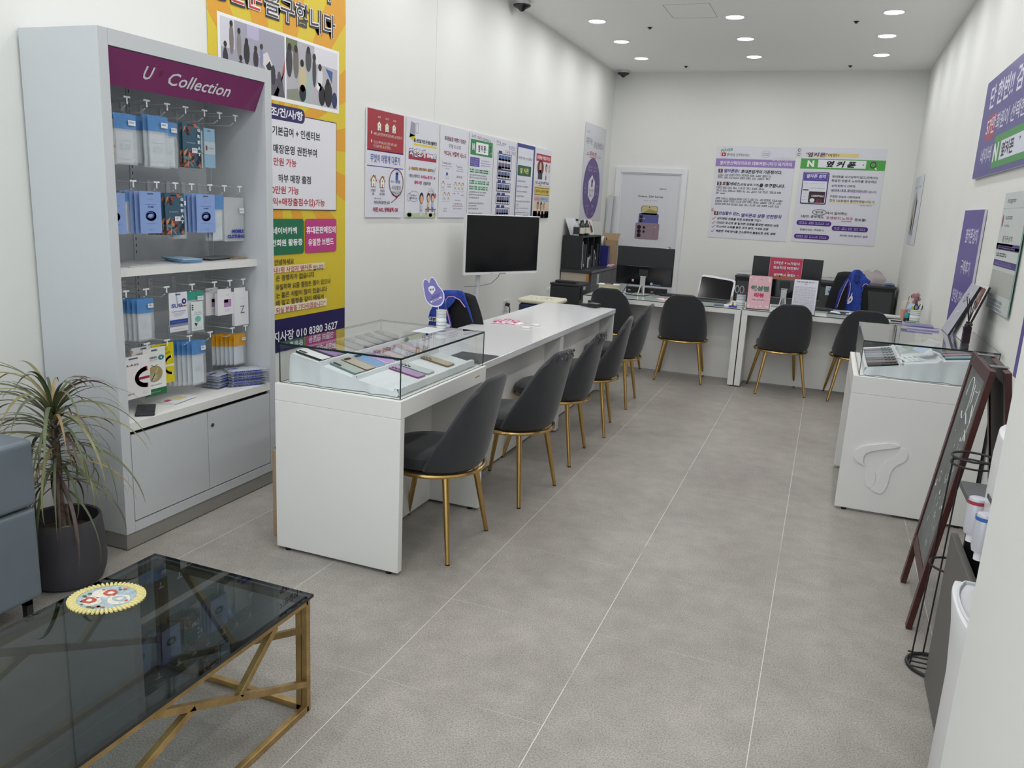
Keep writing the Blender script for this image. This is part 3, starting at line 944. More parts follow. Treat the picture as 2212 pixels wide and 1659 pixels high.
# headline
a.up()
for off, col, dz in ((.085, '33313c', -.014), (.045, 'ecebe9', 0), (.006, '45444e', 0)):
    a.text('을구합니다', .800, 2.000 - 0.0 + dz * .6, .135 + off * .16, col, width=.690 + off * .25, bold=off); a.up()
for off, col, dz in ((.085, '33313c', -.014), (.045, 'ecebe9', 0), (.006, 'c4393b', 0)):
    a.text('좋은분', .230, 2.000 + dz * .6, .135 + off * .16, col, width=.385 + off * .2, bold=off); a.up()
a.L -= .0024
for off, col, dz in ((.085, '33313c', -.012), (.045, 'ecebe9', 0), (.006, 'c4393b', 0)):
    a.text('인재', .790, 2.205 + dz, .13 + off * .16, col, width=.26 + off * .2, bold=off)
    a.text('가', 1.040, 2.205 + dz, .13 + off * .16, col if off > .01 else '45444e', width=.15 + off * .16, bold=off); a.up()
# conditions
a.rect(.07, .865, 1.160, 1.425, '23234f'); a.up()
a.rect(.075, .870, 1.155, 1.420, 'e4e4ea'); a.up()
a.rrect(.20, 1.380, .815, 1.465, .035, '2c2661'); a.up()
a.text('조/건/사/항', .640, 1.423, .054, 'eeeef4', width=.31, bold=.03)
for s_, ur, v, h_, w_, c in (('기본급여 + 인센티브', .975, 1.318, .052, .475, '2a2a3a'), ('매장운영 권한부여', .939, 1.216, .052, .432, '2a2a3a'), ('만원 가능', .726, 1.143, .047, .218, 'b8323e'),
                             ('하부 매장 출점', .874, 1.049, .048, .325, '2a2a3a'), ('0만원 가능', .749, .981, .047, .262, 'b8323e'), ('익+매장출점수입)가능', 1.025, .909, .054, .530, 'b8323e')):
    a.text(s_, ur, v, h_, c, width=w_, align='r', bold=.018)
# tabs
a.rrect(.10, .598, .797, .812, .02, '23704e').rrect(.812, .598, 1.160, .812, .02, 'bb3f82'); a.up()
a.text('휴대폰판매점의', .986, .742, .046, 'f0eef2', width=.325, bold=.03).text('유일한 브랜드', .984, .665, .046, 'f0eef2', width=.285, bold=.03)
a.text('네이버카페', .725, .742, .042, 'f0eef2', width=.235, align='r', bold=.03).text('만회원 활동중', .782, .670, .042, 'f0eef2', width=.305, align='r', bold=.03)
# message
a.rect(.40, .490, 1.02, .532, 'e8d8b8').rect(.40, .243, 1.045, .292, 'efe4c8'); a.up()
for s_, ur, v, w_, c in (('안녕하세요', .692, .554, .190, '2c2840'), ('내1위 사업자 옆커폰', .880, .507, .385, 'b03050'), ('입니다.', 1.018, .500, .125, '2c2840'), ('은 경쟁자가 없습니다.', .916, .458, .402, '2c2840'),
                       ('유일하며 요즘 열정은 많이 있으나', 1.091, .404, .580, '2c2840'), ('는 젊은 사람이 많이 있습니다', 1.048, .354, .535, '2c2840'), ('에 엎고 열정을 같이 태워서', 1.011, .307, .500, '2c2840'), ('되실 분들을 기다리겠습니다”', 1.030, .262, .520, 'b03050')):
    a.text(s_, ur, v, .036, c, width=w_, align='r', bold=.014)
a.text('지사장 010 8380 3627', 1.175, .098, .066, 'eeeef4', width=.700, align='r', bold=.022)
tag(a.build('wall_banner'), 'tall yellow recruiting banner with two snapshots and a phone number, behind the tall cabinet', 'banner')

# ---- seven narrow posters
PY = [2.342, 2.917, 3.494, 4.073, 4.648, 5.235, 5.802]
def poster(i, bg=PAPER):
    return Art(TL(PY[i], 1.408, .013), .528, .750, bg, .010, edge='e9e9ec')
def post(a, lab): return tag(a.build('poster'), lab, 'poster', 'narrow posters in a row on the wall')
a = poster(0)
a.rect(.006, .468, .522, .744, 'a3343f').rect(.006, .462, .522, .470, '3a2a66').rect(.006, .355, .522, .361, '3349a0'); a.up()
for x in (.165, .272, .375): house(a, x, .640, .075)
a.L += .0012
for x, y, w_ in ((.165, .697, .05), (.272, .695, .05), (.385, .692, .055)): a.words(x - w_ / 2, y, x + w_ / 2, .012, 'e9dcdc')
a.oval(.06, .585, .007, .012, 'f0ecec', 10).oval(.06, .527, .007, .012, 'f0ecec', 10)
for x, v, w_ in ((.09, .583, .40), (.09, .527, .33), (.09, .500, .25)): a.words(x, v, x + w_, .013, 'ecdede').rect(x, v - .014, x + w_, v - .0105, 'd98a5a')
a.text('무엇이 어떻게 다른가', .262, .413, .058, '3c4f9e', width=.425, bold=.006)
house(a, .095, .255, .085); house(a, .215, .252, .085)
a.L += .0012
a.ring(.420, .255, .105, .098, .007, '8c2440', n=30).line([(.36, .168), (.43, .148), (.47, .165)], .006, '8c2440').line([(.44, .148), (.35, .108)], .006, '8c2440')
a.rect(.410, .275, .445, .325, '3a58a8').oval(.43, .325, .02, .012, '6f86c0', 12)
a.up(); a.words(.335, .262, .40, .012, '5a66a8').text('옆커폰', .445, .262, .024, '3c4f9e', bold=.02, maxw=.085)
a.text('수당할인', .420, .218, .030, '33333f', width=.135, bold=.0).text('90%이상', .425, .180, .030, '33333f', width=.150, bold=.0)
a.text('수당할인', .090, .190, .018, '4a4a55', maxw=.085).text('0%', .090, .166, .017, '4a4a55').text('수당할인', .215, .190, .018, '4a4a55', maxw=.085).text('20~30%', .215, .166, .017, '4a4a55', maxw=.105)
a.words(.11, .134, .21, .008, '555560').text('박리다매 옆커폰 성지', .215, .106, .024, '44444f', maxw=.235)
a.text('마진 NO, 판매실적 OK', .275, .055, .036, 'a82f48', width=.365, bold=.035)
post(a, 'first poster on the long wall, red top half with three little houses')
a = poster(1)
a.poly([(.035, .60), (.13, .62), (.13, .71), (.06, .72)], '9a9ca8').poly([(.035, .60), (.13, .57), (.13, .62), (.05, .63)], 'c9c23a').box(.14, .64, .175, .71, .004, '8c8c98')
a.poly([(.11, .548), (.50, .548), (.50, .562), (.11, .562)], 'e0cc3a'); a.up()
a.text('줄 선언없 하고 돈 쌀 선물하고', .305, .585, .030, '2e2e38', width=.39, bold=.04)
a.poly([(.03, .44), (.50, .44), (.50, .50), (.03, .50)], 'a32b4a'); a.up()
a.text('지인소개 event', .268, .492, .068, '33405a', width=.465, bold=.07); a.up(); a.text('지인소개 event', .268, .492, .060, 'eeeef2', width=.450, bold=.035)
a.text('무선제한, 무한걱정이 선물하고', .265, .372, .026, '33405a', width=.38, bold=.07); a.up(); a.text('무선제한, 무한걱정이 선물하고', .265, .372, .022, 'd0a03a', width=.375, bold=.03)
a.line([(.46, .345), (.485, .395)], .005, '3a90b8').oval(.05, .372, .012, .012, 'd8b04a', 12)
a.text('1명소개하고', .130, .318, .027, '3b3b46', width=.175, bold=.01).text('아이폰or공기계', .335, .316, .027, 'c43c7a', width=.2, bold=.03).text('or', .475, .314, .018, '3b3b46')
a.text('갤럭시탭', .190, .270, .027, 'c43c7a', width=.125, bold=.03).text('선물하장!', .345, .268, .027, '3b3b46', width=.135, bold=.01)
a.rect(.006, .006, .522, .034, 'b9cba0'); a.oval(.06, .022, .035, .022, '94b47a', 16).oval(.42, .02, .03, .016, 'a5c08c', 16)
for c in ((.05, .155, .028, .03), (.13, .163, .085, .040), (.42, .180, .065, .032)): a.ring(*c, .0025, '7a7a88')
a.up(); a.words(.075, .170, .17, .012, '33333f').words(.06, .148, .185, .012, '33333f').words(.38, .188, .45, .011, '33333f').words(.37, .168, .47, .011, '33333f').oval(.495, .175, .014, .022, 'b8606a', 12)
a.line([(.36, .205), (.385, .235), (.40, .21), (.42, .24), (.435, .21), (.46, .23), (.47, .20)], .002, '7a7a88')
fig(a, .255, .015, .180, '20242c', 'e2b08c', 'c4c8cc', 'd8dade'); fig(a, .375, .045, .150, '4a2c26', 'e6bc9c', 'c9b9a0', '8a7a70'); fig(a, .450, .045, .150, '5a3028', 'e6bc9c', 'a8b8d0', '4a70b0')
a.L += .0016; a.rect(.325, .062, .505, .070, '8a6238').rect(.335, .02, .342, .066, '8a6238').rect(.49, .02, .497, .066, '8a6238'); a.L -= .0016
post(a, 'second poster on the long wall, cartoon people at a desk under an event headline')
a = poster(2)
a.text('휴대폰을 잘 구매한다 기준점은', .275, .648, .036, '6a3040', width=.42, bold=.035).text("'무엇을' 사느냐 보다", .270, .592, .034, '55555f', width=.24, bold=.01).text("'어디서, 어떻게' 사느냐", .280, .528, .046, '8c2c3c', width=.44, bold=.035)
a.text('1.', .045, .452, .020, '44444f').words(.06, .448, .22, .013, '3a3a46').text('2.', .31, .438, .020, '44444f').words(.33, .433, .44, .013, '3a3a46')
for x0, x1, v in ((.03, .23, .425), (.09, .17, .405), (.32, .45, .413), (.31, .46, .396)): a.words(x0, v, x1, .007, '6a6a76')
a.oval(.13, .362, .020, .014, '3a55a0', 14).box(.10, .325, .165, .345, .002, '70707c').words(.32, .350, .44, .012, '3a3a46').rect(.32, .338, .44, .341, 'a04a50')
for x, y in ((.06, .275), (.09, .185), (.17, .185), (.30, .275), (.375, .275), (.45, .275)):
    house(a, x, y, .055, '9a6a48'); a.box(x - .028, y - .052, x + .028, y - .034, .0015, '80808c')
a.words(.14, .275, .22, .010, '6a6a76').words(.15, .257, .21, .010, '6a6a76').line([(.255, .03), (.255, .30)], .0015, 'b0b0bc')
for x0, x1, v, c in ((.27, .32, .205, '55555f'), (.35, .39, .207, '55555f'), (.42, .49, .195, 'a04a50'), (.31, .42, .148, '6a6a76'), (.28, .45, .118, '8c2c3c'), (.26, .47, .100, '8c2c3c'), (.28, .45, .078, '55555f'), (.08, .16, .075, '6a6a76'), (.08, .16, .055, '6a6a76')): a.words(x0, v, x1, .010, c)
post(a, 'third poster on the long wall, white with a dark red question headline and tiny charts')
a = poster(3)
a.words(.03, .717, .145, .020, '44508a').words(.15, .712, .26, .020, 'b84a58').words(.27, .706, .50, .020, '44508a')
a.rect(.012, .555, .516, .690, '33884f'); a.up(); a.rect(.13, .572, .415, .670, 'ecedf0').text('N', .073, .625, .060, 'ecf2ec', width=.05, bold=.04).ring(.465, .627, .018, .026, .008, 'ecf2ec').line([(.475, .605), (.49, .590)], .008, 'ecf2ec')
a.up(); a.text('옆 커 폰', .265, .620, .062, '22222c', width=.175, bold=.035).rect(.375, .616, .385, .626, '44444f')
a.L -= .0008; a.rect(.012, .455, .222, .535, '554b9c'); a.up()
for v in (.520, .503, .486, .468): a.words(.03, v, .205, .010, 'b5b0dc')
for v, x1 in ((.515, .44), (.493, .50), (.472, .46)): a.words(.25, v, x1, .009, '7a78b8')
for v, x1, h_ in ((.418, .48, .030), (.318, .47, .030), (.268, .44, .030)):
    a.L -= .0004; a.rect(.012, v - .02, x1, v + .018, 'b4dcc4'); a.L += .0004; a.words(.016, v, x1 - .006, h_, '2e4a44')
for v, x1 in ((.380, .41), (.358, .41), (.230, .40), (.206, .37), (.180, .24), (.130, .36), (.107, .19), (.082, .25), (.040, .33), (.018, .26)): a.words(.014, v, x1, .012, '55555f')
post(a, 'fourth poster on the long wall, green search bar across its top')
a = poster(4)
a.words(.03, .717, .10, .016, '5560b0').words(.105, .712, .16, .018, 'b85a48').words(.17, .708, .28, .016, '5560b0').words(.03, .690, .24, .008, '33333f').text('옆커폰집단', .44, .682, .040, '5a68b8', width=.17, bold=.0).text('오규엠 기타임', .40, .635, .036, '4a4a56', width=.28, bold=.0)
for k, (v, tw, rw) in enumerate(((.56, 1, 2), (.405, 1, 1), (.285, 2, 1), (.165, 2, 1), (.045, 2, 1))):
    h_ = .155 if rw == 2 else .085
    top_ = v + .055; bot_ = top_ - h_ - (.0 if rw == 2 else .005)
    a.rrect(.075, bot_, .445, top_, .008, '4a4468'); a.up(); a.rect(.087, bot_ + .009, .433, top_ - .008, 'dcdde6')
    for j in range(tw): a.rrect(.095 + .12 * j, top_ - .004, .185 + .12 * j, top_ + .022, .006, '3c3a7c')
    a.up(); rr = random.Random(k + 2)
    for r in range(rw):
        yy = top_ - .012 - .072 * (r + 1)
        for c in range(4 if k < 2 else 5):
            ww = .318 / (4 if k < 2 else 5); x = .10 + ww * c
            a.rect(x, yy + .016, x + ww - .006, yy + .068, rr.choice(('4a64a8', '5a6680', '3f5f9c', '707a96', '6a5a78'))).rect(x, yy + .016, x + ww - .006, yy + .034, rr.choice(('2e3444', '8a8c94', '5f6470'))).rect(x + ww * .3, yy + .004, x + ww * .6, yy + .010, '33333f')
    a.L -= .0008
post(a, 'fifth poster on the long wall, framed grids of small blue shop pictures')
a = poster(5)
a.rect(.0, .0, .528, .75, '3a3f88'); a.up(); a.rect(.022, .0, .488, .712, 'dcdfe8'); a.up()
for v in [.66 - .045 * k for k in range(14)]: a.rect(.03, v, .48, v + .0012, 'c4c8d4')
a.up(); a.text('휴대폰기재는 ?(^^) 줄까요', .245, .605, .036, '6a6a78', width=.40, bold=.0)
a.rrect(.035, .430, .435, .535, .015, '245c46'); a.up(); a.text('옆 커폰', .235, .483, .058, 'd8d06a', width=.26, bold=.03)
for v, x1 in ((.375, .28), (.322, .38), (.272, .36), (.223, .27), (.170, .45)): a.words(.035, v, x1, .014, '70707c')
a.ring(.045, .115, .020, .026, .004, '7aa08c').ring(.085, .118, .018, .028, .004, '7aa08c').words(.12, .100, .42, .010, '8a8a96').words(.03, .055, .36, .010, 'a05060').rrect(.02, .012, .20, .038, .008, '33333f')
a.up(); a.rrect(.024, .015, .196, .035, .006, 'dcdfe8'); a.words(.23, .028, .40, .012, '44508a').rect(.40, .035, .415, .058, '33333f')
post(a, 'sixth poster on the long wall, dark blue border with a green chalkboard heading')
a = poster(6)
a.rect(.0, .0, .528, .36, 'd9c9b4').rect(.0, .0, .528, .075, '8c8ca0').rect(.02, .612, .51, .690, 'b02c40'); a.up()
a.text('휴대폰살 때짐경니까 요?', .265, .652, .040, 'f0e4e6', width=.43, bold=.035)
a.oval(.17, .545, .105, .085, '5c2a30', 20).rect(.10, .42, .24, .50, '2f2c3c'); fig(a, .365, .42, .175, '1d1a20', 'd8a888', 'd8c8b8', '2b2836'); a.up(2); a.oval(.165, .545, .036, .060, 'd9aa8a').poly([(.10, .43), (.245, .43), (.21, .52), (.13, .52)], '3a3a50')
for k in range(4): a.ring(.455 + .008 * k, .545, .018, .04, .002, '9a9aa8')
a.words(.03, .385, .50, .024, '33333f').rect(.16, .355, .22, .362, '22222c')
a.rect(.02, .250, .50, .330, '33333f'); a.up(); a.rect(.026, .256, .494, .324, 'd8c03a'); a.up(); a.text('대하자나 믿어준 팬틀', .260, .290, .036, '33333f', width=.42, bold=.02)
a.rrect(.02, .185, .20, .235, .01, 'd0a8b4').rrect(.215, .185, .50, .235, .01, 'a8bcd8'); a.up(); a.words(.04, .21, .18, .022, 'a8667c').words(.235, .21, .48, .022, '6a86b0')
fig(a, .145, .012, .165, '1d1a20', 'dba98a', 'd9b0a0', 'a04a50'); fig(a, .255, .0, .175, '1a181c', 'dba98a', 'c8b09a', '4a4a52'); fig(a, .360, .006, .165, '70808c', 'dba98a', 'd8d0c8', '2b2b30'); a.words(.42, .09, .47, .008, '80707c').words(.42, .06, .48, .008, '80707c')
post(a, 'seventh poster on the long wall, red banner, yellow strip and three cartoon heads')

# ---- oval poster beside the far corner
a = Art(TL(7.630, 1.378, .006), 1.02, 1.240, 'cfd0d6', .004)
a.words(.09, 1.13, .20, .022, '7a7a88').text('휴대폰 구매는', .22, 1.02, .085, '7c7c8a', width=.30, bold=.0).text('품격을 판매합니다', .68, .99, .085, '6a6a78', width=.48, bold=.0)
a.words(.13, .86, .25, .04, '8a8a96').text('고객,서비스,안전', .42, .865, .065, 'b8505c', width=.34, bold=.03).rect(.27, .815, .58, .825, 'b8505c').words(.60, .845, .82, .03, '9a9aa6')
a.oval(.455, .418, .405, .398, '5f4a86', 40); a.up()
for (p, q) in (((.455, .60), (.455, .80)), ((.455, .24), (.455, .04)), ((.30, .52), (.13, .62)), ((.61, .52), (.78, .62)), ((.30, .31), (.13, .20)), ((.61, .31), (.78, .20))): a.line([p, q], .004, '8e80b0')
a.poly([(.455, .60), (.61, .51), (.61, .33), (.455, .24), (.30, .33), (.30, .51)], 'dcdce4'); a.up()
a.rect(.43, .44, .50, .53, '55507c').rect(.47, .50, .52, .56, '8c8cb0').text('옆커폰', .455, .39, .055, '3a3a5a', width=.22, bold=.0).words(.37, .335, .54, .035, '3a3a5a')
for x, v, w_ in ((.34, .70, .20), (.33, .655, .19), (.60, .70, .20), (.60, .655, .19), (.16, .47, .05), (.16, .42, .09), (.16, .37, .06), (.73, .46, .10), (.73, .41, .08), (.74, .36, .17), (.30, .19, .15), (.31, .14, .10), (.31, .09, .11), (.58, .19, .12), (.59, .09, .12)): a.words(x - w_ / 2, v, x + w_ / 2, .028, 'a79dc6')
tag(a.build('poster'), 'white poster with a big purple oval diagram, on the long wall by the far corner', 'poster')

# ---- two big posters on the back wall
a = Art(TB(.240, 1.229), 1.032, 1.231, PAPER, .004)
a.ring(.105, 1.135, .055, .065, .004, 'b0b0bc').text('NAVER', .135, 1.178, .035, '3f9a50', width=.16, bold=.02, rot=.12).rrect(.065, 1.095, .125, 1.145, .01, 'c0353d'); a.up(); a.poly([(.087, 1.107), (.087, 1.133), (.108, 1.120)], 'f0f0f2')
a.text('옆커폰을 검색해보세요!', .285, 1.118, .040, '3a3a48', width=.30, bold=.0).ring(.650, 1.135, .055, .045, .0035, 'a0a0ac').words(.615, 1.145, .69, .014, '6a6a78').words(.61, 1.122, .69, .014, '6a6a78')
a.rect(0, .962, 1.032, 1.065, '9a7fc0'); a.up(); a.text('67만회원이', .865, 1.075, .050, 'b8b8c4', width=.26, bold=.04); a.up(); a.text('67만회원이', .865, 1.075, .046, 'e4e4ee', width=.255, bold=.01)
a.text('옆커폰선택의이유와 대표커뮤니티가 되기까지', .525, 1.010, .052, 'eeeaf6', width=.94, bold=.02)
for n_, v, s_, x1, c in (('1', .905, ('옆커폰은?', '휴대폰업계의 기준점이다.'), .0, 0), ('2', .735, None, .0, 0), ('3', .335, None, 0, 0)):
    a.rect(.045, v - .028, .105, v + .022, '6a4a42'); a.up(); a.text(n_, .075, v, .034, 'f0eae6', bold=.02); a.L -= .0004
a.text('옆커폰은?', .225, .905, .052, '54409a', width=.205, bold=.035, slant=.15).text('휴대폰업계의 기준점이다.', .615, .903, .050, '262630', width=.535, bold=.03, slant=.15)
a.text('토탈서비스', .235, .735, .052, '262630', width=.235, bold=.035, slant=.15).text('(친절,설명,가격)', .480, .728, .036, '262630', width=.25, bold=.02, slant=.15).text('를 추구합니다.', .775, .728, .050, '262630', width=.33, bold=.035, slant=.15)
a.text('안심할수 있는,', .255, .335, .052, '54409a', width=.285, bold=.035, slant=.15).text('옆커폰의 삼중 안전장치', .680, .322, .052, '54409a', width=.53, bold=.035, slant=.15)
for v, x1 in ((.850, .75), (.815, .77), (.680, .72), (.640, .90), (.605, .20), (.535, .94), (.500, .92), (.460, .90)): a.words(.045, v, x1, .024, '3a3a48')
for v, s_, w_ in ((.262, '성지매장 인증을 위한 보증보험 가입 !', .59), (.205, '다년간 무사고 등 철저한 검증을 통과한 매장만 선정', .83), (.150, '미스터리 쇼퍼를 통한 고객 응대, 시세표 검증', .70), (.092, '복잡한 구매 방식을 간소화하여 불필요한 과정 생략', .80)):
    a.text(s_, .095, v, .034, '2c2c38', width=w_, align='l', bold=.03, slant=.15).line([(.032, v - .005), (.045, v - .018), (.072, v + .018)], .006, 'b03040')
a.line([(.00, .39), (.03, .345), (.015, .395), (.05, .36), (-.0 + .005, .362), (.03, .40)], .003, 'c05060')
tag(a.build('poster'), 'large white poster with a lilac headline band and numbered text, on the back wall', 'poster')
a = Art(TB(1.345, 1.240), 1.030, 1.228, PAPER, .004)
a.rect(.06, 1.110, .70, 1.160, 'e0cf90'); a.up(); a.text("'옆커폰'", .185, 1.135, .062, '4a3a78', width=.26, bold=.03).text('이란?', .395, 1.132, .044, '33333f', width=.14, bold=.01)
a.rect(0, .955, 1.030, 1.085, '4fa548'); a.up(); a.rect(.215, .975, .80, 1.075, 'e6e7ee').text('N', .125, 1.020, .085, 'f0f4f0', width=.085, bold=.05).ring(.885, 1.025, .035, .037, .013, 'f0f4f0').line([(.905, .995), (.93, .970)], .013, 'f0f4f0')
a.up(); a.text('옆 커 폰', .500, 1.022, .082, '20202a', width=.36, bold=.045, slant=.2).poly([(.755, 1.022), (.775, 1.032), (.775, 1.012)], '44444f')
a.rrect(.050, .500, .375, .915, .02, '3a2c66'); a.up(); a.rrect(.060, .515, .362, .905, .015, 'dfe2ea'); a.up(); a.rect(.062, .80, .360, .900, '5a4aa4').rect(.150, .520, .352, .665, '3a2430'); a.up()
a.text('옆커폰 성지', .215, .862, .050, 'e6e2f4', width=.24, bold=.03, slant=.12).words(.10, .825, .32, .008, '9a90cc').text('CHRISTMAS', .262, .608, .026, 'e6e0e4', width=.155, bold=.03).oval(.20, .552, .030, .026, 'e8e8ec').words(.25, .56, .34, .016, 'b84a50').words(.25, .535, .34, .016, 'b84a50')
a.words(.075, .77, .13, .006, '9a9aa6').words(.16, .77, .34, .006, '9a9aa6').words(.16, .71, .34, .008, '5a66a8').rect(.07, .675, .14, .688, '22222c').words(.08, .64, .13, .006, '9a9aa6').words(.075, .60, .13, .006, '80a88c').words(.075, .56, .13, .006, '9a9aa6')
for s_, x, v, h_, w_, c in (('휴대폰을 사기당하지않고,싸게사는', .690, .865, .034, .56, '3a3a48'), ('확실한 방법과 노하우를 공유하는', .685, .815, .034, .55, '3a3a48'), ('67만회원이 선택한', .565, .750, .032, .29, '3a3a48'), ('네이버 대표 휴대폰커뮤니티', .640, .692, .034, .44, '2a2a36'), ('입니다.', .925, .688, .028, .10, '3a3a48'), ('꾸준한 관심과 사랑덕분에', .600, .612, .030, .37, '3a3a48'), ('전국 155호점이 돌파하였습니다! ♡', .690, .560, .034, .55, '2a2a36'), ('(2023년 7월기준)', .870, .512, .016, .15, '6a6a78'),
                          ('옆커폰', .310, .400, .034, .10, '2a2a36'), ('에서 알려주는', .530, .395, .036, .26, '2a2a36'), ('5분만 공부해도', .230, .340, .038, .29, '2a2a36'), ('호갱방지 노하우', .570, .335, .038, .33, 'b04050'), ('정보들!', .825, .328, .038, .14, '2a2a36'), ('믿을수있는 구매후기', .245, .165, .026, .30, '3a3a48'), ('휴대폰 대한 컬러미 설정', .770, .115, .026, .34, '3a3a48')):
    a.text(s_, x, v, h_, c, width=w_, bold=.012)
a.L -= .0004; a.rect(.42, .672, .86, .690, 'c9b8e0').rect(.42, .535, .97, .560, 'e6dcb0'); a.L += .0004
a.ring(.310, .400, .085, .035, .006, '2a2a36').line([(.60 + .015 * k, .300 + (.006 if k % 2 else -.006)) for k in range(9)], .005, '54409a')
for x0, v, x1 in ((.040, .255, .480), (.490, .205, .935), (.030, .075, .475)):
    a.rrect(x0, v - .032, x1, v + .032, .031, '4a2a78'); a.up(); a.words(x0 + .03, v, x1 - .03, .030, 'b6a6da'); a.L -= .0004
tag(a.build('poster'), 'large white poster with a green search bar across it, on the back wall', 'poster')
a = Art(TB(1.276, 2.335, .003), .062, .125, 'd8d9de', .002)
a.ring(.031, .095, .014, .017, .006, '4a4a56', 20, 330).ring(.033, .040, .014, .017, .006, '4a4a56', 20, 330)
tag(a.build('paper_note'), 'small note between the two large back wall posters', 'note')

# ---- phone poster on the white door
a = Art(frame((-.892, YB - .0135, 1.138), (1, 0, 0), (0, 0, 1)), .530, .760, 'd6d8de', .0008)
a.text('SAMSUNG', .435, .715, .016, '3a3a44', width=.105, bold=.03).text('Galaxy S24 Series', .270, .600, .036, '2a2a36', width=.36, bold=.015).text('Galaxy AI is here', .270, .548, .014, '3a3a46', width=.20, bold=.0)
a.rrect(.150, .37, .390, .475, .03, '6a6a70'); a.up(); a.rrect(.160, .35, .382, .468, .024, 'c9bb86'); a.up(); a.oval(.27, .452, .008, .008, '222228', 12).poly([(.16, .36), (.27, .43), (.382, .40), (.382, .35), (.16, .35)], '9c9468')
a.rrect(.122, .19, .412, .372, .03, '5b5f9c'); a.up(); a.rrect(.085, .002, .432, .235, .025, '94808a'); a.up()
a.L += .0004
for x, y, r in ((.160, .318, .023), (.160, .262, .023), (.140, .170, .027), (.142, .112, .027), (.144, .055, .027), (.212, .170, .018), (.212, .110, .016)):
    a.oval(x, y, r * 1.15, r * 1.15, '55545c', 18); a.up(); a.oval(x, y, r, r, '15151c', 18); a.L -= .0004
a.oval(.205, .295, .007, .007, 'e8e4dc', 10).line([(.345, .02), (.365, .21)], .008, '7d6c76').rect(.362, .175, .382, .185, 'c9bcc4').words(.40, .03, .47, .006, '8a8a94')
tag(a.build('poster'), 'poster of three stacked phones on the white door', 'poster')

# ---- right wall
a = Art(TR(3.862, 1.883, .022), 2.55, .632, '5a5592', .018, edge='c9c9d4')
a.text('단 한번!! 검색만 하셔도', .21, .507, .150, 'dcdcec', width=2.1, align='l', bold=.02)
a.rect(.27, .225, .57, .385, 'a04a5e'); a.up()
a.text('57만', .26, .320, .110, 'e6dcec', width=.31, align='l', bold=.01).text('회원이 선택한 휴대폰성지', .60, .320, .105, 'dcdcec', width=1.55, align='l', bold=.01)
a.text('네이버', .225, .135, .100, 'dcdcec', width=.38, align='l', bold=.01)
a.rect(.680, .032, 2.45, .226, '4c9454'); a.up(); a.rect(.905, .070, 2.10, .182, 'd8dcea'); a.up()
a.text('N', .770, .126, .110, 'e6ecec', width=.15, bold=.04).text('옆커폰', .945, .128, .085, '3a3444', width=.36, align='l', bold=.03).poly([(1.43, .16), (1.47, .16), (1.45, .14)], '44444f')
a.ring(2.27, .135, .05, .05, .018, 'e6ecec')
tag(a.build('wall_banner'), 'wide purple banner high on the wall, cut by the right edge of the view', 'banner')
a = Art(TR(3.955, .885, .018), .815, .785, '5c4f98', .014, edge='c9c9d4')
a.text('옆커폰성지', .47, .615, .100, 'd8d4ec', width=.50, bold=.02).text('구매후기', .43, .405, .095, 'd8d4ec', width=.40, bold=.02).text('인터넷 가입시', .33, .195, .095, 'd8d4ec', width=.52, bold=.02)
tag(a.build('wall_banner'), 'square purple board with three lines of white lettering above the emblem counter', 'sign board')
a = Art(TR(2.562, 1.121, .016), .600, .630, 'c9d0ce', .006, edge='8db0a6')
a.text('Instagram', .20, .585, .036, '5a5a66', width=.22, bold=.0).rect(0, .545, .60, .548, 'b4bcba').words(.12, .497, .30, .016, '5a5a66').words(.12, .455, .25, .012, '8a8a96').oval(.05, .480, .02, .035, '8a4a60', 14)
a.text('옆커폰성지', .26, .385, .034, '33333f', width=.26, bold=.0)
a.rect(0, .335, .430, .405 - .02, 'c9d0ce').rect(0, .330, .600, .400 - .055 + .0, 'c9d0ce')
a.rect(0, .325, .600, .360, '4a3478').rect(0, .236, .600, .270, '4a3478').rect(.0, .09, .600, .215, 'b5bab2'); a.up(); a.words(.04, .342, .50, .016, '9488c4').words(.04, .300, .33, .020, '4a4a56').words(.04, .253, .50, .016, '9488c4')
a.words(.02, .075, .12, .014, '6a6a76').words(.02, .055, .45, .014, '7a7a86').words(.02, .035, .42, .012, '7a7a86').words(.02, .015, .46, .014, '8080a8')
tag(a.build('poster'), 'pale framed profile-page poster with two purple stripes, above the reed diffuser', 'poster')
a = Art(TR(1.588, .893, .018), .815, .777, '5c4f98', .014, edge='c9c9d4')
tag(a.build('wall_banner'), 'purple board showing as a sliver beside the entrance wall corner', 'sign board')
a = Art(TR(8.53, 1.316, .004), 1.03, .785, 'c0c8d0', .002)
a.rect(.52, 0, 1.03, .785, 'd6dade').poly([(.1, .12), (.55, .10), (.62, .50), (.30, .62), (.12, .40)], '93989c'); a.up(); a.oval(.36, .30, .10, .18, 'b9ab8a', 20).oval(.28, .22, .08, .12, '7c8084', 18).words(.14, .66, .36, .02, '8088b0').words(.62, .66, .84, .02, '70707c').line([(.52, 0), (.52, .785)], .006, '8c949c')
tag(a.build('poster'), 'pale blue phone poster near the far corner above the pen cups', 'poster')

# ================================================================ accessories on the cabinet hooks
FILM = film_mat('clear_pouch_film', 'dfe6ea', .38)
FILMB = film_mat('blue_pouch_film', '5b93cf', .82)
def sheet(t, name, y0, y1, z0, z1, x, col, th=.003, parent=None, art=None):
    a = Art(frame((x, y0, z0), (0, 1, 0), (0, 0, 1)), y1 - y0, z1 - z0, col, th)
    if art: art(a, y1 - y0, z1 - z0)
    return a.build(name, parent or t)
def hanger(a, w, h, col='5a6470'):
    a.rrect(w * .36, h * .93, w * .64, h * .965, h * .014, col)

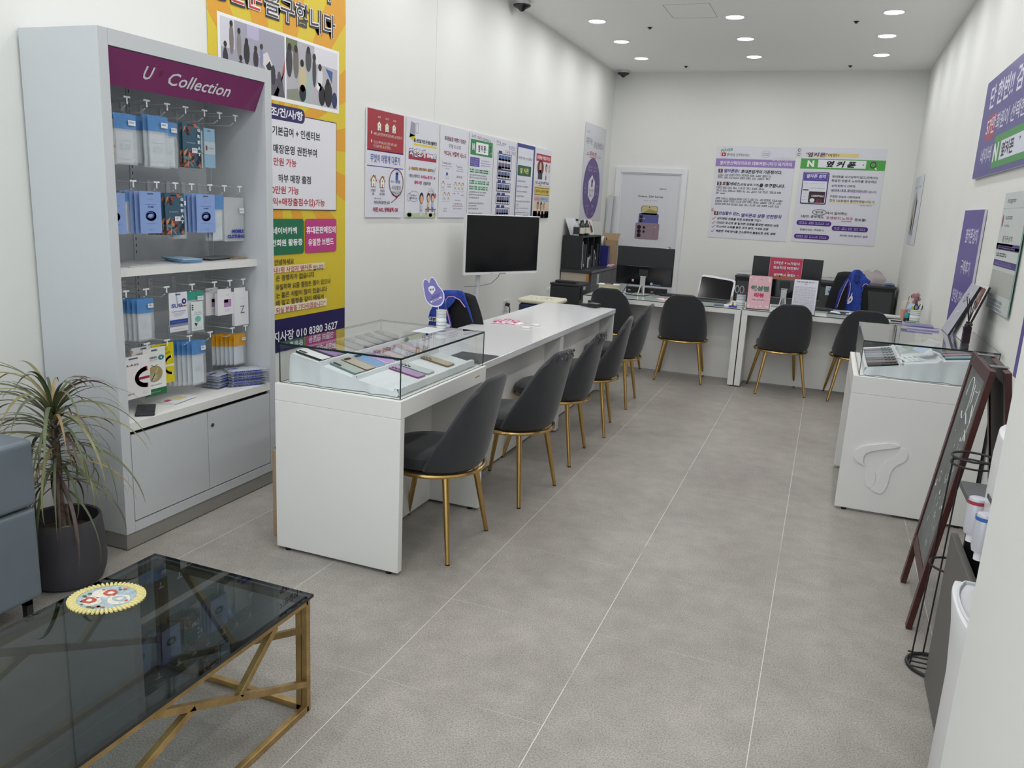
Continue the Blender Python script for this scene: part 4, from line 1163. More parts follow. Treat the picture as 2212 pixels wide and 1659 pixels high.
def blue_pouch(y0, y1, z0, z1, x, lab, group, top='5b93cf', cut=.70, printed=True, sticker=True):
    t = thing('phone_case_pouch', lab, 'phone case', (x, (y0 + y1) / 2, z0), 0, group)
    w, h = y1 - y0, z1 - z0
    rr = random.Random(int(1e4 * (y0 + z0 * 3)))
    m = MB()
    f = film_mat('blue_pouch_film_' + top, top, .85)
    def surf(u, v):
        bulge = .006 * math.sin(PI * u) * math.sin(PI * min(1, v * 1.1)) + .0012 * math.sin(u * 17 + v * 9)
        return (x + .001 + bulge, y0 + w * u, z0 + h * v)
    m.grid(lambda u, v: surf(u, v * cut), 6, 10, FILM); m.build('clear_bag', t, smooth=True)
    m = MB(); m.grid(lambda u, v: surf(u, cut + v * (1 - cut)), 6, 4, f); m.build('blue_header', t, smooth=True)
    a = Art(frame((x - .0045, y0 + w * .12, z0 + h * .03), (0, 1, 0), (0, 0, 1)), w * .76, h * .74, 'e3e8ee', .004)
    if printed:
        for v in (.10, .60, .86): a.rrect(w * .10, h * .74 * v, w * .64, h * .74 * v + h * .012, h * .005, '9fc0dc')
        a.up(); a.words(w * .14, h * .36, w * .62, h * .05, 'b9d0e4').words(w * .14, h * .29, w * .62, h * .04, 'b9d0e4')
    a.build('case_card', t)
    if sticker:
        a = Art(frame((x + .010, y1 - w * .42, z1 - h * .22), (0, 1, 0), (0, 0, 1)), w * .33, h * .10, 'e9ecf0', .0004)
        a.words(w * .04, h * .06, w * .29, h * .03, '6a6f78'); a.build('price_sticker', t)
    return t
def great_card(y0, y1, z0, z1, x, lab, group):
    t = thing('film_card', lab, 'screen film pack', (x, (y0 + y1) / 2, z0), 0, group)
    w, h = y1 - y0, z1 - z0
    a = Art(frame((x, y0, z0), (0, 1, 0), (0, 0, 1)), w, h, '3f5f73', .002)
    rr = random.Random(4)
    cs = ('2b2730', 'b86a4a', '8a4a44', '2b2730', '6d8a8c', 'c98a68', '37485a')
    for k in range(46):
        low = k % 5 != 0
        cx_, cy_ = rr.uniform(.03, .97) * w, (rr.uniform(.02, .36) if low else rr.uniform(.72, .97)) * h
        an = rr.uniform(0, 6.28); l = rr.uniform(.10, .26) * w; q = rr.uniform(.03, .09) * w
        P = [(cx_ + l * math.cos(an), cy_ + l * math.sin(an)), (cx_ + q * math.cos(an + 1.6), cy_ + q * math.sin(an + 1.6)), (cx_ - l * .7 * math.cos(an), cy_ - l * .7 * math.sin(an)), (cx_ + q * math.cos(an - 1.6), cy_ + q * math.sin(an - 1.6))]
        a.poly([(min(w, max(0, p[0])), min(h, max(0, p[1]))) for p in P], cs[k % 7]); a.L += .00004
    a.up()
    for k, ch in enumerate('GREAT'): a.text(ch, w * .86, h * (.86 - .135 * k), h * .075, 'dfe3e8', width=w * .15, bold=.06)
    a.words(w * .18, h * .56, w * .70, h * .022, 'c9d0d6').rect(w * .46, h * .34, w * .76, h * .45, 'e4e6ea'); a.up(); a.words(w * .50, h * .41, w * .72, h * .03, '6a6f78')
    a.build('card', t); hg = Art(frame((x + .0022, y0 + w * .3, z1 - h * .06), (0, 1, 0), (0, 0, 1)), w * .3, h * .02, '20242c', .0003); hg.build('hang_slot', t)
    return t
def film_card(y0, y1, z0, z1, x, lab, group):
    def art(a, w, h):
        hanger(a, w, h)
        a.words(w * .38, h * .82, w * .62, h * .012, '5f7ab8').words(w * .24, h * .69, w * .76, h * .018, '3f55a0').text('크리스탈필름', w * .5, h * .635, h * .034, '2f4696', maxw=w * .62, bold=.04)
        a.ring(w * .5, h * .42, w * .20, h * .085, w * .10, '4a68c0'); a.up(); a.ring(w * .46, h * .44, w * .17, h * .07, w * .035, '7f9ae0').words(w * .25, h * .24, w * .78, h * .012, '4a5fa8').words(w * .38, h * .10, w * .62, h * .012, '6a80b8').words(w * .40, h * .07, w * .60, h * .012, '6a80b8')
    t = thing('film_card', lab, 'screen film pack', (x, (y0 + y1) / 2, z0), 0, group)
    sheet(t, 'card', y0, y1, z0, z1, x, '8ea8dc', .002, art=art)
    return t
def stack(fn, n, y0, y1, z0, z1, x, dy, lab, group, **k):
    """n packs on one hook: the front one at x, the others behind and offset"""
    for i in range(n):
        nth = '' if i == 0 else (' second in', ' third in', ' fourth in', ' fifth in', ' sixth in', ' rearmost')[min(i - 1, 5)]
        fn(y0 - dy * i, y1 - dy * i, z0 + .001 * (i % 2), z1 + .001 * (i % 2), x - .016 * i, (lab + (',' + nth if nth else ', frontmost')), group, **k)
X0 = -.972
R1, R2, R3, R4 = ('phone accessories on the top hook row', 'phone accessories on the second hook row', 'phone accessories on the third hook row', 'phone accessories on the lowest hook row')
# row 1
def white_print(y0, y1, z0, z1, x, lab, group):
    t = thing('film_card', lab, 'screen film pack', (x, (y0 + y1) / 2, z0), 0, group)
    def art(a, w, h):
        a.line([(w * .02, h * .62), (w * .5, h * .55), (w * .98, h * .38)], h * .03, 'd09a58').line([(w * .1, h * .2), (w * .5, h * .12), (w * .9, h * .25)], h * .012, '5a6068').line([(w * .2, h * .8), (w * .8, h * .86)], h * .012, '8a9098').ring(w * .5, h * .12, w * .22, h * .06, h * .01, '5a6068')
    sheet(t, 'card', y0, y1, z0, z1, x, 'd6d6d0', .002, art=art)
white_print(-.165, -.069, 1.634, 1.816, X0, 'white card with an orange curve, beside the left frame on the top row', R1)
stack(blue_pouch, 2, -.085, .032, 1.636, 1.842, X0 + .010, .010, 'blue-topped case pouch nearest the left frame, top row', R1)
stack(blue_pouch, 2, .010, .113, 1.646, 1.844, X0 - .03, .010, 'blue-topped case pouch between the two front ones, top row', R1, sticker=False)
stack(blue_pouch, 2, .089, .205, 1.632, 1.852, X0 + .016, .012, 'large blue-topped case pouch in the middle of the top row', R1)
stack(blue_pouch, 1, .168, .268, 1.637, 1.834, X0 + .006, .010, 'blue-topped case pouch beside the teal card, top row', R1)
stack(great_card, 2, .292, .408, 1.644, 1.844, X0 + .016, .006, 'teal patterned card on the top row', R1)
white_print(.345, .442, 1.648, 1.818, X0 - .004, 'white card with an orange curve, behind the teal card on the top row', R1)
def blue_box(y0, y1, z0, z1, x, lab, group):
    t = thing('case_box', lab, 'phone case', (x, (y0 + y1) / 2, z0), 0, group)
    m = MB().box(x - .012, x, y0, y1, z0, z1, ink('7fa3bf')); m.build('box', t, bevel=.001)
    w, h = y1 - y0, z1 - z0
    a = Art(frame((x + .0012, y0, z0), (0, 1, 0), (0, 0, 1)), w, h, '8fb2cc', .0006); a.rect(w * .0, h * .34, w, h * .66, 'b8c4cc'); a.up(); a.oval(w * .2, h * .5, w * .08, h * .07, '6a3a3c', 12).words(w * .4, h * .5, w * .85, h * .03, '6a7078').rrect(w * .3, h * .92, w * .6, h * .95, h * .01, '4a6a86')
    a.build('front_print', t)
blue_box(.440, .512, 1.652, 1.832, X0 + .004, 'pale blue case box hanging at the right of the top row, front box', R1)
blue_box(.478, .547, 1.655, 1.830, X0 - .03, 'pale blue case box hanging at the right of the top row, rear box', R1)
# row 2
stack(film_card, 3, -.165, -.040, 1.349, 1.519, X0 + .004, .004, 'periwinkle film card beside the left frame on the second row', R2)
stack(blue_pouch, 2, -.082, .005, 1.350, 1.519, X0 - .02, .004, 'blue pouch tucked between film cards on the second row', R2, sticker=False, cut=.8)
stack(film_card, 5, .025, .146, 1.350, 1.530, X0 + .016, .011, 'periwinkle film card in the left pile of the second row', R2)
stack(great_card, 5, .172, .287, 1.340, 1.526, X0 + .014, .010, 'teal patterned card in the second row pile', R2)
stack(blue_pouch, 2, .236, .323, 1.320, 1.517, X0 - .01, .006, 'blue pouch to the right of the teal card pile on the second row', R2)
stack(film_card, 4, .366, .489, 1.348, 1.527, X0 + .014, .011, 'periwinkle film card in the right pile of the second row', R2)
stack(blue_pouch, 3, .478, .563, 1.305, 1.523, X0 + .004, .006, 'narrow blue pouch right of periwinkle cards, second row', R2, sticker=False)
t = thing('phone_case_pouch', 'clear pouch with blue block lettering at the right end of the second row', 'phone case', (X0, .63, 1.302), 0, R2)
m = MB(); m.grid(lambda u, v: (X0 + .004 + .007 * math.sin(PI * u) * math.sin(PI * v), .562 + .145 * u, 1.302 + .215 * v), 8, 8, film_mat('cloudy_bag', 'd9dde0', .62)); b_ = m.build('clear_bag', t, smooth=True)
MB().box(X0 - .012, X0 - .002, .575, .695, 1.31, 1.475, ink('c9ced2')).build('case', t, bevel=.004)
m = MB(); Tt2 = frame((X0 + .014, .640, 1.352), (0, 1, 0), (0, 0, 1)); m.text('MOBILE', .018, ink('2b3a9a'), Tt2 @ Matrix.Translation((.01, .0, 0)), .085, 'c', .07); m.text('CLOTHING', .018, ink('2b3a9a'), Tt2 @ Matrix.Translation((-.005, -.026, 0)), .125, 'c', .07); m.build('bag_lettering', t, weld=False)
a = Art(frame((X0 + .014, .665, 1.44), (0, 1, 0), (0, 0, 1)), .035, .026, 'e9ecf0', .0004); a.words(.006, .013, .03, .006, '6a6f78'); a.build('price_sticker', t)
# row 3
stack(blue_pouch, 5, -.021, .073, .878, 1.066, X0 + .016, .012, 'blue-topped pouch in the left pile of the third row', R3, cut=.66)
def sub_card(y0, y1, z0, z1, x, lab):
    t = thing('film_card', lab, 'screen film pack', (x, (y0 + y1) / 2, z0), 0, R3)
    def art(a, w, h):
        hanger(a, w, h); a.line([(w * .40, h), (w * .46, h * .66)], w * .06, 'a9b6cc').rect(0, h * .20, w, h * .31, '2f4a9e').rect(0, h * .13, w, h * .20, '8f929c')
        a.text('SUB', w * .42, h * .665, h * .10, '3550a0', width=w * .62, bold=.03).oval(w * .82, h * .76, w * .13, h * .075, '3a2f7c', 20).text('new', w * .84, h * .64, h * .045, 'c05040', width=w * .24, bold=.04)
        a.up(); a.oval(w * .82, h * .76, w * .05, h * .03, 'e8eaf0', 12).words(w * .12, h * .52, w * .9, h * .022, '3550a0').words(w * .2, h * .47, w * .8, h * .014, '8a90a0').words(w * .2, h * .44, w * .8, h * .014, '8a90a0').words(w * .28, h * .40, w * .7, h * .014, '8a90a0').words(w * .1, h * .255, w * .9, h * .02, '8ea2d8').words(w * .15, h * .06, w * .85, h * .018, 'c07a70')
    sheet(t, 'card', y0, y1, z0, z1, x, 'e4e6ee', .002, art=art)
sub_card(.169, .283, .894, 1.077, X0 + .014, 'white card with a mirrored-looking blue logo and blue band on the third row')
def teal_pouch(y0, y1, z0, z1, x, lab):
    t = blue_pouch(y0, y1, z0, z1, x, lab, R3, top='2fa08a', cut=.80, printed=False)
    w, h = y1 - y0, z1 - z0
    a = Art(frame((x + .0095, y0 + w * .2, z0 + h * .05), (0, 1, 0), (0, 0, 1)), w * .66, h * .70, 'dfe7e6', .0008)
    for v in (.62, .57, .52): a.oval(w * .08, h * v, w * .05, h * .02, '3a4048', 10)
    a.words(w * .16, h * .44, w * .60, h * .03, '8ab8ae').words(w * .10, h * .39, w * .62, h * .014, 'b05a50').oval(w * .36, h * .28, w * .17, h * .075, '6fbfb0', 18).poly([(w * .14, h * .20), (w * .34, h * .17), (w * .24, h * .10)], '33383f').words(w * .12, h * .06, w * .58, h * .02, '9ac8c0')
    a.build('front_print', t)
teal_pouch(.279, .397, .874, 1.073, X0 + .008, 'teal-topped case pouch right of the blue banded card on the third row')
def white_box(y0, y1, z0, z1, x, lab, z_print=False):
    t = thing('case_box', lab, 'phone case', (x, (y0 + y1) / 2, z0), 0, R3)
    w, h = y1 - y0, z1 - z0
    MB().box(x - .018, x, y0, y1, z0, z1 - .02, ink('e6e5e8')).box(x - .010, x - .008, y0 + .01, y1 - .01, z1 - .021, z1, ink('e6e5e8')).build('box', t, bevel=.001)
    a = Art(frame((x + .0012, y0, z0), (0, 1, 0), (0, 0, 1)), w, h - .02, 'eae9ec', .0006)
    if z_print: a.text('Z', w * .55, h * .42, h * .20, '6a6a72', width=w * .32, bold=.0).words(w * .45, h * .72, w * .75, h * .012, 'b8b8be')
    else:
        a.rrect(w * .36, h * .30, w * .80, h * .60, h * .03, 'b48ab8').rect(w * .38, h * .47, w * .62, h * .59, '2a2a30').words(w * .48, h * .76, w * .72, h * .02, '8a8a94').words(w * .40, h * .20, w * .75, h * .02, 'a0a0a8').words(w * .42, h * .14, w * .72, h * .02, 'a0a0a8')
    a.build('front_print', t)
white_box(.455, .560, .937, 1.072, X0 - .03, 'white phone case box at the back of the trio on the third row')
white_box(.490, .610, .937, 1.067, X0 + .012, 'white case box with a lilac folding phone picture on the third row')
white_box(.600, .705, .873, 1.066, X0 + .022, 'tall white case box marked with one grey letter on the third row', True)
# row 4
def glass_pack(y0, y1, z0, z1, x, lab, kind):
    t = thing('film_card', lab, 'tempered glass pack', (x, (y0 + y1) / 2, z0), 0, R4)
    def art(a, w, h):
        hanger(a, w, h)
        if kind == 0:
            a.text('GLASS', w * .42, h * .80, h * .045, '55504c', width=w * .48, bold=.02).ring(w * .92, h * .46, w * .34, h * .20, w * .11, 'a3283c', 95, 265).rect(w * .62, h * .42, w * .98, h * .48, 'a3283c')
            for v in (.92, .55, .08): a.rect(0, h * v - h * .06, w * .05, h * v + h * .02, 'd88a4a')
            a.words(w * .16, h * .12, w * .5, h * .03, '55504c').ring(w * .82, h * .10, w * .07, h * .03, .001, '8a8a94')
        elif kind == 1:
            a.text('COVERED', w * .36, h * .80, h * .042, '3a3a40', width=w * .50, bold=.03).text('FILM', w * .46, h * .745, h * .04, 'b0b0b4', width=w * .3, bold=.0).oval(w * .80, h * .78, w * .14, h * .055, '3a8a98', 18).rect(0, 0, w, h * .15, '2c6a44').oval(w * .48, h * .46, w * .36, h * .17, 'a89a68', 26)
            a.up(); a.text('e', w * .80, h * .78, h * .045, 'f0f4f4', bold=.04).oval(w * .44, h * .40, w * .16, h * .08, 'b8b094', 16).line([(w * .34, h * .35), (w * .62, h * .56)], w * .03, 'dcd8c8').line([(w * .35, h * .65), (w * .48, h * .61), (w * .62, h * .65)], w * .02, '5a6a3a').words(w * .2, h * .23, w * .78, h * .02, '3a3a40').words(w * .2, h * .08, w * .75, h * .02, 'b8d0c0')
        else:
            a.text('Tempered', w * .45, h * .82, h * .04, '3a3628', width=w * .5, bold=.0, rot=.2).text('GLASS', w * .62, h * .74, h * .05, '3a3628', width=w * .42, bold=.0, rot=.2).ring(w * .95, h * .44, w * .42, h * .22, w * .09, 'eceade', 100, 262).rect(w * .55, h * .41, w * .98, h * .46, 'eceade').rect(w * .08, h * .56, w * .24, h * .61, 'c88a5a').rect(w * .12, h * .16, w * .4, h * .22, 'e6e8da')
    sheet(t, 'card', y0, y1, z0, z1, x, ('e9e7e9', 'e9eae8', 'd9c922')[kind], .005, art=art)
glass_pack(-.160, .022, .632, .822, X0 + .030, 'white tempered glass pack with a dark red letter arc on the lowest row', 0)
glass_pack(.004, .134, .615, .838, X0 + .012, 'white pack with a round stone picture and green foot on the lowest row', 1)
glass_pack(-.035, .100, .690, .846, X0 - .012, 'white pack showing behind the round stone pack on the lowest row', 0)
glass_pack(.075, .205, .655, .845, X0 - .006, 'yellow tempered glass pack on the lowest row', 2)
stack(blue_pouch, 7, .292, .385, .618, .834, X0 + .020, .015, 'blue-topped pouch in the big pile on the lowest row', R4, cut=.70)
stack(blue_pouch, 6, .602, .692, .664, .825, X0 + .008, .014, 'orange-yellow topped pouch in the pile on the lowest row', R4, top='e0a21c', cut=.62, printed=False)

# ---- things lying on the cabinet deck
CLR = film_mat('wrapped_film', 'd5dbe6', .55)
def wrapped(cx, cy, n, rz, lab):
    for i in range(n):
        z = .5665 + i * .0145
        t = thing('wrapped_case', lab[i] if isinstance(lab, list) else lab, 'phone case', (cx + .004 * (i % 2), cy + .003 * ((i * 7) % 3), z), rz, 'wrapped phone cases stacked on the cabinet deck')
        MB().box(-.04, .04, -.075, .075, .0008, .0095, ink('d3d7e2')).build('case', t, world=False, bevel=.004, segs=3)
        m = MB(); m.grid(lambda u, v: (-.052 + .104 * u, -.095 + .20 * v, .0098 + .003 * math.sin(PI * u) * math.sin(PI * v) + .0012 * math.sin(u * 23 + v * 31 + i)), 8, 10, CLR)
        m.box(-.052, .052, -.095, .105, .0002, .0006, CLR); m.build('clear_bag', t, world=False, smooth=True)
        a = MB()
        Tq = frame((.0535, 0, .0065), (0, 1, 0), (0, 0, 1)); a.text('MOBILE CLOTHING', .0075, ink('2b3a9a'), Tq, .14, 'c', .06)
        Tq = frame((-.005, -.09, .0108), (0, 1, 0), (-1, 0, 0)); a.text('MOBILE', .016, ink('2b3a9a'), Tq @ Matrix.Translation((.03, .0, .002)), .05, 'c', .06)
        a.build('bag_lettering', t, world=False, weld=False)
ordn = ['bottom one', 'second from the bottom', 'third from the bottom', 'fourth from the bottom', 'fifth from the bottom', 'topmost']
wrapped(-1.005, .545, 5, .10, ['clear-wrapped phone case in the rear low stack on the deck, ' + ('topmost' if k == 4 else ordn[k]) for k in range(5)])
wrapped(-.925, .625, 6, -.55, ['clear-wrapped phone case in the front fanned stack on the deck, ' + ordn[k] for k in range(6)])
t = thing('black_pouch', 'shiny black flat pouch lying at the front left of the cabinet deck', 'pouch', (-.925, -.03, .5662), .75)
MB().box(-.040, .040, -.085, .085, .0005, .013, mat('black_vinyl', '26272b', .18)).build('pouch_body', t, world=False, bevel=.005, segs=3)
for k, (dx, dy, rz, w, l, c) in enumerate(((-.975, .175, .35, .085, .15, 'd9dce2'), (-.955, .20, .15, .085, .16, 'e2e3e6'))):
    t = thing('film_envelope', ('lower' if k == 0 else 'upper') + ' white film envelope lying on the deck below the yellow pack', 'envelope', (dx, dy, .5662 + k * .0035), rz, 'film envelopes on the cabinet deck')
    MB().box(-w / 2, w / 2, -l / 2, l / 2, .0003, .003, ink(c)).build('envelope', t, world=False)
    a = Art(frame((-w / 2, -l / 2, .0033), (0, 1, 0), (-1, 0, 0)), l, w, c, .0002) if False else None
    m = MB().poly([(-w * .4, -l * .45, .0034), (-w * .1, -l * .45, .0034), (-w * .1, -l * .2, .0034), (-w * .4, -l * .2, .0034)], ink('b8486a' if k else 'c9c0a0'), None).poly([(-w * .35, -l * .15, .0034), (w * .2, -l * .15, .0034), (w * .2, l * .3, .0034), (-w * .35, l * .3, .0034)], ink('d9cf9a'))
    m.build('printed_patch', t, world=False, weld=False)
# ---- flat packs on the middle shelf
for k, (x, y, rz, w, l, h_, c, lab, nm) in enumerate(((-1.00, .02, .2, .10, .20, .006, 'd6dade', 'clear bag with a white card at the left of the middle shelf', 'film_bag'), (-.985, .12, -.35, .09, .17, .005, 'e0e2e6', 'white card bag beside the booklets on the middle shelf', 'film_bag'),
                          (-1.04, .56, .1, .12, .20, .012, '33343a', 'dark flat pack on the middle shelf between booklets and the tan sheet', 'flat_pack'), (-1.04, .665, .0, .16, .10, .009, 'a8895c', 'tan card pack at the right end of the middle shelf', 'flat_pack'))):
    t = thing(nm, lab, 'flat pack', (x, y, 1.2103), rz)
    MB().box(-w / 2, w / 2, -l / 2, l / 2, 0, h_ * .7, ink(c)).build('card', t, world=False, bevel=.001)
    m = MB(); m.grid(lambda u, v: (-w * .55 + w * 1.1 * u, -l * .53 + l * 1.06 * v, h_ * .75 + .0025 * math.sin(PI * u) * math.sin(PI * v) + .0008 * math.sin(19 * u + 13 * v)), 8, 8, FILM); m.build('clear_bag', t, world=False, smooth=True)
for i in range(5):
    t = thing('film_booklet', 'thin blue film booklet in the little pile on the middle shelf, ' + ('bottom one', 'second from the bottom', 'middle one', 'second from the top', 'topmost')[i], 'film pack', (-1.02 + .003 * i, .335 - .006 * i, 1.2103 + .0042 * i), -.42 + .05 * i, 'blue film booklets on the middle shelf')
    MB().box(-.09, .09, -.05, .05, 0, .0038, ink('6f9cc8' if i % 2 else 'a8c4dc')).build('cover', t, world=False)

# ================================================================ phones
def rrect2(w, l, r, n=5):
    pts = []
    for cx, cy, t0 in ((w / 2 - r, l / 2 - r, 0), (-w / 2 + r, l / 2 - r, 90), (-w / 2 + r, -l / 2 + r, 180), (w / 2 - r, -l / 2 + r, 270)):
        for k in range(n): 
            t = math.radians(t0 + 90 * k / (n - 1)); pts.append((cx + r * math.cos(t), cy + r * math.sin(t)))
    return pts
def phone(loc, rot, col, edge, lab, group, cams='row', w=.072, l=.152):
    """lies on its screen; local +y is the camera end"""
    t = thing('display_phone', lab, 'phone', loc, 0, group)
    t.rotation_euler = rot
    mb = MB().prism(rrect2(w, l, .009), .0004, .0078, mat('phone_edge_' + edge, edge, .25, metal=.6))
    mb.build('body', t, world=False, bevel=.0012)
    MB().prism(rrect2(w - .004, l - .004, .008), .0078, .0083, mat('phone_back_' + col, col, .12, spec=.7)).build('back_glass', t, world=False)
    c = MB()
    if cams == 'strip': c.prism([(p[0] - w / 2 + .014, p[1] + l / 2 - .032) for p in rrect2(.015, .042, .007)], .0083, .0100, BLACKG)
    elif cams == 'pill':
        c.prism([(p[0] - .005, p[1] + l / 2 - .014) for p in rrect2(.045, .016, .007)], .0083, .0100, BLACKG)
    else:
        for k in range(3): c.cyl((-w / 2 + .014, l / 2 - .014 - .018 * k, .0083), (-w / 2 + .014, l / 2 - .014 - .018 * k, .0103), .0066, BLACKG, n=14)
        for k in range(2): c.cyl((-w / 2 + .030, l / 2 - .018 - .018 * k, .0083), (-w / 2 + .030, l / 2 - .018 - .018 * k, .0095), .0040, BLACKG, n=12)
    c.build('camera_lenses', t, world=False)
    return t

def riser(name, prof, ya, yb, lab, zb, skirt_amp=.008, xb=None):
    t = thing(name, lab, 'display stand', ((prof[0][0] + prof[-1][0]) / 2, (ya + yb) / 2, zb))
    m = MB(); n = len(prof); N = 26
    P = []
    for a, b2 in zip(prof, prof[1:]):
        for k in range(3): P.append((a[0] + (b2[0] - a[0]) * k / 3, a[1] + (b2[1] - a[1]) * k / 3))
    P.append(prof[-1]); n = len(P)
    m.grid(lambda u, v: (P[round(u * (n - 1))][0], ya + (yb - ya) * v, P[round(u * (n - 1))][1] + .0008 * math.sin(v * 40 + u * 9)), n - 1, N, CLOTH)
    m.build('drape_top', t, smooth=True)
    m = MB(); M2 = 60
    x0, x1 = prof[0][0], prof[-1][0]
    def top(x):
        for a, b2 in zip(prof, prof[1:]):
            if a[0] <= x <= b2[0] and b2[0] > a[0]: return a[1] + (b2[1] - a[1]) * (x - a[0]) / (b2[0] - a[0])
        return prof[-1][1]
    for yy, s_ in ((ya, -1), (yb, 1)):
        m.grid(lambda u, v: (x0 + (x1 - x0) * u, yy + s_ * (skirt_amp * v * (1.1 + math.sin(u * 19 + 2 * math.sin(u * 7)) + .5 * math.sin(u * 43))), zb + .002 + (max(zb + .003, top(x0 + .001 + (x1 - x0 - .002) * u)) - zb - .002) * (1 - v)), M2, 8, CLOTH)
    m.build('drape_skirt', t, smooth=True)
    return t
LZ = .7625
riser('draped_riser', [(-.262, LZ + .002), (-.264, .872), (-.256, .884), (-.118, .858), (-.112, .867), (-.101, .867), (-.096, .848), (.052, .817), (.058, .827), (.070, .827), (.075, .810), (.246, .782), (.251, .794), (.268, .794), (.271, LZ + .002)], .128, .890, 'white cloth-draped stepped riser inside the glass case by the tall cabinet', LZ)
GL = 'display phones in the glass case by the tall cabinet'
def lp(x, y, z, slope, rz=0.0):
    return (x, y, z), (0, 0, 0)
def place_left(tier, y, col, edge, lab, cams='row', dx=0, rz=0.0):
    cx, cz, sl = {1: (-.186, .8735, math.atan2(.026, .138)), 2: (-.024, .8345, math.atan2(.031, .148)), 3: (.160, .7985, math.atan2(.028, .171))}[tier]
    # long axis along -x (camera end towards the wall), tilted down towards +x
    R = Matrix.Rotation(rz, 3, 'Z') @ Matrix.Rotation(sl, 3, 'Y') @ Matrix.Rotation(PI / 2, 3, 'Z')
    return phone((cx + dx, y, cz), R.to_euler(), col, edge, lab, GL, cams, l=.142 if tier < 3 else .155)
place_left(1, .190, 'e6e9ea', '2a2c30', 'white phone with dark edge on the top step, nearest the front pane', 'strip', rz=.0)
place_left(1, .285, '8a6aa0', '5a4a66', 'purple phone on the top step beside the white one', 'pill')
for k, y in enumerate((.385, .475, .565, .655, .745, .835)):
    place_left(1, y, ('8f9599', '70767a')[k % 2], '3a3d40', 'grey phone on the top step, ' + ('third', 'fourth', 'fifth', 'sixth', 'seventh', 'last')[k] + ' from the front pane', 'row')
place_left(2, .205, 'a9b3ab', '6f8a86', 'pale green-grey phone on the middle step, nearest the front pane', 'strip', rz=-.10)
place_left(2, .292, 'b5ad98', '8a6a62', 'beige phone with pinkish edge on the middle step', 'pill', rz=-.08)
place_left(2, .378, '6d9ad0', 'd0d6dc', 'sky blue phone on the middle step', 'pill', rz=-.06)
place_left(2, .464, 'b58ad6', 'd8d8e0', 'violet phone on the middle step', 'pill')
for k, (y, c) in enumerate(((.560, 'c8a49c'), (.655, 'b8bcc4'), (.750, 'd3a08e'), (.840, '9aa4b4'))):
    place_left(2, y, c, '8a8a90', ('rose', 'light silver', 'coral', 'steel blue')[k] + ' phone towards the far end of the middle step', 'row')
place_left(3, .420, 'b49ac4', '8c4a78', 'lilac phone with plum edge on the lowest step', 'row', dx=-.01, rz=-.03)
place_left(3, .508, 'c9ced0', '9aa0a4', 'silver white phone beside the lilac one on the lowest step', 'row', dx=-.01, rz=-.03)
place_left(3, .720, 'b3a488', '7a6a50', 'champagne gold phone alone near the far end of the lowest step', 'row', dx=-.01, rz=-.05)

RZ = .7555
riser('draped_riser', [(2.094, RZ + .002), (2.096, .790), (2.104, .796), (2.262, .822), (2.268, .834), (2.278, .836), (2.282, .822), (2.290, .834), (2.440, .858), (2.448, .872), (2.458, .874), (2.464, .860), (2.475, .868), (2.640, .890), (2.648, .898), (2.655, RZ + .002)], 1.962, 2.690, 'grey-white cloth riser inside the glass case with the raised emblem', RZ, .010)
GRP = 'display phones in the glass case with the raised emblem'
def place_right(tier, y, col, edge, lab, cams='row', rz=0.0):
    cx, cz, sl = {1: (2.183, .8095, -math.atan2(.026, .158)), 3: (2.556, .8795, -math.atan2(.022, .165))}[tier]
    R = Matrix.Rotation(rz, 3, 'Z') @ Matrix.Rotation(sl, 3, 'Y') @ Matrix.Rotation(-PI / 2, 3, 'Z')
    return phone((cx, y, cz), R.to_euler(), col, edge, lab, GRP, cams)
for k, (y, c, e, n_) in enumerate(((2.008, '2b2d31', '1b1c1e', 'black phone nearest the emblem panel on the lower step'), (2.098, '9a7f84', '6a565a', 'dusty pink phone on the lower step'), (2.186, '565a60', '2e3034', 'dark grey phone on the lower step'), (2.274, 'a5a79c', '70726a', 'olive grey phone on the lower step'), (2.362, 'a9a4c0', '7c788e', 'lavender phone on the lower step'), (2.45, '8c9096', '5a5d62', 'mid grey phone on the lower step'), (2.54, '6f7278', '484b50', 'slate phone at the far end of the lower step'))):
    place_right(1, y, c, e, n_ + ' of the emblem counter', rz=.05)
for k, (y, c, e, n_) in enumerate(((2.06, 'a8c4c4', '3a6f8c', 'pale mint phone on the upper step'), (2.15, 'b89aa4', '7a3a4a', 'rose phone on the upper step'), (2.24, '9a8a9c', '5c4a66', 'mauve phone on the upper step'), (2.33, '8a8464', '5a563e', 'khaki phone on the upper step'))):
    place_right(3, y, c, e, n_ + ' of the emblem counter', 'pill')
t = thing('price_card', 'white price card lying on the middle step of the emblem counter', 'card', (2.325, 2.10, .8445))
t.rotation_euler = (0, -.155, .25)
a = Art(frame((-.05, -.075, .001), (0, 1, 0), (-1, 0, 0)) @ Matrix.Translation((0, -.1, 0)), .15, .10, 'dde2e2', .0008)
for v in (.02, .045, .07): a.words(.015, v, .07, .007, '8a9098').words(.09, v, .135, .009, '33363c')
a.build('card', t, world=False)
t = thing('tri_fold_leaflet', 'pale blue leaflet standing tilted behind the price card', 'leaflet', (2.40, 2.16, .884)); t.rotation_euler = (0, 0, .35)
MB().add([(-.05, -.06, 0), (-.05, .06, 0), (.03, .06, .062), (.03, -.06, .062)], [(0, 1, 2, 3)], ink('b4bfd6')).build('front_leaf', t, world=False, solid=.0008)
MB().add([(.03, -.06, .062), (.03, .06, .062), (.06, .06, .0), (.06, -.06, .0)], [(0, 1, 2, 3)], ink('c9ced8')).build('rear_leaf', t, world=False, solid=.0008)
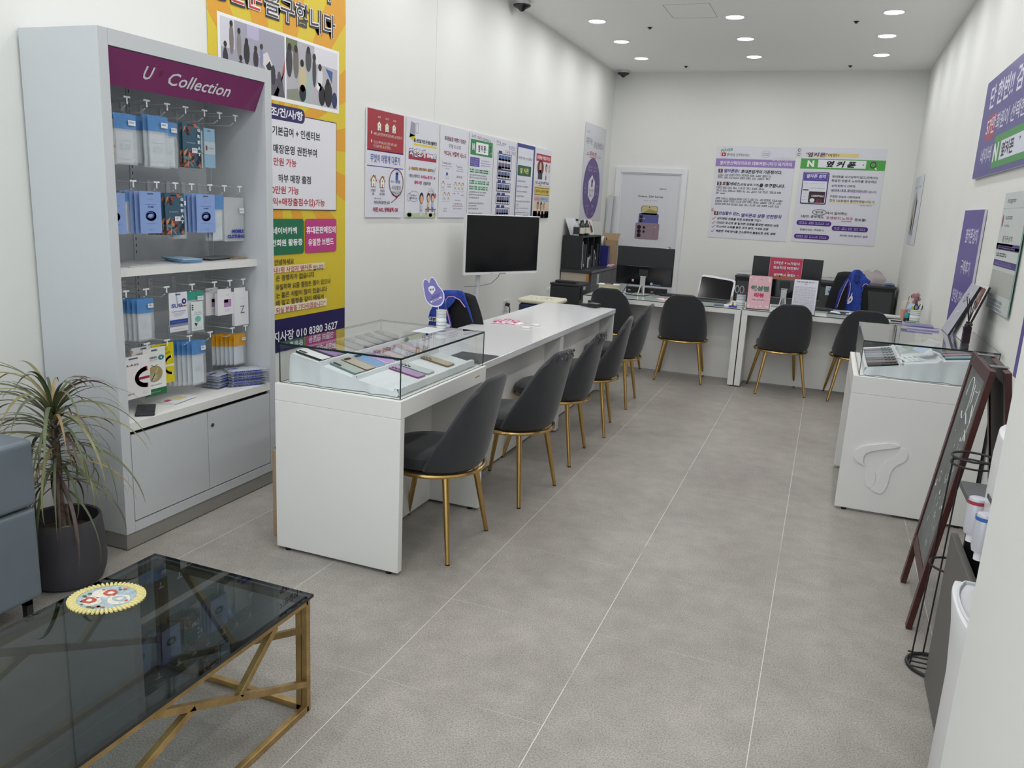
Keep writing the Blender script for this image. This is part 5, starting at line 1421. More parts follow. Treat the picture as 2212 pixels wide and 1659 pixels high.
for k, (x, y) in enumerate(((2.33, 2.36), (2.37, 2.45))):
    t = thing('clear_case', 'clear plastic case on the middle step of the emblem counter, ' + ('nearer' if k == 0 else 'farther') + ' of two', 'phone case', (x, y, .853 + .006 * k), .2); t.rotation_euler = (0, -.155, .2 + .3 * k)
    MB().box(-.06, .06, -.035, .035, .0, .028, film_mat('blister', 'c4d2cc', .30)).build('blister', t, world=False, bevel=.006, segs=2)

# ================================================================ on the glass of the left case
t = thing('striped_cup', 'white striped paper cup holding a fan, on the glass phone case', 'cup', (.078, .894, .9352))
PAP = mat('cup_paper', 'e2e5e4', .6)
MB().lathe([(.0, .001), (.024, .001), (.0252, .088), (.0262, .089), (.0244, .089), (.0225, .003), (.0, .003)], PAP, n=28).build('cup_body', t, smooth=True, world=False)
m = MB(); rr = random.Random(2)
for z, h_, c in ((.010, .007, 'aeb2b4'), (.028, .004, 'b9bcc0'), (.038, .010, 'f2f3f2'), (.052, .003, 'a9adb0'), (.060, .003, 'b4b8ba'), (.067, .003, 'a9adb0'), (.074, .003, 'b4b8ba'), (.081, .003, 'b9bcc0')):
    m.lathe([(.02425 + z * .0138, z), (.02425 + (z + h_) * .0138, z + h_)], ink(c), n=28, caps=False)
m.build('printed_bands', t, world=False, weld=False)
def outline_obj(name, lab, cat, pts, y, th, m, parent=None, it=1):
    T = frame((0, y, 0), (1, 0, 0), (0, 0, 1))
    mb = MB().prism(smoothloop(pts, it), -th / 2, th / 2, m, T)
    o = mb.build(name, parent)
    if parent is None: tag(o, lab, cat)
    return o
fan = thing('promo_fan', 'purple cat-eared hand fan with a speech bubble, standing in the striped cup', 'fan', (.05, .885, .96))
FO = [(0.011, 1.150), (0.016, 1.172), (0.023, 1.182), (0.033, 1.181), (0.045, 1.166), (0.058, 1.145), (0.076, 1.129), (0.091, 1.111), (0.094, 1.085), (0.088, 1.062), (0.071, 1.045), (0.044, 1.039), (0.017, 1.047), (-0.003, 1.065), (-0.011, 1.089), (-0.017, 1.115), (-0.023, 1.141), (-0.021, 1.163), (-0.011, 1.170), (0.001, 1.165)]
FO = [(x * 1.0 + .0, z) for x, z in FO]
cxm, czm = sum(p[0] for p in FO) / len(FO), sum(p[1] for p in FO) / len(FO)
def sc_(P, k): return [(cxm + (x - cxm) * k, czm + (z - czm) * k) for x, z in P]
# the outline points run clockwise as listed
FR = FO[::-1]
T = frame((0, .885, 0), (1, 0, 0), (0, 0, 1))
MB().prism(smoothloop(sc_(FR, 1.05), 1), -.001, .0008, ink('e8e9f0'), T).build('white_rim', fan)
m = MB().prism(smoothloop(sc_(FR, .97), 1), .0008, .0012, ink('7f78b8'), T); m.build('purple_face', fan)
m = MB()
Tb = T @ Matrix.Translation((0, 0, .0016))
bub = [(0.006, 1.128), (0.015, 1.138), (0.031, 1.142), (0.043, 1.134), (0.047, 1.12), (0.038, 1.109), (0.029, 1.096), (0.018, 1.106), (0.009, 1.114)][::-1]
m.poly([(x, z, .0016) for x, z in smoothloop(bub, 1)], ink('e6e7f0'), T)
m.text('옆커폰', .011, ink('3a3654'), T @ Matrix.Translation((.027, 1.122, .0020)) @ Matrix.Rotation(.25, 4, 'Z'), .026, 'c', .03)
m.poly([(.020, 1.062, .0016), (.024, 1.055, .0016), (.084, 1.086, .0016), (.080, 1.093, .0016)], ink('e6e7f0'), T)
for k in range(3): m.poly([(.020 + .004 * k, 1.072 + .008 * k, .0016), (.021 + .004 * k, 1.070 + .008 * k, .0016), (.066 + .004 * k, 1.094 + .008 * k - .004, .0016), (.065 + .004 * k, 1.096 + .008 * k - .004, .0016)], ink('4f478c'), T)
m.poly([(.030, 1.065, .0020), (.032, 1.062, .0020), (.072, 1.083, .0020), (.070, 1.086, .0020)], ink('55506c'), T)
m.build('print', fan, weld=False)
MB().tube([(.058, .887, 1.052), (.080, .893, .965), (.085, .895, .945)], .0022, WHITEP, 8).build('handle', fan, smooth=True)
o = Art(frame((.115, .70, .9352), (0, 1, 0), (-1, 0, 0)), .17, .10, 'd3d9de', .0006)
o.words(.03, .03, .14, .004, '8a9098').words(.05, .06, .14, .004, '8a9098')
tag(o.build('paper_sheet'), 'white paper sheet lying on the glass behind the striped cup', 'paper')

# ================================================================ on the long counter
tag(MB().box(-.02, .205, 1.12, 1.375, .7258, .7295, mat('black_mat', '26272b', .35)).build('desk_mat', bevel=.001), 'black desk mat at the near end of the long counter', 'mat')
PINK = mat('snack_wrap', 'ecd7de', .3, noise=(30, .12))
def wrapper(x, y, z, rz, l, w, lab, group='pink and white snack sachets'):
    t = thing('snack_sachet', lab, 'sachet', (x, y, z), rz, group)
    m = MB(); m.grid(lambda u, v: (-w / 2 + w * u, -l / 2 + l * v, .0015 + .011 * (math.sin(PI * u) * math.sin(PI * v)) ** .6 + .0012 * math.sin(31 * u + 17 * v)), 10, 12, PINK)
    m.box(-w / 2, w / 2, -l / 2, l / 2, .0003, .0015, PINK); m.build('wrapper', t, smooth=True, world=False)
    m = MB(); rr = random.Random(int(x * 1000 + y * 77))
    for k in range(7):
        u, v, r = rr.uniform(.2, .8), rr.uniform(.15, .85), rr.uniform(.08, .16) * w
        zc = .0035 + .011 * (math.sin(PI * u) * math.sin(PI * v)) ** .6
        m.ball((-w / 2 + w * u, -l / 2 + l * v, zc - .001), (r, r * 1.2, .0022), ink(rr.choice(('c4507e', 'b83a60', 'e8a0b8', 'd86a90'))), 10)
    for e in (-1, 1): m.box(-w * .48, w * .48, e * l * .46 - .003, e * l * .46 + .003, .0040, .0048, ink('c94f80'))
    m.build('red_print', t, smooth=True, world=False)
wrapper(-.285, 2.56, .7256, .3, .15, .10, 'pink patterned sachet on the long counter, left of the pair')
wrapper(-.175, 2.60, .7256, -.2, .15, .10, 'pink patterned sachet on the long counter, nearer the chairs')
wrapper(-.250, 2.68, .7256, 1.3, .13, .09, 'pink patterned sachet on the long counter, rearmost of the heap')
for k, (x, y) in enumerate(((-.043, 2.462), (-.022, 2.610))):
    tag(MB().lathe([(0, .001), (.032, .001), (.0335, .004), (.031, .0075), (.026, .0085), (0, .0088)], WHITEP, (x, y, .7255), 26).build('cable_disc', smooth=True), 'round white cable cap on the long counter, ' + ('nearer' if k == 0 else 'farther') + ' of two', 'cap', 'round white caps on the long counter')
t = thing('card_terminal', 'black handheld terminal with grey screen on the far end of the long counter', 'card terminal', (.0, 3.93, .7256), -.35)
MB().box(-.095, -.005, -.028, .028, .006, .024, BLACKM).box(-.005, .085, -.040, .040, .002, .036, BLACKM).build('body', t, world=False, bevel=.006, segs=3)
MB().box(.0, .075, -.032, .032, .0362, .0375, mat('terminal_screen', '6a6f72', .2)).build('screen', t, world=False, bevel=.0005)

# ================================================================ television on its stand
t = thing('television', 'large white-framed television on a white post, black screen', 'television', (-.90, 4.08, 0))
p0, p1 = Vector((-1.085, 3.70, 0)), Vector((-.700, 4.50, 0))
u = (p1 - p0); Lw = u.length; u.normalize()
T = frame((p0.x, p0.y, 0), u, (0, 0, 1))
nrm = u.cross(Vector((0, 0, 1)))
zb, zt = .922, 1.447
MB().box(0, Lw, zb, zt, -.030, -.002, WHITEP, T).box(.12, Lw - .12, zb + .06, zt - .14, -.062, -.030, WHITEP, T).build('casing', t, bevel=.003)
MB().box(.008, Lw - .008, zb + .026, zt - .007, -.002, .0, mat('tv_screen', '07080d', .12, spec=.35), T).build('screen', t)
MB().box(.30, .33, zb + .008, zb + .012, -.002, -.0005, mat('tv_mark', '9a9aa0', .4), T).box(.41, .49, zb + .006, zb + .014, -.002, -.0005, mat('tv_mark', '9a9aa0', .4), T).build('brand_mark', t)
MB().cyl((-1.060, 3.93, .03), (-1.060, 3.93, 1.20), .0225, mat('post_white', 'cfd2d6', .4), n=24).build('post', t, smooth=True)
MB().tube([(-1.060, 3.93, 1.15), (-1.02, 4.02, 1.15), (-.985, 4.10, 1.15)], .02, mat('post_white', '', .4), 8).build('bracket', t)
MB().box(-1.22, -.80, 3.78, 4.30, .0, .028, mat('post_white', '', .4)).build('base_plate', t, bevel=.006)
c = [T @ Vector(q) for q in ((.46, zb + .01, -.045), (.44, zb - .03, -.05), (.36, zb - .085, -.05), (.22, zb - .105, -.06), (.06, zb - .105, -.07))]
cc = []
for k in range(len(c) - 1):
    for j in range(4): cc.append(c[k].lerp(c[k + 1], j / 4))
MB().tube(cc + [c[-1]], .0035, mat('grey_cable', '8c8c90', .5), 6).build('cable', t, smooth=True)

# wall sockets
def socket(y, z, lab, plug=True):
    t = thing('wall_socket', lab, 'socket', (XL, y, z), 0, 'white wall sockets')
    for k, dy in enumerate((-.040, .040)):
        MB().box(.0005, .009, dy - .036, dy + .036, -.06, .06, WHITEP).build('cover_plate', t, world=False, bevel=.002)
    MB().cyl((.009, -.04, .02), (.0095, -.04, .02), .018, mat('socket_grey', 'c4c6c8', .5), n=18).cyl((.009, .04, .0), (.0095, .04, .0), .018, mat('socket_grey', '', .5), n=18).build('socket_face', t, world=False)
    return t
socket(5.16, .500, 'double white wall socket behind the long counter, a black plug in it')
pl = thing('power_plug', 'black plug and lead hanging from the wall socket behind the counter', 'plug', (XL + .02, 5.12, .50))
MB().cyl((-.0, 0, .02), (.035, 0, .012), .019, BLACKM, n=14).build('plug_body', pl, world=False)
MB().tube([(.030, 0, .01), (.045, -.005, -.03), (.042, -.01, -.09), (.035, -.02, -.18), (.03, -.03, -.48)], .006, BLACKM, 8).build('lead', pl, world=False, smooth=True)
socket(6.55, .515, 'double white wall socket beside the black printer')

# ================================================================ swivel chairs with blue vests
VEST = mat('blue_vest_cloth', '1f3f9e', .7, noise=(14, .18), bump=(30, .5, .01))
PIPE = mat('vest_piping', 'c79ab8', .6)
MESH = mat('black_chair_mesh', '0d0e14', .75, bump=(500, .3, .001))
def swivel(x, y, w, ztop, lab, tilt=.0):
    t = thing('swivel_chair', lab, 'office chair', (x, y, 0))
    yb = y
    m = MB()
    def f(off):
        return lambda u, v: (x + (u - .5) * w * (1.06 - .42 * v ** 2.2), yb + off - .035 * (1 - (2 * u - 1) ** 2) - .02 * v, .50 + (ztop - .50) * v - .02 * abs(2 * u - 1) ** 4)
    m.grid(f(0), 14, 12, MESH); m.build('backrest', t, smooth=True, solid=.025)
    MB().box(x - .23, x + .23, yb + .02, yb + .47, .43, .49, MESH).build('seat', t, bevel=.02, segs=3)
    MB().cyl((x, yb + .25, .10), (x, yb + .25, .43), .025, BLACKM).build('gas_post', t, smooth=True)
    m = MB()
    for k in range(5):
        an = 2 * PI * k / 5 + .3; m.tube([(x, yb + .25, .10), (x + .27 * math.cos(an), yb + .25 + .27 * math.sin(an), .06)], [.022, .014], BLACKM, 8)
    m.build('star_base', t, smooth=True)
    for k in range(5):
        an = 2 * PI * k / 5 + .3; cx_, cy_ = x + .27 * math.cos(an), yb + .25 + .27 * math.sin(an)
        MB().cyl((cx_ - .01, cy_, .026), (cx_ + .012, cy_, .026), .0255, RUB, n=16).build('caster', t, smooth=True)
    MB().tube([(x, yb + .02, .62), (x, yb + .10, .46), (x, yb + .25, .42)], .018, BLACKM, 8).build('back_support', t, smooth=True)
    return t
def vest_panel(t, name, pts, y, th, m=VEST, amp=.012):
    """cloth with its own thickness, gently folded, outline in x,z at depth y"""
    bm = bmesh.new()
    P = smoothloop(pts, 1)
    vs = [bm.verts.new((p[0], 0, p[1])) for p in P]
    fc = bm.faces.new(vs)
    bmesh.ops.triangulate(bm, faces=[fc])
    bmesh.ops.subdivide_edges(bm, edges=bm.edges[:], cuts=3, use_grid_fill=True)
    bmesh.ops.triangulate(bm, faces=bm.faces[:])
    bm.verts.ensure_lookup_table()
    mb = MB()
    V = [(v.co.x, y + amp * math.sin(v.co.x * 42 + v.co.z * 11) * .5 + amp * .4 * math.sin(v.co.z * 37 - v.co.x * 20), v.co.z) for v in bm.verts]
    bm.verts.index_update()
    mb.add(V, [[v.index for v in f.verts] for f in bm.faces], m)
    bm.free()
    return mb.build(name, t, smooth=True, solid=th)
def piping(t, pts, y, r=.004, closed=False):
    return MB().tube([(p[0], y, p[1]) for p in pts], r, PIPE, 6, closed=closed).build('piping', t, smooth=True)

swivel(-.535, 2.41, .43, .938, 'black swivel chair behind the glass phone case, draped with a blue vest')
v = thing('blue_vest', 'blue vest with pink piping over the chair behind the glass phone case', 'vest', (-.55, 2.35, .7))
vest_panel(v, 'vest_cloth', [(-.80, .50), (-.75, .62), (-.712, .749), (-.693, .814), (-.650, .935), (-.60, .948), (-.49, .955), (-.462, .944), (-.444, .893), (-.419, .849), (-.396, .789), (-.371, .730), (-.395, .772), (-.44, .842), (-.482, .888), (-.53, .906), (-.571, .902), (-.588, .883), (-.584, .834), (-.566, .773), (-.545, .697), (-.53, .50)][::-1], 2.33, .010)
piping(v, [(-.545, .70), (-.566, .773), (-.584, .834), (-.589, .883), (-.571, .905), (-.53, .909), (-.482, .891), (-.44, .845)], 2.318)
Tq = frame((0, 2.314, 0), (1, 0, 0), (0, 0, 1))
m = MB().poly([(-.722, .722, 0), (-.655, .724, 0), (-.652, .757, 0), (-.712, .754, 0)], ink('e6e7ec'), Tq); m.text('대변', .026, ink('2a2a40'), Tq @ Matrix.Translation((-.685, .739, .0006)), .05, 'c', .05)
m.poly([(p[0], p[1], 0) for p in smoothloop([(-.600, .690), (-.553, .690), (-.545, .712), (-.575, .722), (-.598, .716)], 1)], ink('dfe2ee'), Tq).poly([(p[0], p[1], 0) for p in smoothloop([(-.592, .728), (-.570, .726), (-.575, .748), (-.590, .745)], 1)], ink('9fc4dc'), Tq)
m.build('white_print', v, weld=False)

swivel(2.075, 6.06, .40, 1.06, 'black swivel chair behind the right desk, draped with a blue vest')
v = thing('blue_vest', 'blue hooded vest hanging over the chair behind the right desk', 'vest', (2.1, 6.0, .7))
vest_panel(v, 'vest_cloth', [(1.968, .60), (1.974, .72), (1.971, .799), (1.996, .885), (2.025, .961), (2.051, 1.022), (2.088, 1.076), (2.115, 1.088), (2.154, 1.084), (2.187, 1.046), (2.227, 1.003), (2.262, .987), (2.252, .956), (2.236, .948), (2.232, .935), (2.205, .913), (2.185, .891), (2.206, .697), (2.21, .60), (2.064, .60), (2.066, .705), (2.073, .766), (2.078, .808), (2.086, .898), (2.080, .948), (2.055, .985), (2.030, .918), (2.005, .823), (1.985, .72), (1.985, .60)][::-1], 6.0, .010)
piping(v, [(1.985, .70), (2.007, .823), (2.031, .916), (2.054, .986), (2.078, .948), (2.084, .898), (2.077, .808), (2.072, .766)], 5.988)
piping(v, [(2.190, .922), (2.201, .947), (2.219, .957), (2.237, .949)], 5.984)
vest_panel(v, 'hood_fold', [(2.10, 1.04), (2.128, 1.06), (2.15, 1.05), (2.155, .96), (2.13, .95), (2.112, .97)][::-1], 5.975, .006, mat('blue_vest_dark_cloth', '18307c', .8), .006)  # hood fold in a darker blue than the vest cloth
Tq = frame((0, 5.982, 0), (1, 0, 0), (0, 0, 1))
m = MB().poly([(p[0], p[1], 0) for p in smoothloop([(2.070, .740), (2.098, .752), (2.119, .780), (2.118, .815), (2.105, .835), (2.112, .858), (2.100, .852), (2.098, .826), (2.083, .805), (2.078, .770)], 1)], ink('d8dcec'), Tq).poly([(p[0], p[1], .001) for p in smoothloop([(2.088, .770), (2.102, .780), (2.106, .800), (2.094, .800)], 1)], VEST, Tq)
m.build('white_print', v, weld=False)

# ================================================================ along the long wall, behind the counter
t = thing('air_purifier', 'navy blue box with a cream rounded lid behind the long counter', 'air purifier', (-.62, 4.42, 0))
MB().box(-.80, -.43, 4.30, 4.62, .0, .655, mat('navy_casing', '1c2b4c', .4)).build('body', t, bevel=.03, segs=4)
CR = mat('cream_plastic', 'd8d6bf', .4)
MB().box(-.81, -.42, 4.29, 4.63, .656, .700, CR).build('lid', t, bevel=.035, segs=5)
m = MB()
for k in range(5): m.box(-.70 + .05 * k, -.685 + .05 * k, 4.36, 4.375, .7002, .7012, BLACKM)
m.box(-.60, -.52, 4.44, 4.46, .7002, .7012, mat('vent_brown', '9a927c', .6)); m.build('control_mark', t)

t = thing('printer', 'black office printer on a low stand at the long wall', 'printer', (-.83, 6.1, .40))
PB = mat('printer_black', '232427', .45)
MB().box(-1.00, -.655, 5.82, 6.22, .402, .690, PB).build('body', t, bevel=.008, segs=3)
MB().box(-1.005, -.66, 5.815, 6.225, .692, .718, PB).build('lid', t, bevel=.006)
MB().box(-.96, -.72, 5.86, 5.95, .7185, .745, PB).build('hinge_cover', t, bevel=.006)
MB().box(-.654, -.640, 5.86, 6.18, .55, .70, PB).add([(-.64, 5.88, .60), (-.64, 6.16, .60), (-.50, 6.16, .64), (-.50, 5.88, .64)], [(0, 1, 2, 3)], PB).build('output_tray', t, solid=.004)
MB().box(-.6398, -.638, 5.90, 5.98, .655, .69, mat('printer_panel', 'b9bcbe', .3)).build('control_panel', t)
t2 = thing('low_stand', 'low dark stand under the black printer', 'stand', (-.83, 6.02, 0))
MB().box(-1.02, -.62, 5.80, 6.24, .370, .400, DARKG).build('top', t2)
for x in (-1.0, -.64):
    MB().box(x - .012, x + .012, 5.81, 6.23, 0, .3698, DARKG).build('side_panel', t2)

ORG = mat('black_laminate', '1c1d20', .45, noise=(5, .05))
t = thing('credenza', 'dark grey credenza with an unfinished beige end, by the far corner', 'cabinet', (-1.06, 7.7, 0))
CG = mat('dark_taupe_laminate', '4a4648', .5)
MB().box(-1.255, -.845, 6.93, 8.55, .752, .785, mat('dark_top', '33323a', .3)).build('top', t, bevel=.006, segs=3)
MB().box(-1.25, -.87, 6.955, 8.53, .02, .7515, CG).build('carcass', t)
MB().box(-1.245, -.885, 6.948, 6.9545, .03, .750, mat('raw_board', 'b3a899', .7, noise=(9, .05))).build('end_board', t)
MB().box(-.915, -.880, 6.940, 6.9475, .66, .750, mat('orange_bracket', 'b07a3a', .5)).build('corner_bracket', t)
for k in range(3):
    d_ = MB().box(-.8695, -.856, 6.97 + .52 * k, 7.48 + .52 * k, .04, .745, CG).build('door', t, bevel=.002)
a = Art(frame((-.8550, 7.24, .60), (0, 1, 0), (0, 0, 1)), .09, .125, 'a9c4c6', .0004); a.words(.015, .09, .07, .012, '5a7a80').words(.015, .06, .07, .012, '5a7a80').words(.015, .03, .07, .012, '5a7a80')
tag(a.build('paper_note'), 'pale blue note stuck on the dark credenza front', 'note')
t = thing('organizer_shelf', 'black three-bay file organizer standing on the credenza', 'shelf', (-1.12, 7.35, .785))
ox0, ox1, oy0, oy1, oz0, oz1 = -1.245, -.990, 6.945, 7.800, .7855, 1.200
MB().box(ox0, ox1, oy0, oy0 + .018, oz0, oz1 - .018, ORG).build('side_panel', t); MB().box(ox0, ox1, oy1 - .018, oy1, oz0, oz1 - .018, ORG).build('side_panel', t)
MB().box(ox0, ox1, oy0, oy1, oz1 - .018, oz1, ORG).build('top', t); MB().box(ox0, ox1, oy0 + .018, oy1 - .018, oz0, oz0 + .012, ORG).build('bottom', t)
MB().box(ox0, ox0 + .006, oy0 + .018, oy1 - .018, oz0 + .012, oz1 - .018, ORG).build('back_panel', t)
for y in (7.215, 7.485): MB().box(ox0 + .006, ox1 - .004, y - .006, y + .006, oz0 + .012, oz1 - .018, ORG).build('divider', t)
def binder(y, w, h_, c, lab, label=None):
    o = thing('file_binder', lab, 'binder', (-1.10, y, oz0 + .0125), 0, 'files in the black organizer')
    MB().box(-.13, .105, -w / 2, w / 2, 0, h_, ink(c)).build('cover', o, world=False, bevel=.002)
    if label:
        a = Art(frame((.1062, -w * .36, h_ * label[0]), (0, 1, 0), (0, 0, 1)), w * .72, h_ * label[1], 'd3d3ce', .0004); a.words(w * .1, h_ * label[1] * .5, w * .65, h_ * .05, '55555a'); a.build('spine_label', o, world=False)
binder(6.985, .035, .335, 'c4c8d8', 'pale blue upright folder at the near end of the black organizer')
binder(7.055, .060, .300, '17181b', 'black binder with round label in the first bay', (.08, .12)); binder(7.135, .060, .30, '1b1c1f', 'black binder in the first bay beside the labelled one')
binder(7.265, .055, .13, 'c9c9c4', 'short white pack at the front of the middle bay'); binder(7.330, .06, .165, '202124', 'black binder with a big white label in the middle bay', (.62, .25)); binder(7.405, .06, .28, '17181b', 'tall black binder at the back of the middle bay')
binder(7.535, .05, .22, '3c4658', 'blue-grey binder with white top label in the last bay', (.78, .16)); binder(7.60, .05, .18, '2c3a4e', 'shorter blue-grey binder in the last bay', (.5, .2)); binder(7.69, .06, .29, '17181b', 'tall black binder at the end of the last bay')
# on top of the organizer
tp = oz1 + .0003
t = thing('picture_frame', 'white photo board leaning behind the clear bottle on the black organizer', 'picture', (-1.19, 7.02, tp))
MB().add([(.030, -.05, .002), (.06, .30, .002), (-.048, .30, .205), (-.052, -.05, .205)], [(0, 1, 2, 3)], ink('d6d8dc')).build('board', t, world=False, solid=.004)
t = thing('liquor_bottle', 'clear bottle with black cap and dark label on the black organizer', 'bottle', (-1.100, 7.010, tp))
MB().lathe([(0, .001), (.036, .001), (.038, .01), (.038, .115), (.030, .140), (.015, .155), (.013, .180), (0, .181)], film_mat('clear_bottle', 'c8d2d4', .42, .05), n=22).build('glass_body', t, smooth=True, world=False)
MB().lathe([(.0, .181), (.0165, .181), (.0165, .204), (0, .205)], BLACKM, n=16).build('cap', t, smooth=True, world=False)
MB().lathe([(.0384, .02), (.0384, .105)], mat('dark_label', '2c2c30', .5), n=22, caps=False).build('label', t, world=False, smooth=True)
def wine(x, y, c, lab):
    t = thing('wine_bottle', lab, 'bottle', (x, y, tp), 0, 'dark wine bottles on the black organizer')
    MB().lathe([(0, .001), (.034, .001), (.036, .01), (.036, .120), (.026, .145), (.013, .160), (.012, .185), (0, .186)], mat('bottle_' + c, c, .08, spec=.7), n=22).build('glass_body', t, smooth=True, world=False)
    MB().lathe([(.0135, .150), (.0145, .187), (0, .188)], mat('foil_navy', '20203c', .35), n=16, caps=False).build('foil', t, smooth=True, world=False)
    MB().lathe([(.0364, .028), (.0364, .100)], ink('d3cfc2'), n=22, caps=False).build('label', t, world=False, smooth=True)
wine(-1.062, 7.075, '10140f', 'dark wine bottle beside the clear bottle, first of three')
wine(-1.075, 7.175, '2a3a14', 'green-black wine bottle, middle of three')
wine(-1.055, 7.290, '10140f', 'dark wine bottle, last of the three towards the corner')
for k, (x, y, c, lab) in enumerate(((-1.09, 7.46, 'cbbfb4', 'photo card with a green top leaning on the organizer'), (-1.07, 7.66, 'd6cfca', 'photo card with red and black shapes leaning on the organizer'))):
    t = thing('photo_card', lab, 'photo', (x, y, tp), 0, 'photo cards on the black organizer')
    T = frame((.0, -.10, .001), (0, 1, 0), (-.3, 0, 1))
    a = Art(T, .19, .20, 'd9d8d4', .002); a.poly([(.02, .14), (.10, .15), (.09, .2), (.02, .2)] if k == 0 else [(.06, .03), (.10, .03), (.09, .17), (.05, .17)], '8a9060' if k == 0 else '7a4038').oval(.11, .08, .035, .05, '3a2c30' if k == 0 else '2a2428', 14).oval(.05, .07, .02, .05, 'a07868', 12)
    a.build('card', t, world=False)
# credenza top, right part
t = thing('paper_bag', 'dark blue paper bag standing on the credenza', 'bag', (-1.02, 8.08, .7855), 0, None)
BB = mat('bag_blue', '2c2c7a', .4)
MB().box(-.060, .030, -.05, .05, .0005, .268, BB).box(.0305, .078, -.045, .045, .0005, .266, mat('bag_blue_side', '26266e', .4)).build('bag_body', t, world=False)
MB().box(-.052, -.022, -.0508, -.0503, .035, .043, ink('dcdce6')).box(-.042, -.034, -.0508, -.0503, .012, .035, ink('dcdce6')).build('white_letter', t, world=False)
t = thing('cardboard_box', 'open cardboard box behind the blue bag on the credenza', 'box', (-1.03, 8.40, .7855))
MB().box(-.13, -.128, -.10, .11, .001, .33, CARD).box(.098, .100, -.10, .11, .001, .33, CARD).box(-.128, .098, -.10, -.098, .001, .33, CARD).box(-.128, .098, .108, .11, .001, .33, CARD).box(-.128, .098, -.098, .108, .001, .004, CARD).build('box_body', t, world=False)
MB().add([(-.128, .11, .33), (.098, .11, .33), (.11, .16, .425), (-.135, .16, .425)], [(0, 1, 2, 3)], CARD).build('flap', t, world=False, solid=.003)
t = thing('ribbon_coil', 'coil of white and black tape in the open cardboard box', 'tape', (-1.10, 8.33, 1.10))
MB().tube([(-.0, .05 * math.cos(a_), .055 * math.sin(a_)) for a_ in [2 * PI * k / 24 for k in range(24)]], .018, ink('dedad0'), 8, closed=True).build('outer_coil', t, world=False, smooth=True)
MB().tube([(.035, .048 * math.cos(a_), .055 * math.sin(a_)) for a_ in [2 * PI * k / 24 for k in range(24)]], .010, ink('8a8070'), 8, closed=True).build('inner_coil', t, world=False, smooth=True)
wrapper(-.90, 8.02, .7858, .2, .12, .085, 'pink patterned sachet on the credenza, under the other')
wrapper(-.89, 8.08, .7985, 1.2, .12, .085, 'pink patterned sachet on the credenza, topmost')
for k, (x, w) in enumerate(((-1.19, .075), (-1.13, .05))):
    t = MB().add([(x - w / 2, 8.83 + .02 * k, .79), (x + w / 2, 8.80 + .02 * k, .79), (x + w / 2, 8.90, 1.735 - .01 * k), (x - w / 2, 8.93, 1.735 - .01 * k)], [(0, 1, 2, 3)], ink('d2d4d8')).build('foam_board', solid=.012)
    tag(t, 'tall narrow white board leaning in the far corner, ' + ('wider' if k == 0 else 'slimmer') + ' of two', 'board', 'tall white boards in the far corner')
# dark low cabinets along the back wall
def low_cab(x0, x1, lab):
    t = thing('low_cabinet', lab, 'cabinet', ((x0 + x1) / 2, 8.7, 0), 0, 'dark low cabinets on the back wall')
    MB().box(x0, x1, 8.48, 8.93, .735, .765, mat('dark_top', '33323a', .3)).build('top', t, bevel=.004)
    MB().box(x0 + .006, x1 - .006, 8.502, 8.925, .02, .7348, ORG).build('carcass', t)
    n_ = max(1, round((x1 - x0) / .5))
    for k in range(n_):
        w_ = (x1 - x0 - .06) / n_
        MB().box(x0 + .03 + w_ * k + .003, x0 + .03 + w_ * (k + 1) - .003, 8.488, 8.5015, .05, .69, mat('dark_door', '3f4043', .4)).build('door', t, bevel=.002)
low_cab(.710, 1.62, 'dark low cabinet on the back wall, behind the pink tabletop stand')
low_cab(1.622, 2.690, 'dark low cabinet on the back wall, behind the blue vest')
a = Art(frame((1.863, 8.486, .598), (1, 0, 0), (0, 0, 1)), .40, .115, 'b9cdd6', .0005); a.text('동이7', .16, .057, .082, '3a6a9c', width=.26, bold=.06); a.up(); a.text('동이7', .16, .057, .070, 'c9dae4', width=.25, bold=.005)
tag(a.build('name_sticker'), 'pale sticker with blue outlined lettering on the dark cabinet beside the vest', 'sticker')
a = Art(frame((1.02, 8.486, .50), (1, 0, 0), (0, 0, 1)), .03, .14, 'cfc6ca', .0005); a.rect(.008, .02, .022, .12, 'b05a60')
tag(a.build('name_sticker'), 'narrow white and red sticker on the dark cabinet behind the pen cup', 'sticker')
def bagged(name, x, y, z, sx, sy, sz, c, lab, seed, cover=.5):
    rr = random.Random(seed)
    ph = [rr.uniform(0, 6) for _ in range(4)]
    m = MB()
    def f(u, v):
        a_ = 2 * PI * u; r = math.sin(PI * min(.98, .15 + v * .85)) ** .5 * (1 + .16 * math.sin(3 * a_ + ph[0] + 4 * v) + .1 * math.sin(7 * a_ + ph[1]))
        return (x + sx * r * math.cos(a_), y + sy * r * math.sin(a_), z + .001 + sz * v * (1 + .12 * math.sin(2 * a_ + ph[2])))
    m.grid(f, 20, 8, film_mat('bag_' + c, c, cover, .25))
    return tag(m.build(name, smooth=True), lab, 'plastic bag')
bagged('plastic_bag', 1.05, 8.7, .766, .33, .16, .05, 'd9dcdf', 'thin clear plastic sheet crumpled on the dark cabinet behind the laptop', 4)
bagged('plastic_bag', 1.95, 8.7, .766, .30, .15, .045, 'b9bcbe', 'flat grey plastic film on the dark cabinet left of the vest', 6)
bagged('plastic_bag', 2.40, 8.7, .766, .16, .12, .17, 'c8b4bc', 'puffy pinkish plastic bag on the dark cabinet right of the vest', 8, .4)
bagged('plastic_bag', 2.62, 8.66, .766, .06, .10, .03, '4a6aa8', 'small blue plastic wrap at the right end of the dark cabinet', 9, .8)

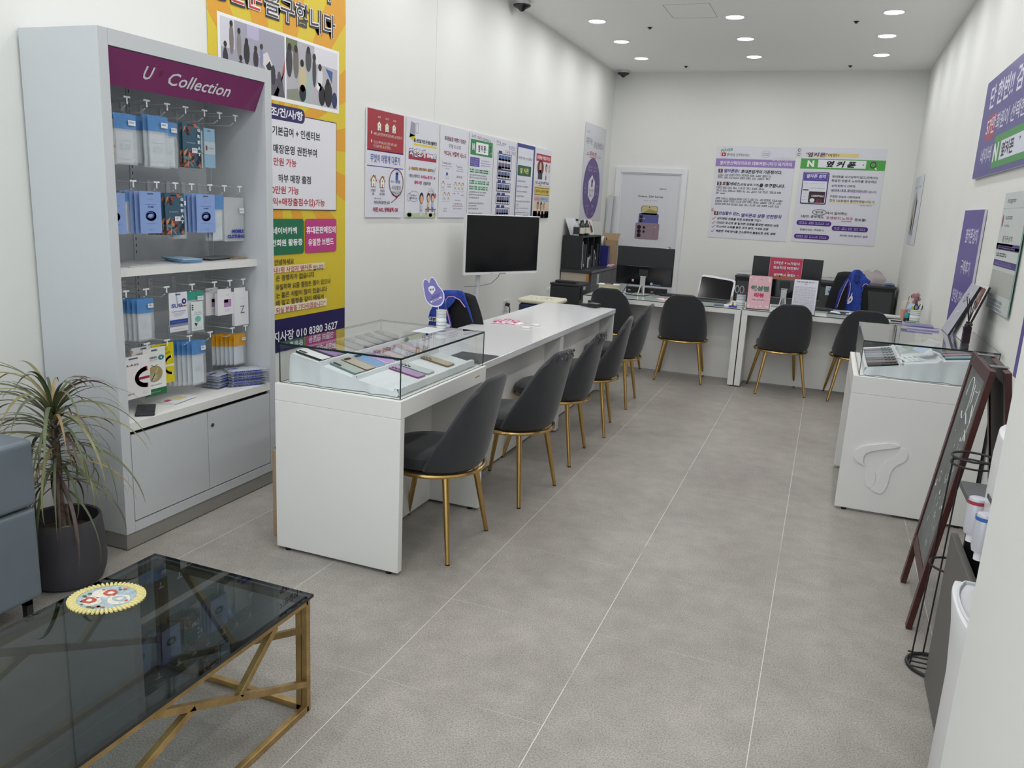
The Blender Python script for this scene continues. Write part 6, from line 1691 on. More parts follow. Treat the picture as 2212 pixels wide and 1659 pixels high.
# ================================================================ on the desks
DZ = .7228
def monitor(x, y, w, h_, zb, lab, tilt=-.05, rz=0.0, yellow=True):
    t = thing('monitor', lab, 'monitor', (x, y, DZ), rz, 'black monitors seen from behind')
    z0 = zb - DZ
    MB().box(-w / 2, w / 2, -.004, .018, z0, z0 + h_, BLACKM).build('shell', t, world=False, bevel=.004)
    MB().box(-w * .49, w * .49, -.016, -.0042, z0 + .004, z0 + h_ * .50, BLACKG).build('lower_housing', t, world=False, bevel=.004)
    MB().box(-w * .48, w * .48, .0182, .0190, z0 + .012, z0 + h_ - .012, mat('monitor_glass', '0a0b0e', .15)).build('screen', t, world=False)
    MB().box(-w / 2 - .001, w / 2 + .001, .0, .019, z0 - .004, z0 - .0003, SILVER).build('silver_trim', t, world=False)
    m = MB().box(-.045, .045, -.030, -.0162, z0 + .085, z0 + .155, BLACKM).box(-.028, .028, -.034, -.0302, z0 + .082, z0 + .089, WHITEP)
    m.build('mount_block', t, world=False)
    n = MB().box(-.026, .026, -.042, -.031, z0 - .005, z0 + .078, SILVER)
    n.build('stand_neck', t, world=False, bevel=.002)
    MB().tube([(-.018, -.036, z0 - .004), (-.030, -.09, .006)], .007, SILVER, 8).tube([(.018, -.036, z0 - .004), (.030, -.09, .006)], .007, SILVER, 8).tube([(-.030, -.09, .006), (.030, -.09, .006)], .006, SILVER, 8).box(-.10, .10, -.02, .13, .0005, .008, SILVER).tube([(0, -.03, z0), (0, .03, .008)], .012, SILVER, 8).build('stand_foot', t, world=False)
    if yellow:
        MB().box(-.115, -.095, -.0172, -.0162, z0 + .030, z0 + .055, ink('c9a98a')).build('sticker', t, world=False)
        MB().cyl((.085, -.0162, z0 + .020), (.085, -.0175, z0 + .020), .014, ink('9aa4ac'), n=16).box(.10, .175, -.0172, -.0162, z0 + .010, z0 + .018, ink('5a78a8')).build('sticker', t, world=False)
    return t
monitor(.153, 5.29, .570, .375, .822, 'black monitor seen from behind on the desk by the white door')
mon2 = monitor(1.493, 5.33, .626, .375, .812, 'black monitor seen from behind with a red sign taped to it', yellow=False)
a = Art(frame((1.336, 5.311, .985), (1, 0, 0), (0, 0, 1)), .290, .200, 'b83a58', .0006)
rr = random.Random(6)
for k in range(22): a.oval(rr.uniform(.01, .28), rr.uniform(.01, .19), rr.uniform(.003, .008), rr.uniform(.003, .008), rr.choice(('d86a80', 'c85070', 'e09aa0')), 10)
a.rect(0, 0, .29, .034, 'a8604a').box(0, 0, .29, .2, .003, 'd9b0b8'); a.up()
a.text('인터넷 + tv가입시', .148, .152, .032, '8a2038', width=.236, bold=.07).text('현금최대 90만원!!', .146, .108, .032, '8a2038', width=.232, bold=.07).text('설치즉시 증정!!', .140, .042, .028, '8a2038', width=.20, bold=.06); a.up()
a.text('인터넷 + tv가입시', .148, .152, .028, 'ece6ea', width=.230, bold=.02).text('현금최대 90만원!!', .146, .108, .028, 'ece6ea', width=.226, bold=.02).text('설치즉시 증정!!', .140, .042, .025, 'ece6ea', width=.194, bold=.03)
tag(a.build('paper_sign'), 'red sign with white lettering taped to the back of the right desk monitor', 'sign')

def standee(x, y, w, h_, rz, lab, bg, fn):
    t = thing('tabletop_stand', lab, 'tabletop sign', (x, y, DZ), rz, 'tabletop sign stands on the right desk')
    T = frame((-w / 2, -.03, .006), (1, 0, 0), (0, .16, 1))
    MB().box(-.004, w + .004, -.004, h_ + .004, -.006, -.0035, mat('acrylic_black', '1a1a1c', .2), T).build('holder', t, world=False)
    MB().box(-w / 2 - .004, w / 2 + .004, -.04, .06, .0005, .006, mat('acrylic_black', '', .2)).build('base', t, world=False)
    a = Art(T, w, h_, bg, .003); fn(a); a.build('printed_sheet', t, world=False)
def pinkcard(a):
    rr = random.Random(3)
    for k in range(16):
        x, y_ = rr.uniform(.01, .19), rr.choice((rr.uniform(.25, .285), rr.uniform(.01, .03)))
        a.oval(x, y_, rr.uniform(.006, .012), rr.uniform(.004, .008), 'ecd8dc', 10)
    a.up(); a.text('월성점', .100, .185, .050, '4f7a68', width=.160, bold=.06).text('리뷰', .100, .125, .042, 'c03a5c', width=.088, bold=.06).words(.045, .082, .155, .009, '7a4a9c').words(.045, .066, .155, .010, 'f0e6ea')
standee(1.295, 4.965, .200, .300, .12, 'pink tabletop sign with green and red lettering', 'dcb0b8', pinkcard)
def doccard(a):
    a.text('구매 안내사항 입니다. :)', .100, .278, .015, '3a3a44', width=.165, bold=.02).text('필독!!', .100, .260, .009, 'a85a5a', bold=.02)
    v = .235
    k = 0
    while v > .012:
        a.words(.012, v, .188, .0052, '80808c' if k % 3 else '8a6a78'); v -= .0125 if k % 2 else .0095; k += 1
standee(1.687, 4.905, .200, .300, -.02, 'white tabletop sign with a full page of small print', 'dcdee8', doccard)

def keyboard(x, y, rz, lab, l=.42):
    t = thing('keyboard', lab, 'keyboard', (x, y, DZ), rz, 'black keyboards on the desks')
    MB().box(-l / 2, l / 2, -.065, .065, .0005, .018, BLACKM).build('base', t, world=False, bevel=.004)
    m = MB()
    for r in range(5):
        for c_ in range(int(l / .021) - 1): m.box(-l / 2 + .012 + c_ * .021, -l / 2 + .029 + c_ * .021, -.054 + r * .022, -.036 + r * .022, .0182, .0225, mat('key_black', '1e1f22', .5))
    m.build('keys', t, world=False)
keyboard(.475, 5.44, .02, 'black keyboard on the desk by the white door', .34)
keyboard(1.79, 5.36, .05, 'black keyboard beside the white tabletop sign', .30)
# set-top box, cable, papers on the left desk
t = thing('media_box', 'low black box under the monitor on the desk by the white door', 'electronics box', (.16, 5.47, DZ), 0)
MB().box(-.21, .20, -.035, .04, .0006, .062, BLACKM).build('casing', t, world=False, bevel=.003)
MB().box(-.19, -.165, -.0362, -.0352, .022, .032, ink('dcdcdc')).box(.045, .07, -.0362, -.0352, .020, .032, ink('c89aa4')).build('port_marks', t, world=False)
cab = MB().tube([(.02, 5.30, .86), (-.01, 5.27, .80), (-.04, 5.24, .74), (.02, 5.20, .727), (.12, 5.16, .727), (.20, 5.20, .728), (.26, 5.26, .74), (.27, 5.32, .79)], .004, BLACKM, 7)
tag(cab.build('cable', smooth=True), 'black cable looping behind the monitor on the left desk', 'cable')
t = thing('paper_box', 'cream flat box topped with papers at the corner of the left desk', 'box', (-.20, 5.44, DZ), .1)
MB().box(-.13, .075, -.06, .075, .0005, .062, mat('cream_card', 'cfc8a0', .7)).build('box_body', t, world=False, bevel=.002)
MB().box(-.14, .07, -.07, .07, .0625, .068, ink('dedfe4')).build('papers', t, world=False)
t = thing('marker_pen', 'orange capped pen on the papers at the corner of the left desk', 'pen', (-.235, 5.375, DZ + .0685), .3)
MB().cyl((-.03, 0, .006), (.03, 0, .006), .0055, ink('c0562c'), n=12).build('barrel', t, world=False); MB().cyl((.03, 0, .006), (.06, 0, .006), .005, ink('2b3a7a'), n=12).build('cap', t, world=False)
# laptop opened towards the visitors
t = thing('laptop', 'open laptop with white rim facing the visitor chairs', 'laptop', (.835, 5.36, DZ), -.07)
LW = mat('laptop_white', 'dfe0e4', .3)
MB().box(-.165, .165, -.17, .06, .0006, .014, mat('laptop_grey', '3a3b3f', .4)).build('base', t, world=False, bevel=.003)
m = MB()
for r in range(5):
    for c_ in range(14): m.box(-.150 + c_ * .0215, -.132 + c_ * .0215, -.10 + r * .024, -.080 + r * .024, .0142, .0158, mat('key_black', '', .5))
m.build('keys', t, world=False)
T = frame((-.165, .062, .012), (1, 0, 0), (0, .36, 1))
scr = [(-.0, 0), (.330, 0), (.335, .185), (.300, .212), (.04, .225), (.0, .215)]
MB().prism(smoothloop([(-.006, -.004), (.338, -.004), (.352, .195), (.32, .214), (.04, .240), (.004, .226)], 1), -.012, -.002, LW, T).build('lid', t, world=False)
MB().prism([(.004, .004), (.322, .004), (.330, .180), (.305, .196), (.04, .218), (.012, .214)], -.0018, -.0008, mat('tv_screen', '', .12), T).build('screen', t, world=False)
wrapper(.405, 5.075, DZ + .0003, .9, .13, .085, 'pink patterned sachet on the left desk, left one of the pair')
wrapper(.515, 5.19, DZ + .0003, 1.4, .12, .085, 'pink patterned sachet on the left desk, right one of the pair')
def pen_cup(x, y, lab, rz=0):
    t = thing('pen_cup', lab, 'pen cup', (x, y, DZ), rz, 'striped pen cups on the desks')
    MB().lathe([(.0, .001), (.040, .001), (.041, .112), (.0385, .112), (.0375, .004), (0, .004)], PAP, n=26).build('cup_body', t, smooth=True, world=False)
    m = MB()
    for z, h_, c in ((.012, .010, 'a4a8a8'), (.034, .006, 'b4b8b8'), (.048, .014, 'f0f2f0'), (.068, .006, 'a4a8a8'), (.084, .006, 'b4b8b8'), (.098, .006, 'a4a8a8')):
        m.lathe([(.0405 + z * .009, z), (.0405 + (z + h_) * .009, z + h_)], ink(c), n=26, caps=False)
    m.build('printed_bands', t, world=False, weld=False)
    return t
pen_cup(1.135, 5.03, 'striped pen cup with grey scissors at the join of the two desks')
def scissors(x, y, z, c, lab, lean=0.0, s=1.0):
    t = thing('scissors', lab, 'scissors', (x, y, z), 0)
    M_ = mat('scissor_' + c, c, .4)
    for sx in (-1, 1):
        MB().tube([(sx * .021 * s + .021 * s * math.cos(a_) * .8, .0, .155 * s + .032 * s * math.sin(a_)) for a_ in [2 * PI * k / 18 for k in range(18)]], .0045 * s, M_, 7, closed=True).build('handle_loop', t, world=False, smooth=True)
        MB().tube([(sx * .012 * s, 0, .125 * s), (-sx * .004, 0, .02)], [.005 * s, .002], STEEL, 6).build('blade', t, world=False)
scissors(1.112, 5.03, DZ + .005, '9a9ca0', 'grey-handled scissors standing in the pen cup between the desks')
def pen(x, y, z, dx, dy, l, c, lab, cat='pen', name='pen', r=.004):
    t = thing(name, lab, cat, (x, y, z), 0)
    MB().cyl((0, 0, 0), (dx * l * .8, dy * l * .8, l * .8), r, ink(c), n=10).build('barrel', t, world=False, smooth=True)
    MB().cyl((dx * l * .8, dy * l * .8, l * .8), (dx * l, dy * l, l), r * 1.15, ink(c), n=10).build('cap', t, world=False, smooth=True)
pen(1.148, 5.02, DZ + .006, .06, 0, .155, 'b0403c', 'red pen in the cup between the desks')
pen(1.158, 5.035, DZ + .006, .10, .0, .140, '3a70b0', 'blue pen in the cup between the desks')
pen(1.135, 5.045, DZ + .006, .04, .05, .135, '4a8ac0', 'light blue pen in the cup between the desks')
t = thing('notepad', 'white notepad with blue holder at the front of the left desk', 'notepad', (1.01, 4.99, DZ), .15)
MB().box(-.09, .07, -.045, .06, .0005, .009, ink('dcdde4')).build('paper_block', t, world=False)
MB().box(-.11, -.02, -.07, .0, .0095, .016, ink('6a727c')).build('grey_pad', t, world=False, bevel=.001)
t = thing('ink_stamp', 'orange topped stamp on a blue pad at the front of the left desk', 'stamp', (1.075, 4.945, DZ), .1)
MB().box(-.035, .04, -.022, .022, .0005, .014, ink('34458e')).build('ink_pad', t, world=False, bevel=.002)
MB().lathe([(.0, .015), (.012, .015), (.012, .022), (.005, .030), (.007, .044), (0, .050)], ink('b8582c'), n=14).build('stamp_body', t, smooth=True, world=False)
# right desk clutter
t = thing('clipboard', 'dark folder with a white form and pen in front of the vest', 'clipboard', (2.03, 5.20, DZ), -.05)
MB().box(-.13, .14, -.09, .08, .0005, .006, ink('3a3a4c')).build('folder', t, world=False)
MB().grid(lambda u, v_: (-.11 + .21 * u, -.06 + .14 * v_, .0075 + .014 * max(0, .25 - u) + .003 * math.sin(u * 9)), 8, 3, ink('e2e3e8')).build('form', t, world=False, smooth=True)
MB().cyl((-.03, .0, .013), (.05, .03, .013), .004, BLACKM, n=8).build('pen', t, world=False)
t = thing('key_bundle', 'bunch of keys with a black fob on the right desk', 'keys', (2.27, 5.30, DZ), .1)
MB().box(-.07, -.01, -.012, .012, .0005, .010, BLACKM).build('fob', t, world=False, bevel=.003)
MB().tube([(.01 + .014 * math.cos(a_), .014 * math.sin(a_), .010) for a_ in [2 * PI * k / 16 for k in range(16)]], .0016, STEEL, 6, closed=True).build('ring', t, world=False)
MB().box(.02, .06, -.012, .0, .001, .004, STEEL).box(.015, .05, .006, .02, .005, .008, STEEL).build('key_blades', t, world=False)
t = thing('tablet', 'grey closed tablet near the plastic cup on the right desk', 'tablet', (2.49, 5.22, DZ), -.05)
MB().box(-.09, .085, -.065, .065, .0005, .007, BLACKM).build('back_shell', t, world=False, bevel=.002); MB().box(-.088, .083, -.063, .063, .0072, .009, mat('tablet_top', '8a8a8c', .3)).build('cover', t, world=False)
for k, (x, y, w, c, lab) in enumerate(((2.34, 5.02, .09, 'c4c09a', 'cream phone case lying in front of the tablet'), (2.46, 5.0, .09, 'c0a4b8', 'pale pink phone case in front of the tablet'), (2.565, 4.955, .08, '7a9a7c', 'pale green phone case near the striped cup'))):
    t = thing('flat_case', lab, 'phone case', (x, y, DZ), -.1 * k, 'phone cases lying on the right desk')
    MB().box(-w / 2, w / 2, -.035, .035, .0005, .011, BLACKM).build('shell', t, world=False, bevel=.003); MB().box(-w / 2 + .003, w / 2 - .003, -.032, .032, .0112, .0135, ink(c)).build('coloured_top', t, world=False)
pen_cup(2.600, 5.02, 'striped pen cup by the wall at the right end of the desks')
t = thing('iced_drink_cup', 'clear plastic cup with orange drink and straw at the right end of the desks', 'drink cup', (2.525, 5.16, DZ))
MB().lathe([(.0, .001), (.026, .001), (.036, .135), (.037, .140), (.030, .165), (.012, .172)], film_mat('clear_cup', 'd5dcdf', .28, .05), n=24, caps=False).build('cup_wall', t, smooth=True, world=False)
MB().lathe([(0, .003), (.024, .003), (.031, .095), (0, .096)], mat('orange_drink', 'd8741c', .3), n=22).build('drink', t, smooth=True, world=False)
MB().cyl((.0, 0, .05), (.022, .0, .215), .0035, ink('c8703a'), n=8).build('straw', t, world=False)
t = thing('slime_bottle', 'small teal and black bottle in front of the plastic cup', 'bottle', (2.545, 5.075, DZ))
MB().lathe([(.0, .001), (.024, .001), (.025, .030), (.024, .032)], BLACKM, n=18, caps=False).build('foot', t, world=False, smooth=True)
MB().lathe([(.024, .032), (.024, .060), (.018, .075), (0, .078)], mat('teal_plastic', '2f8f98', .3), n=18, caps=False).build('bottle_body', t, world=False, smooth=True)
bagged('tissue', 2.575, 5.09, DZ + .085, .034, .028, .070, 'a9bddc', 'crumpled pale blue tissue above the teal bottle', 3, .9)
t = thing('dried_flowers', 'dusty pink wrapped dried flowers behind the striped cup', 'flowers', (2.61, 5.12, DZ))
m = MB(); rr = random.Random(8)
for k in range(16):
    a_, r = rr.uniform(0, 6.28), rr.uniform(.0, .036); m.ball((r * math.cos(a_) - .01, r * math.sin(a_), .20 + rr.uniform(-.03, .035)), (.014, .013, .018), ink(rr.choice(('8a5a66', 'a87880', '7a4a56', 'b08c90'))), 8)
m.build('blossoms', t, world=False, smooth=True); MB().tube([(0, 0, .001), (-.005, 0, .18)], [.006, .012], ink('7a5a52'), 8).build('stems', t, world=False)
pen(2.605, 5.02, DZ + .006, .22, .0, .185, 'dfe0e0', 'thick white pen in the striped cup by the wall', r=.006)
pen(2.580, 5.02, DZ + .006, -.06, .02, .135, 'c8b838', 'yellow highlighter in the striped cup by the wall', r=.006)
pen(2.590, 5.045, DZ + .006, .0, .05, .140, '3a5a98', 'blue pen in the striped cup by the wall')
scissors(2.618, 5.035, DZ + .006, '141416', 'black-handled scissors in the striped cup by the wall', 0, .82)

# cardboard packing between the tall cabinet and the glass case
t = thing('cardboard_box', 'flattened cardboard box standing between the tall cabinet and the phone counter', 'box', (-.35, .3, 0))
MB().box(-.398, -.304, .172, .62, .001, .415, CARD).build('box_body', t, bevel=.002)
MB().add([(-.400, .20, .42), (-.400, .60, .42), (-.50, .62, .05), (-.50, .40, .05)], [(0, 1, 2, 3)], mat('dark_cardboard', '4a3d33', .85)).build('flap', t, solid=.004)

# ================================================================ potted plant by the sofa
T_ = thing('potted_plant', 'spiky dracaena in a matte charcoal pot between sofa and tall cabinet', 'plant', (-.84, -.548, 0))
POT = mat('pot_charcoal', '3d3b40', .65, noise=(9, .05))
MB().lathe([(.0, .001), (.112, .001), (.128, .010), (.142, .050), (.146, .095), (.141, .200), (.134, .266), (.130, .272), (.123, .268), (.124, .20), (.0, .20)], POT, (-.84, -.548, 0), 40).build('pot', T_, smooth=True)
MB().lathe([(.123, .2005), (.06, .207), (.0, .204)], mat('soil', '4a3a30', .95, noise=(60, .5), bump=(60, 1, .01)), (-.84, -.548, 0), 30, caps=False).build('soil', T_, smooth=True)
trunk = [(-.815, -.575, .19), (-.822, -.572, .28), (-.838, -.562, .36), (-.850, -.552, .46), (-.858, -.545, .58), (-.862, -.540, .70)]
MB().tube(trunk, [.020, .017, .015, .014, .012, .009], mat('plant_bark', '6b5b4d', .85, noise=(60, .35), bump=(70, .8, .004)), 10).tube([(-.790, -.560, .19), (-.805, -.558, .27), (-.806, -.56, .33)], [.008, .007, .005], mat('plant_bark', '', .85), 8).build('trunk', T_, smooth=True)
def along(z):
    for a, b2 in zip(trunk, trunk[1:]):
        if a[2] <= z <= b2[2]:
            k = (z - a[2]) / (b2[2] - a[2]); return Vector([a[i] + (b2[i] - a[i]) * k for i in range(3)])
    return Vector(trunk[-1])
rr = random.Random(21)
LEAFS = [mat('leaf_green', '55603f', .45, noise=(30, .25)), mat('leaf_olive', '7d7a50', .5, noise=(30, .2)), mat('leaf_purple', '5d4a4a', .5, noise=(30, .25)), mat('leaf_dry', '94805a', .6, noise=(30, .2))]
m = MB()
def leaf(base, az, el, L, w, droop, mt, twist):
    p = Vector(base); N = 13; vs = []; pitch = el
    side0 = Vector((-math.sin(az), math.cos(az), 0))
    for i in range(N + 1):
        t = i / N
        ww = w * (0.55 + .45 * min(1, t * 5)) * (1 - t ** 2.6) + .0004
        d = Vector((math.cos(az) * math.cos(pitch), math.sin(az) * math.cos(pitch), math.sin(pitch)))
        up_ = side0.cross(d); s_ = side0 * math.cos(twist * t) + up_ * math.sin(twist * t)
        fold = up_ * ww * .25
        vs += [p - s_ * ww, p - fold, p + s_ * ww]
        p = p + d * (L / N)
        pitch -= droop * (1.0 + .8 * t) / N
    fs = []
    for i in range(N):
        for j in (0, 1): fs.append((3 * i + j, 3 * i + j + 1, 3 * i + j + 4, 3 * i + j + 3))
    m.add(vs, fs, mt)
for k in range(125):
    t = (k / 125) ** .85
    z = .40 + .30 * t
    az = k * 2.39996 + rr.uniform(-.3, .3)
    el = -.05 + 1.35 * t ** 1.5 + rr.uniform(-.18, .18)
    L = rr.uniform(.34, .54) * (1.0 - .15 * abs(t - .5))
    # leaves towards the cabinet side wall are held shorter
    if math.sin(az) > .45: L *= .6
    mt = LEAFS[0] if k % 5 in (0, 1) else LEAFS[1] if k % 5 == 2 else LEAFS[2] if k % 5 == 3 else rr.choice(LEAFS)
    b0 = along(z)
    end = b0 + Vector((math.cos(az), math.sin(az), 0)) * L * .8
    if end.x < -1.23: L *= .6
    leaf(b0, az, el, L, rr.uniform(.0045, .0075), 1.5 + rr.uniform(-.3, .8) * (1.2 - t), mt, rr.uniform(-1.2, 1.2))
for az, el, L in ((-.5, .85, .56), (-1.0, 1.25, .44), (2.9, 1.3, .36), (-2.0, 1.4, .40), (-.05, 1.1, .46), (-1.5, 1.0, .44), (-2.6, 1.0, .36), (-.75, .55, .60), (-.35, .35, .58), (.1, .6, .52), (.25, .9, .46), (-.2, .15, .56)):
    leaf(Vector(trunk[-1]) - Vector((0, 0, .02)), az, el, L, .0072, 1.35, LEAFS[rr.choice((0, 0, 1))], .4)
m.build('foliage', T_, smooth=True, weld=False)
tag(MB().ball((-.775, -.590, .229), (.036, .028, .026), mat('pot_stone', '8c8f8a', .7, noise=(30, .1)), 18).build('stone', smooth=True), 'smooth grey stone on the soil of the charcoal pot', 'stone')

# ================================================================ folding chalkboard sign
T_ = thing('chalkboard_sign', 'dark wooden folding A-frame chalkboard beside the emblem counter', 'sign', (2.49, .84, 0))
MAH = mat('mahogany', '43201e', .38, noise=(20, .2))
def panel(foot_near, foot_far, top_near, top_far, chalk, name):
    f0, f1, t0, t1 = map(Vector, (foot_near, foot_far, top_near, top_far))
    e1 = (f1 - f0).normalized(); L = (f1 - f0).length
    e2 = (t0 - f0); e2 = (e2 - e1 * e2.dot(e1)); Hh = e2.length; e2.normalize()
    T = frame(f0, e1, e2); S_ = -1 if T.col[2][0] > 0 else 1      # T z points to which side
    th = .011
    m = MB()
    for a, b2 in ((0, .042), (L - .042, L)): m.box(a, b2, 0, Hh, -th, th, MAH, T)
    m.build(name + '_stile', T_, bevel=.0015) if False else None
    for a, b2 in ((0, .042), (L - .042, L)): MB().box(a, b2, 0, Hh, -th, th, MAH, T).build('frame_stile', T_, bevel=.0015)
    MB().box(.0425, L - .0425, Hh - .050, Hh, -th, th, MAH, T).build('frame_rail', T_, bevel=.0015)
    MB().box(.0425, L - .0425, .185, .235, -th * .8, th * .8, MAH, T).build('frame_rail', T_, bevel=.0015)
    bd = MB().box(.0425, L - .0425, .2355, Hh - .0505, -.004, .004, chalk, T).build('chalk_panel', T_)
    return T, L, Hh, S_, bd
CB = mat('chalk_grey', '6d7270', .75, noise=(5, .22))
Tn, Ln, Hn, Sn, bd = panel((2.316, .586, .002), (2.331, 1.075, .002), (2.440, .586, 1.058), (2.466, 1.08, 1.058), CB, 'front')
ch = MB(); CHALK = mat('chalk_white', 'd8dcdc', .9); rr = random.Random(14)
def cz(u, v): return Tn @ Vector((u, v, .0052 * (1 if (Tn.to_3x3() @ Vector((0, 0, 1))).x < 0 else -1)))
ch.tube([cz(.30 + .10 * math.cos(a_) * .6, .90 + .085 * math.sin(a_)) for a_ in [2 * PI * k / 22 for k in range(20)]], .0018, CHALK, 5)
ch.tube([cz(.22, .97), cz(.20, .90), cz(.24, .85), cz(.17, .82)], .0018, CHALK, 5).tube([cz(.18, .95), cz(.13, .955)], .0018, CHALK, 5).tube([cz(.15, .90), cz(.10, .84)], .0018, CHALK, 5).tube([cz(.14, .80), cz(.09, .77)], .0018, CHALK, 5).tube([cz(.10, .97), cz(.11, .80)], .0016, CHALK, 5)
ch.build('chalk_writing', bd, weld=False)
ch = MB(); SM = mat('chalk_smear', 'a3a8a6', .9)
for k in range(46):
    u, v = rr.uniform(.09, .40), rr.uniform(.28, .78); l = rr.uniform(.006, .03); an = rr.uniform(.8, 2.0)
    a_, b_ = cz(u, v), cz(u + l * math.cos(an), v + l * math.sin(an)); ch.tube([a_, b_], rr.uniform(.0008, .0022), SM if k % 3 else CHALK, 4)
ch.build('chalk_smudges', bd, weld=False)
panel((2.662, .586, .002), (2.680, 1.075, .002), (2.490, .584, 1.056), (2.516, 1.09, 1.056), mat('back_board', '6b6459', .8), 'rear')
for y in (.70, .98): MB().box(2.447, 2.508, y - .02, y + .02, 1.0595, 1.062, STEEL).build('hinge', T_)

# ================================================================ wire stand
T_ = thing('wire_stand', 'thin black wire umbrella stand behind the dark side cabinet', 'stand', (2.372, .315, 0))
WIRE = mat('wire_black', '1c1a1b', .5)
def circ(cx_, cy_, z, r, n=28): return [(cx_ + r * math.cos(2 * PI * k / n), cy_ + r * math.sin(2 * PI * k / n), z) for k in range(n)]
MB().tube(circ(2.372, .315, .008, .085), .0065, WIRE, 7, closed=True).build('base_ring', T_, smooth=True)
m = MB()
for k in range(4):
    d_ = .02 + .03 * (k - 1.5) * 1.2
    m.tube([(2.372 - .075, .315 + d_, .010), (2.372 + .075, .315 + d_, .010)], .003, WIRE, 6)
m.build('base_grid', T_)
MB().tube(circ(2.376, .315, .40, .072), .004, WIRE, 6, closed=True).build('middle_ring', T_, smooth=True)
MB().tube(circ(2.380, .315, .80, .066), .004, WIRE, 6, closed=True).tube(circ(2.380, .315, .775, .066), .0035, WIRE, 6, closed=True).build('top_ring', T_, smooth=True)
for k in range(4):
    a_ = PI + k * PI / 2 + .3
    MB().tube([(2.372 + .080 * math.cos(a_), .315 + .080 * math.sin(a_), .014), (2.376 + .072 * math.cos(a_), .315 + .072 * math.sin(a_), .40), (2.380 + .066 * math.cos(a_), .315 + .066 * math.sin(a_), .80)], .0030, WIRE, 6).build('upright', T_, smooth=True)

# ================================================================ dark side cabinet
T_ = thing('side_cabinet', 'dark grey open side cabinet between wire stand and water purifier', 'cabinet', (2.52, -.1, 0))
SG = mat('side_cabinet_grey', '58595c', .5, noise=(7, .05)); SGD = mat('side_cabinet_inside', '2b2c31', .6)
cf, cn = .200, -.400
MB().box(2.333, 2.70, cn, cf, .725, .746, SG).build('top', T_, bevel=.0015)
MB().box(2.375, 2.70, cf - .02, cf - .002, .01, .7248, SGD).build('side_panel', T_)
MB().box(2.375, 2.70, cn + .002, cn + .02, .01, .7248, SGD).build('side_panel', T_)
MB().box(2.335, 2.356, cn, cf + .008, .006, .560, mat('side_front_grey', '605f5b', .5, noise=(7, .04))).build('front_panel', T_, bevel=.0015)
MB().box(2.69, 2.70, cn + .02, cf - .02, .01, .7248, SGD).build('back_panel', T_)
MB().box(2.36, 2.69, cn + .02, cf - .02, .30, .318, SGD).build('shelf', T_)

# ================================================================ water purifier
T_ = thing('water_purifier', 'tall white water purifier with two dispensing taps and drip tray', 'water purifier', (2.44, -.57, 0))
PW = mat('purifier_white', 'e6e7ea', .28, spec=.5)
PG = mat('purifier_grey', 'b5b8c2', .3)
y0_, y1_ = -.735, -.43
def dshape(xf, y0, y1, xb=2.66, bulge=.018, n=16):
    pts = []
    for k in range(n + 1):
        t = k / n; y = y1 + (y0 - y1) * t
        pts.append((xf + bulge * (abs(2 * t - 1) ** 2.6), y))
    return pts + [(xb, y0), (xb, y1)]
def stackp(pairs, m):
    """lofted d-shaped body through (z, xf, y0, y1) sections"""
    secs = [[(p[0], p[1], z) for p in dshape(xf, a, b2)] for z, xf, a, b2 in pairs]
    n = len(secs[0]); vs = [p for s_ in secs for p in s_]; fs = []
    for i in range(len(secs) - 1):
        for k in range(n): fs.append((i * n + k, i * n + (k + 1) % n, (i + 1) * n + (k + 1) % n, (i + 1) * n + k))
    fs.append(list(range(n))[::-1]); fs.append([(len(secs) - 1) * n + k for k in range(n)])
    return MB().add(vs, fs, m)
stackp([(.004, 2.262, y0_, y1_), (.02, 2.256, y0_, y1_), (.42, 2.256, y0_, y1_), (.56, 2.246, y0_, y1_ + .004), (.640, 2.236, y0_, y1_ + .010), (.648, 2.238, y0_, y1_ + .010)], PW).build('lower_body', T_, smooth=True, bevel=.002)
tr = dshape(2.247, y0_ + .008, y1_ + .002, 2.44, .03)
m = MB(); n = len(tr)
cxm_, cym_ = 2.35, (y0_ + y1_) / 2
ins = [(cxm_ + (p[0] - cxm_) * .80, cym_ + (p[1] - cym_) * .80) for p in tr]
m.add([(p[0], p[1], .6545) for p in tr] + [(p[0], p[1], .632) for p in ins], [(k, (k + 1) % n, n + (k + 1) % n, n + k) for k in range(n)] + [[n + k for k in range(n)]], PG)
m.build('drip_tray', T_, smooth=True)
MB().tube([(p[0], p[1], .652) for p in tr], .0035, PW, 6, closed=True).build('tray_rim', T_, smooth=True)
MB().ball((2.33, -.60, .644), (.030, .022, .012), PG, 14).box(2.29, 2.40, -.575, -.555, .640, .646, BLACKM).build('drain', T_, smooth=True)
MB().box(2.43, 2.66, y0_ + .02, y1_ - .02, .6482, .80, mat('purifier_recess', '5c5f66', .4)).build('recess', T_)
stackp([(.795, 2.284, y0_, y1_), (.82, 2.270, y0_, y1_), (1.02, 2.268, y0_, y1_), (1.078, 2.272, y0_, y1_), (1.086, 2.282, y0_, y1_)], PW).build('upper_body', T_, smooth=True, bevel=.002)
lt = dshape(2.296, y0_ + .012, y1_ - .012, 2.65, .03)
MB().prism(lt[::-1], 1.0865, 1.0895, mat('purifier_lid', 'c4c6cc', .25)).build('lid_panel', T_)
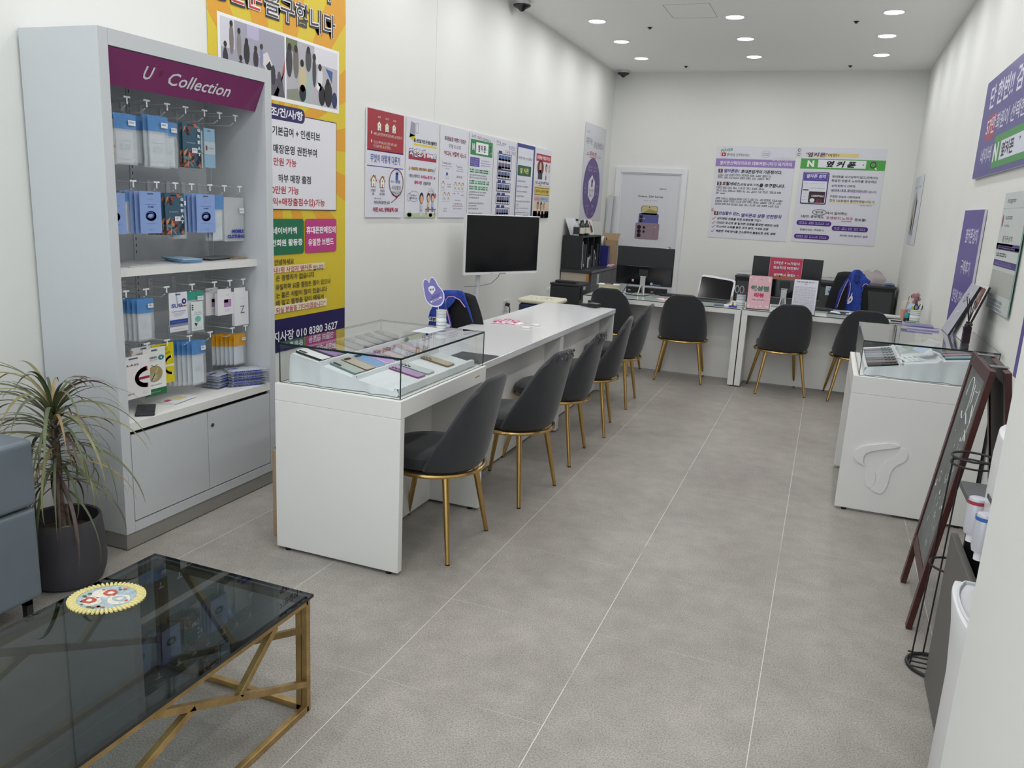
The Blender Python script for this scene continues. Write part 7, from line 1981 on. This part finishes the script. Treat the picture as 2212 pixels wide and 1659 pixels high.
for k, (y, c, n_) in enumerate(((-.478, 'a83a44', 'red'), (-.600, '3a64b0', 'blue'))):
    tp_ = MB().lathe([(0, .0), (.019, .0), (.0215, .012), (.022, .085), (.019, .094), (0, .096)], mat('tap_silver', 'c9cad2', .3, metal=.15), (2.262, y, .806), 22, caps=False).box(2.262, 2.285, y - .012, y + .012, .835, .89, PW).build('tap', T_, smooth=True)
    MB().lathe([(.0224, .079), (.0226, .088)], ink(c), (2.262, y, .806), 22, caps=False).build('colour_ring', tp_, weld=False)
    MB().lathe([(.009, .0), (.012, .0), (.012, .022)], PW, (2.262, y, .784), 14, caps=False).build('spout', tp_, smooth=True)
m = MB(); m.text('PURIFIER', .010, ink('4a4a50'), frame((2.2853, -.585, .93), (0, -1, 0), (0, 0, 1)), .05, 'c', .03) if False else m.box(2.2660, 2.2696, -.615, -.560, .925, .935, ink('4a4a50')).box(2.2660, 2.2696, -.553, -.545, .925, .935, ink('4a4a50'))
m.build('brand_mark', T_, weld=False)

# ================================================================ on the glass of the emblem counter
GZ = .9462
for k, (x, y, c, lab) in enumerate(((2.42, 2.655, 'a59fc4', 'lower of two lilac flat packs on the emblem counter glass'), (2.39, 2.690, '8d86b0', 'upper of two lilac flat packs on the emblem counter glass'))):
    t = thing('flat_pack', lab, 'flat pack', (x, y, GZ + .0125 * k), -.12 + .08 * k, 'lilac flat packs')
    MB().box(-.085, .085, -.045, .045, .0004, .0118, mat('lilac_pack_%d' % k, c, .25)).build('pack_body', t, world=False, bevel=.003)
    MB().box(-.07, .075, -.035, .035, .0120, .0124, ink('6a6488')).build('printed_label', t, world=False)
def lean_board(y0, y1, xb, xt, ht, bg, lab, fn, th=.012):
    t = thing('leaning_board', lab, 'display board', (xb, (y0 + y1) / 2, GZ))
    T = frame((xb, y1, GZ + .002), (0, -1, 0), (xt - xb, 0, ht))
    L = math.hypot(xt - xb, ht); w = y1 - y0
    MB().box(0, w, 0, L, -th, -.0010, BLACKM, T).build('backing', t)
    a = Art(T, w, L, bg, .0008); fn(a, w, L); a.build('print', t)
def g1(a, w, h):
    a.oval(w * .45, h * .72, w * .16, h * .10, '70747c', 20).oval(w * .62, h * .80, w * .12, h * .07, 'b8bcc4', 16); a.up(); a.oval(w * .45, h * .72, w * .10, h * .06, 'a9adb6', 18).oval(w * .50, h * .76, w * .04, h * .03, 'e2e4e8', 10)
    a.rect(w * .35, h * .36, w * .40, h * .43, 'd9dade').oval(w * .52, h * .44, w * .05, h * .022, 'e0e2e6', 10).poly([(w * .2, h * .22), (w * .28, h * .27), (w * .24, h * .18)], 'd0d2d8')
lean_board(2.475, 2.755, 2.530, 2.648, .288, 'a9abb4', 'grey product board leaning on the wall above the emblem counter', g1)
def g2(a, w, h):
    a.poly([(w * .1, h * .95), (w * .9, h * .95), (w * .95, h * .55), (w * .7, h * .6), (w * .3, h * .8)], '6a4038').oval(w * .62, h * .76, w * .20, h * .22, 'e4e2de', 20); a.up(); a.oval(w * .68, h * .80, w * .08, h * .17, '8a564a', 16).oval(w * .40, h * .48, w * .24, h * .09, 'eeeeec', 18).line([(w * .15, h * .1), (w * .5, h * .55)], w * .02, '4a3a34').words(w * .3, h * .2, w * .8, h * .02, '8a8a90')
lean_board(2.300, 2.612, 2.573, 2.664, .300, 'd9d8d8', 'white photo board with a brown and white picture leaning beside the grey board', g2)
T_ = thing('reed_diffuser', 'dark square reed diffuser bottle with black sticks on the emblem counter glass', 'diffuser', (2.580, 2.185, GZ))
DB_ = mat('diffuser_glass', '2a1d1f', .12, spec=.6)
MB().box(-.019, .019, -.019, .019, .0005, .092, DB_).build('bottle_body', T_, world=False, bevel=.003, segs=2)
MB().lathe([(.0, .092), (.012, .092), (.013, .118), (0, .119)], BLACKM, n=14).ball((-.008, -.012, .100), (.012, .010, .012), mat('ribbon_brown', '3a2a2c', .6), 10).ball((.010, -.010, .104), (.011, .010, .011), mat('ribbon_brown', '', .6), 10).build('collar', T_, world=False, smooth=True)
for dx, dy, l in ((-.028, .0, .135), (.004, .01, .135), (.010, -.03, .12), (-.012, .02, .125), (.026, .015, .11)):
    MB().tube([(0, 0, .112), (dx, dy, .115 + l)], .0022, BLACKM, 6).build('reed', T_, world=False)
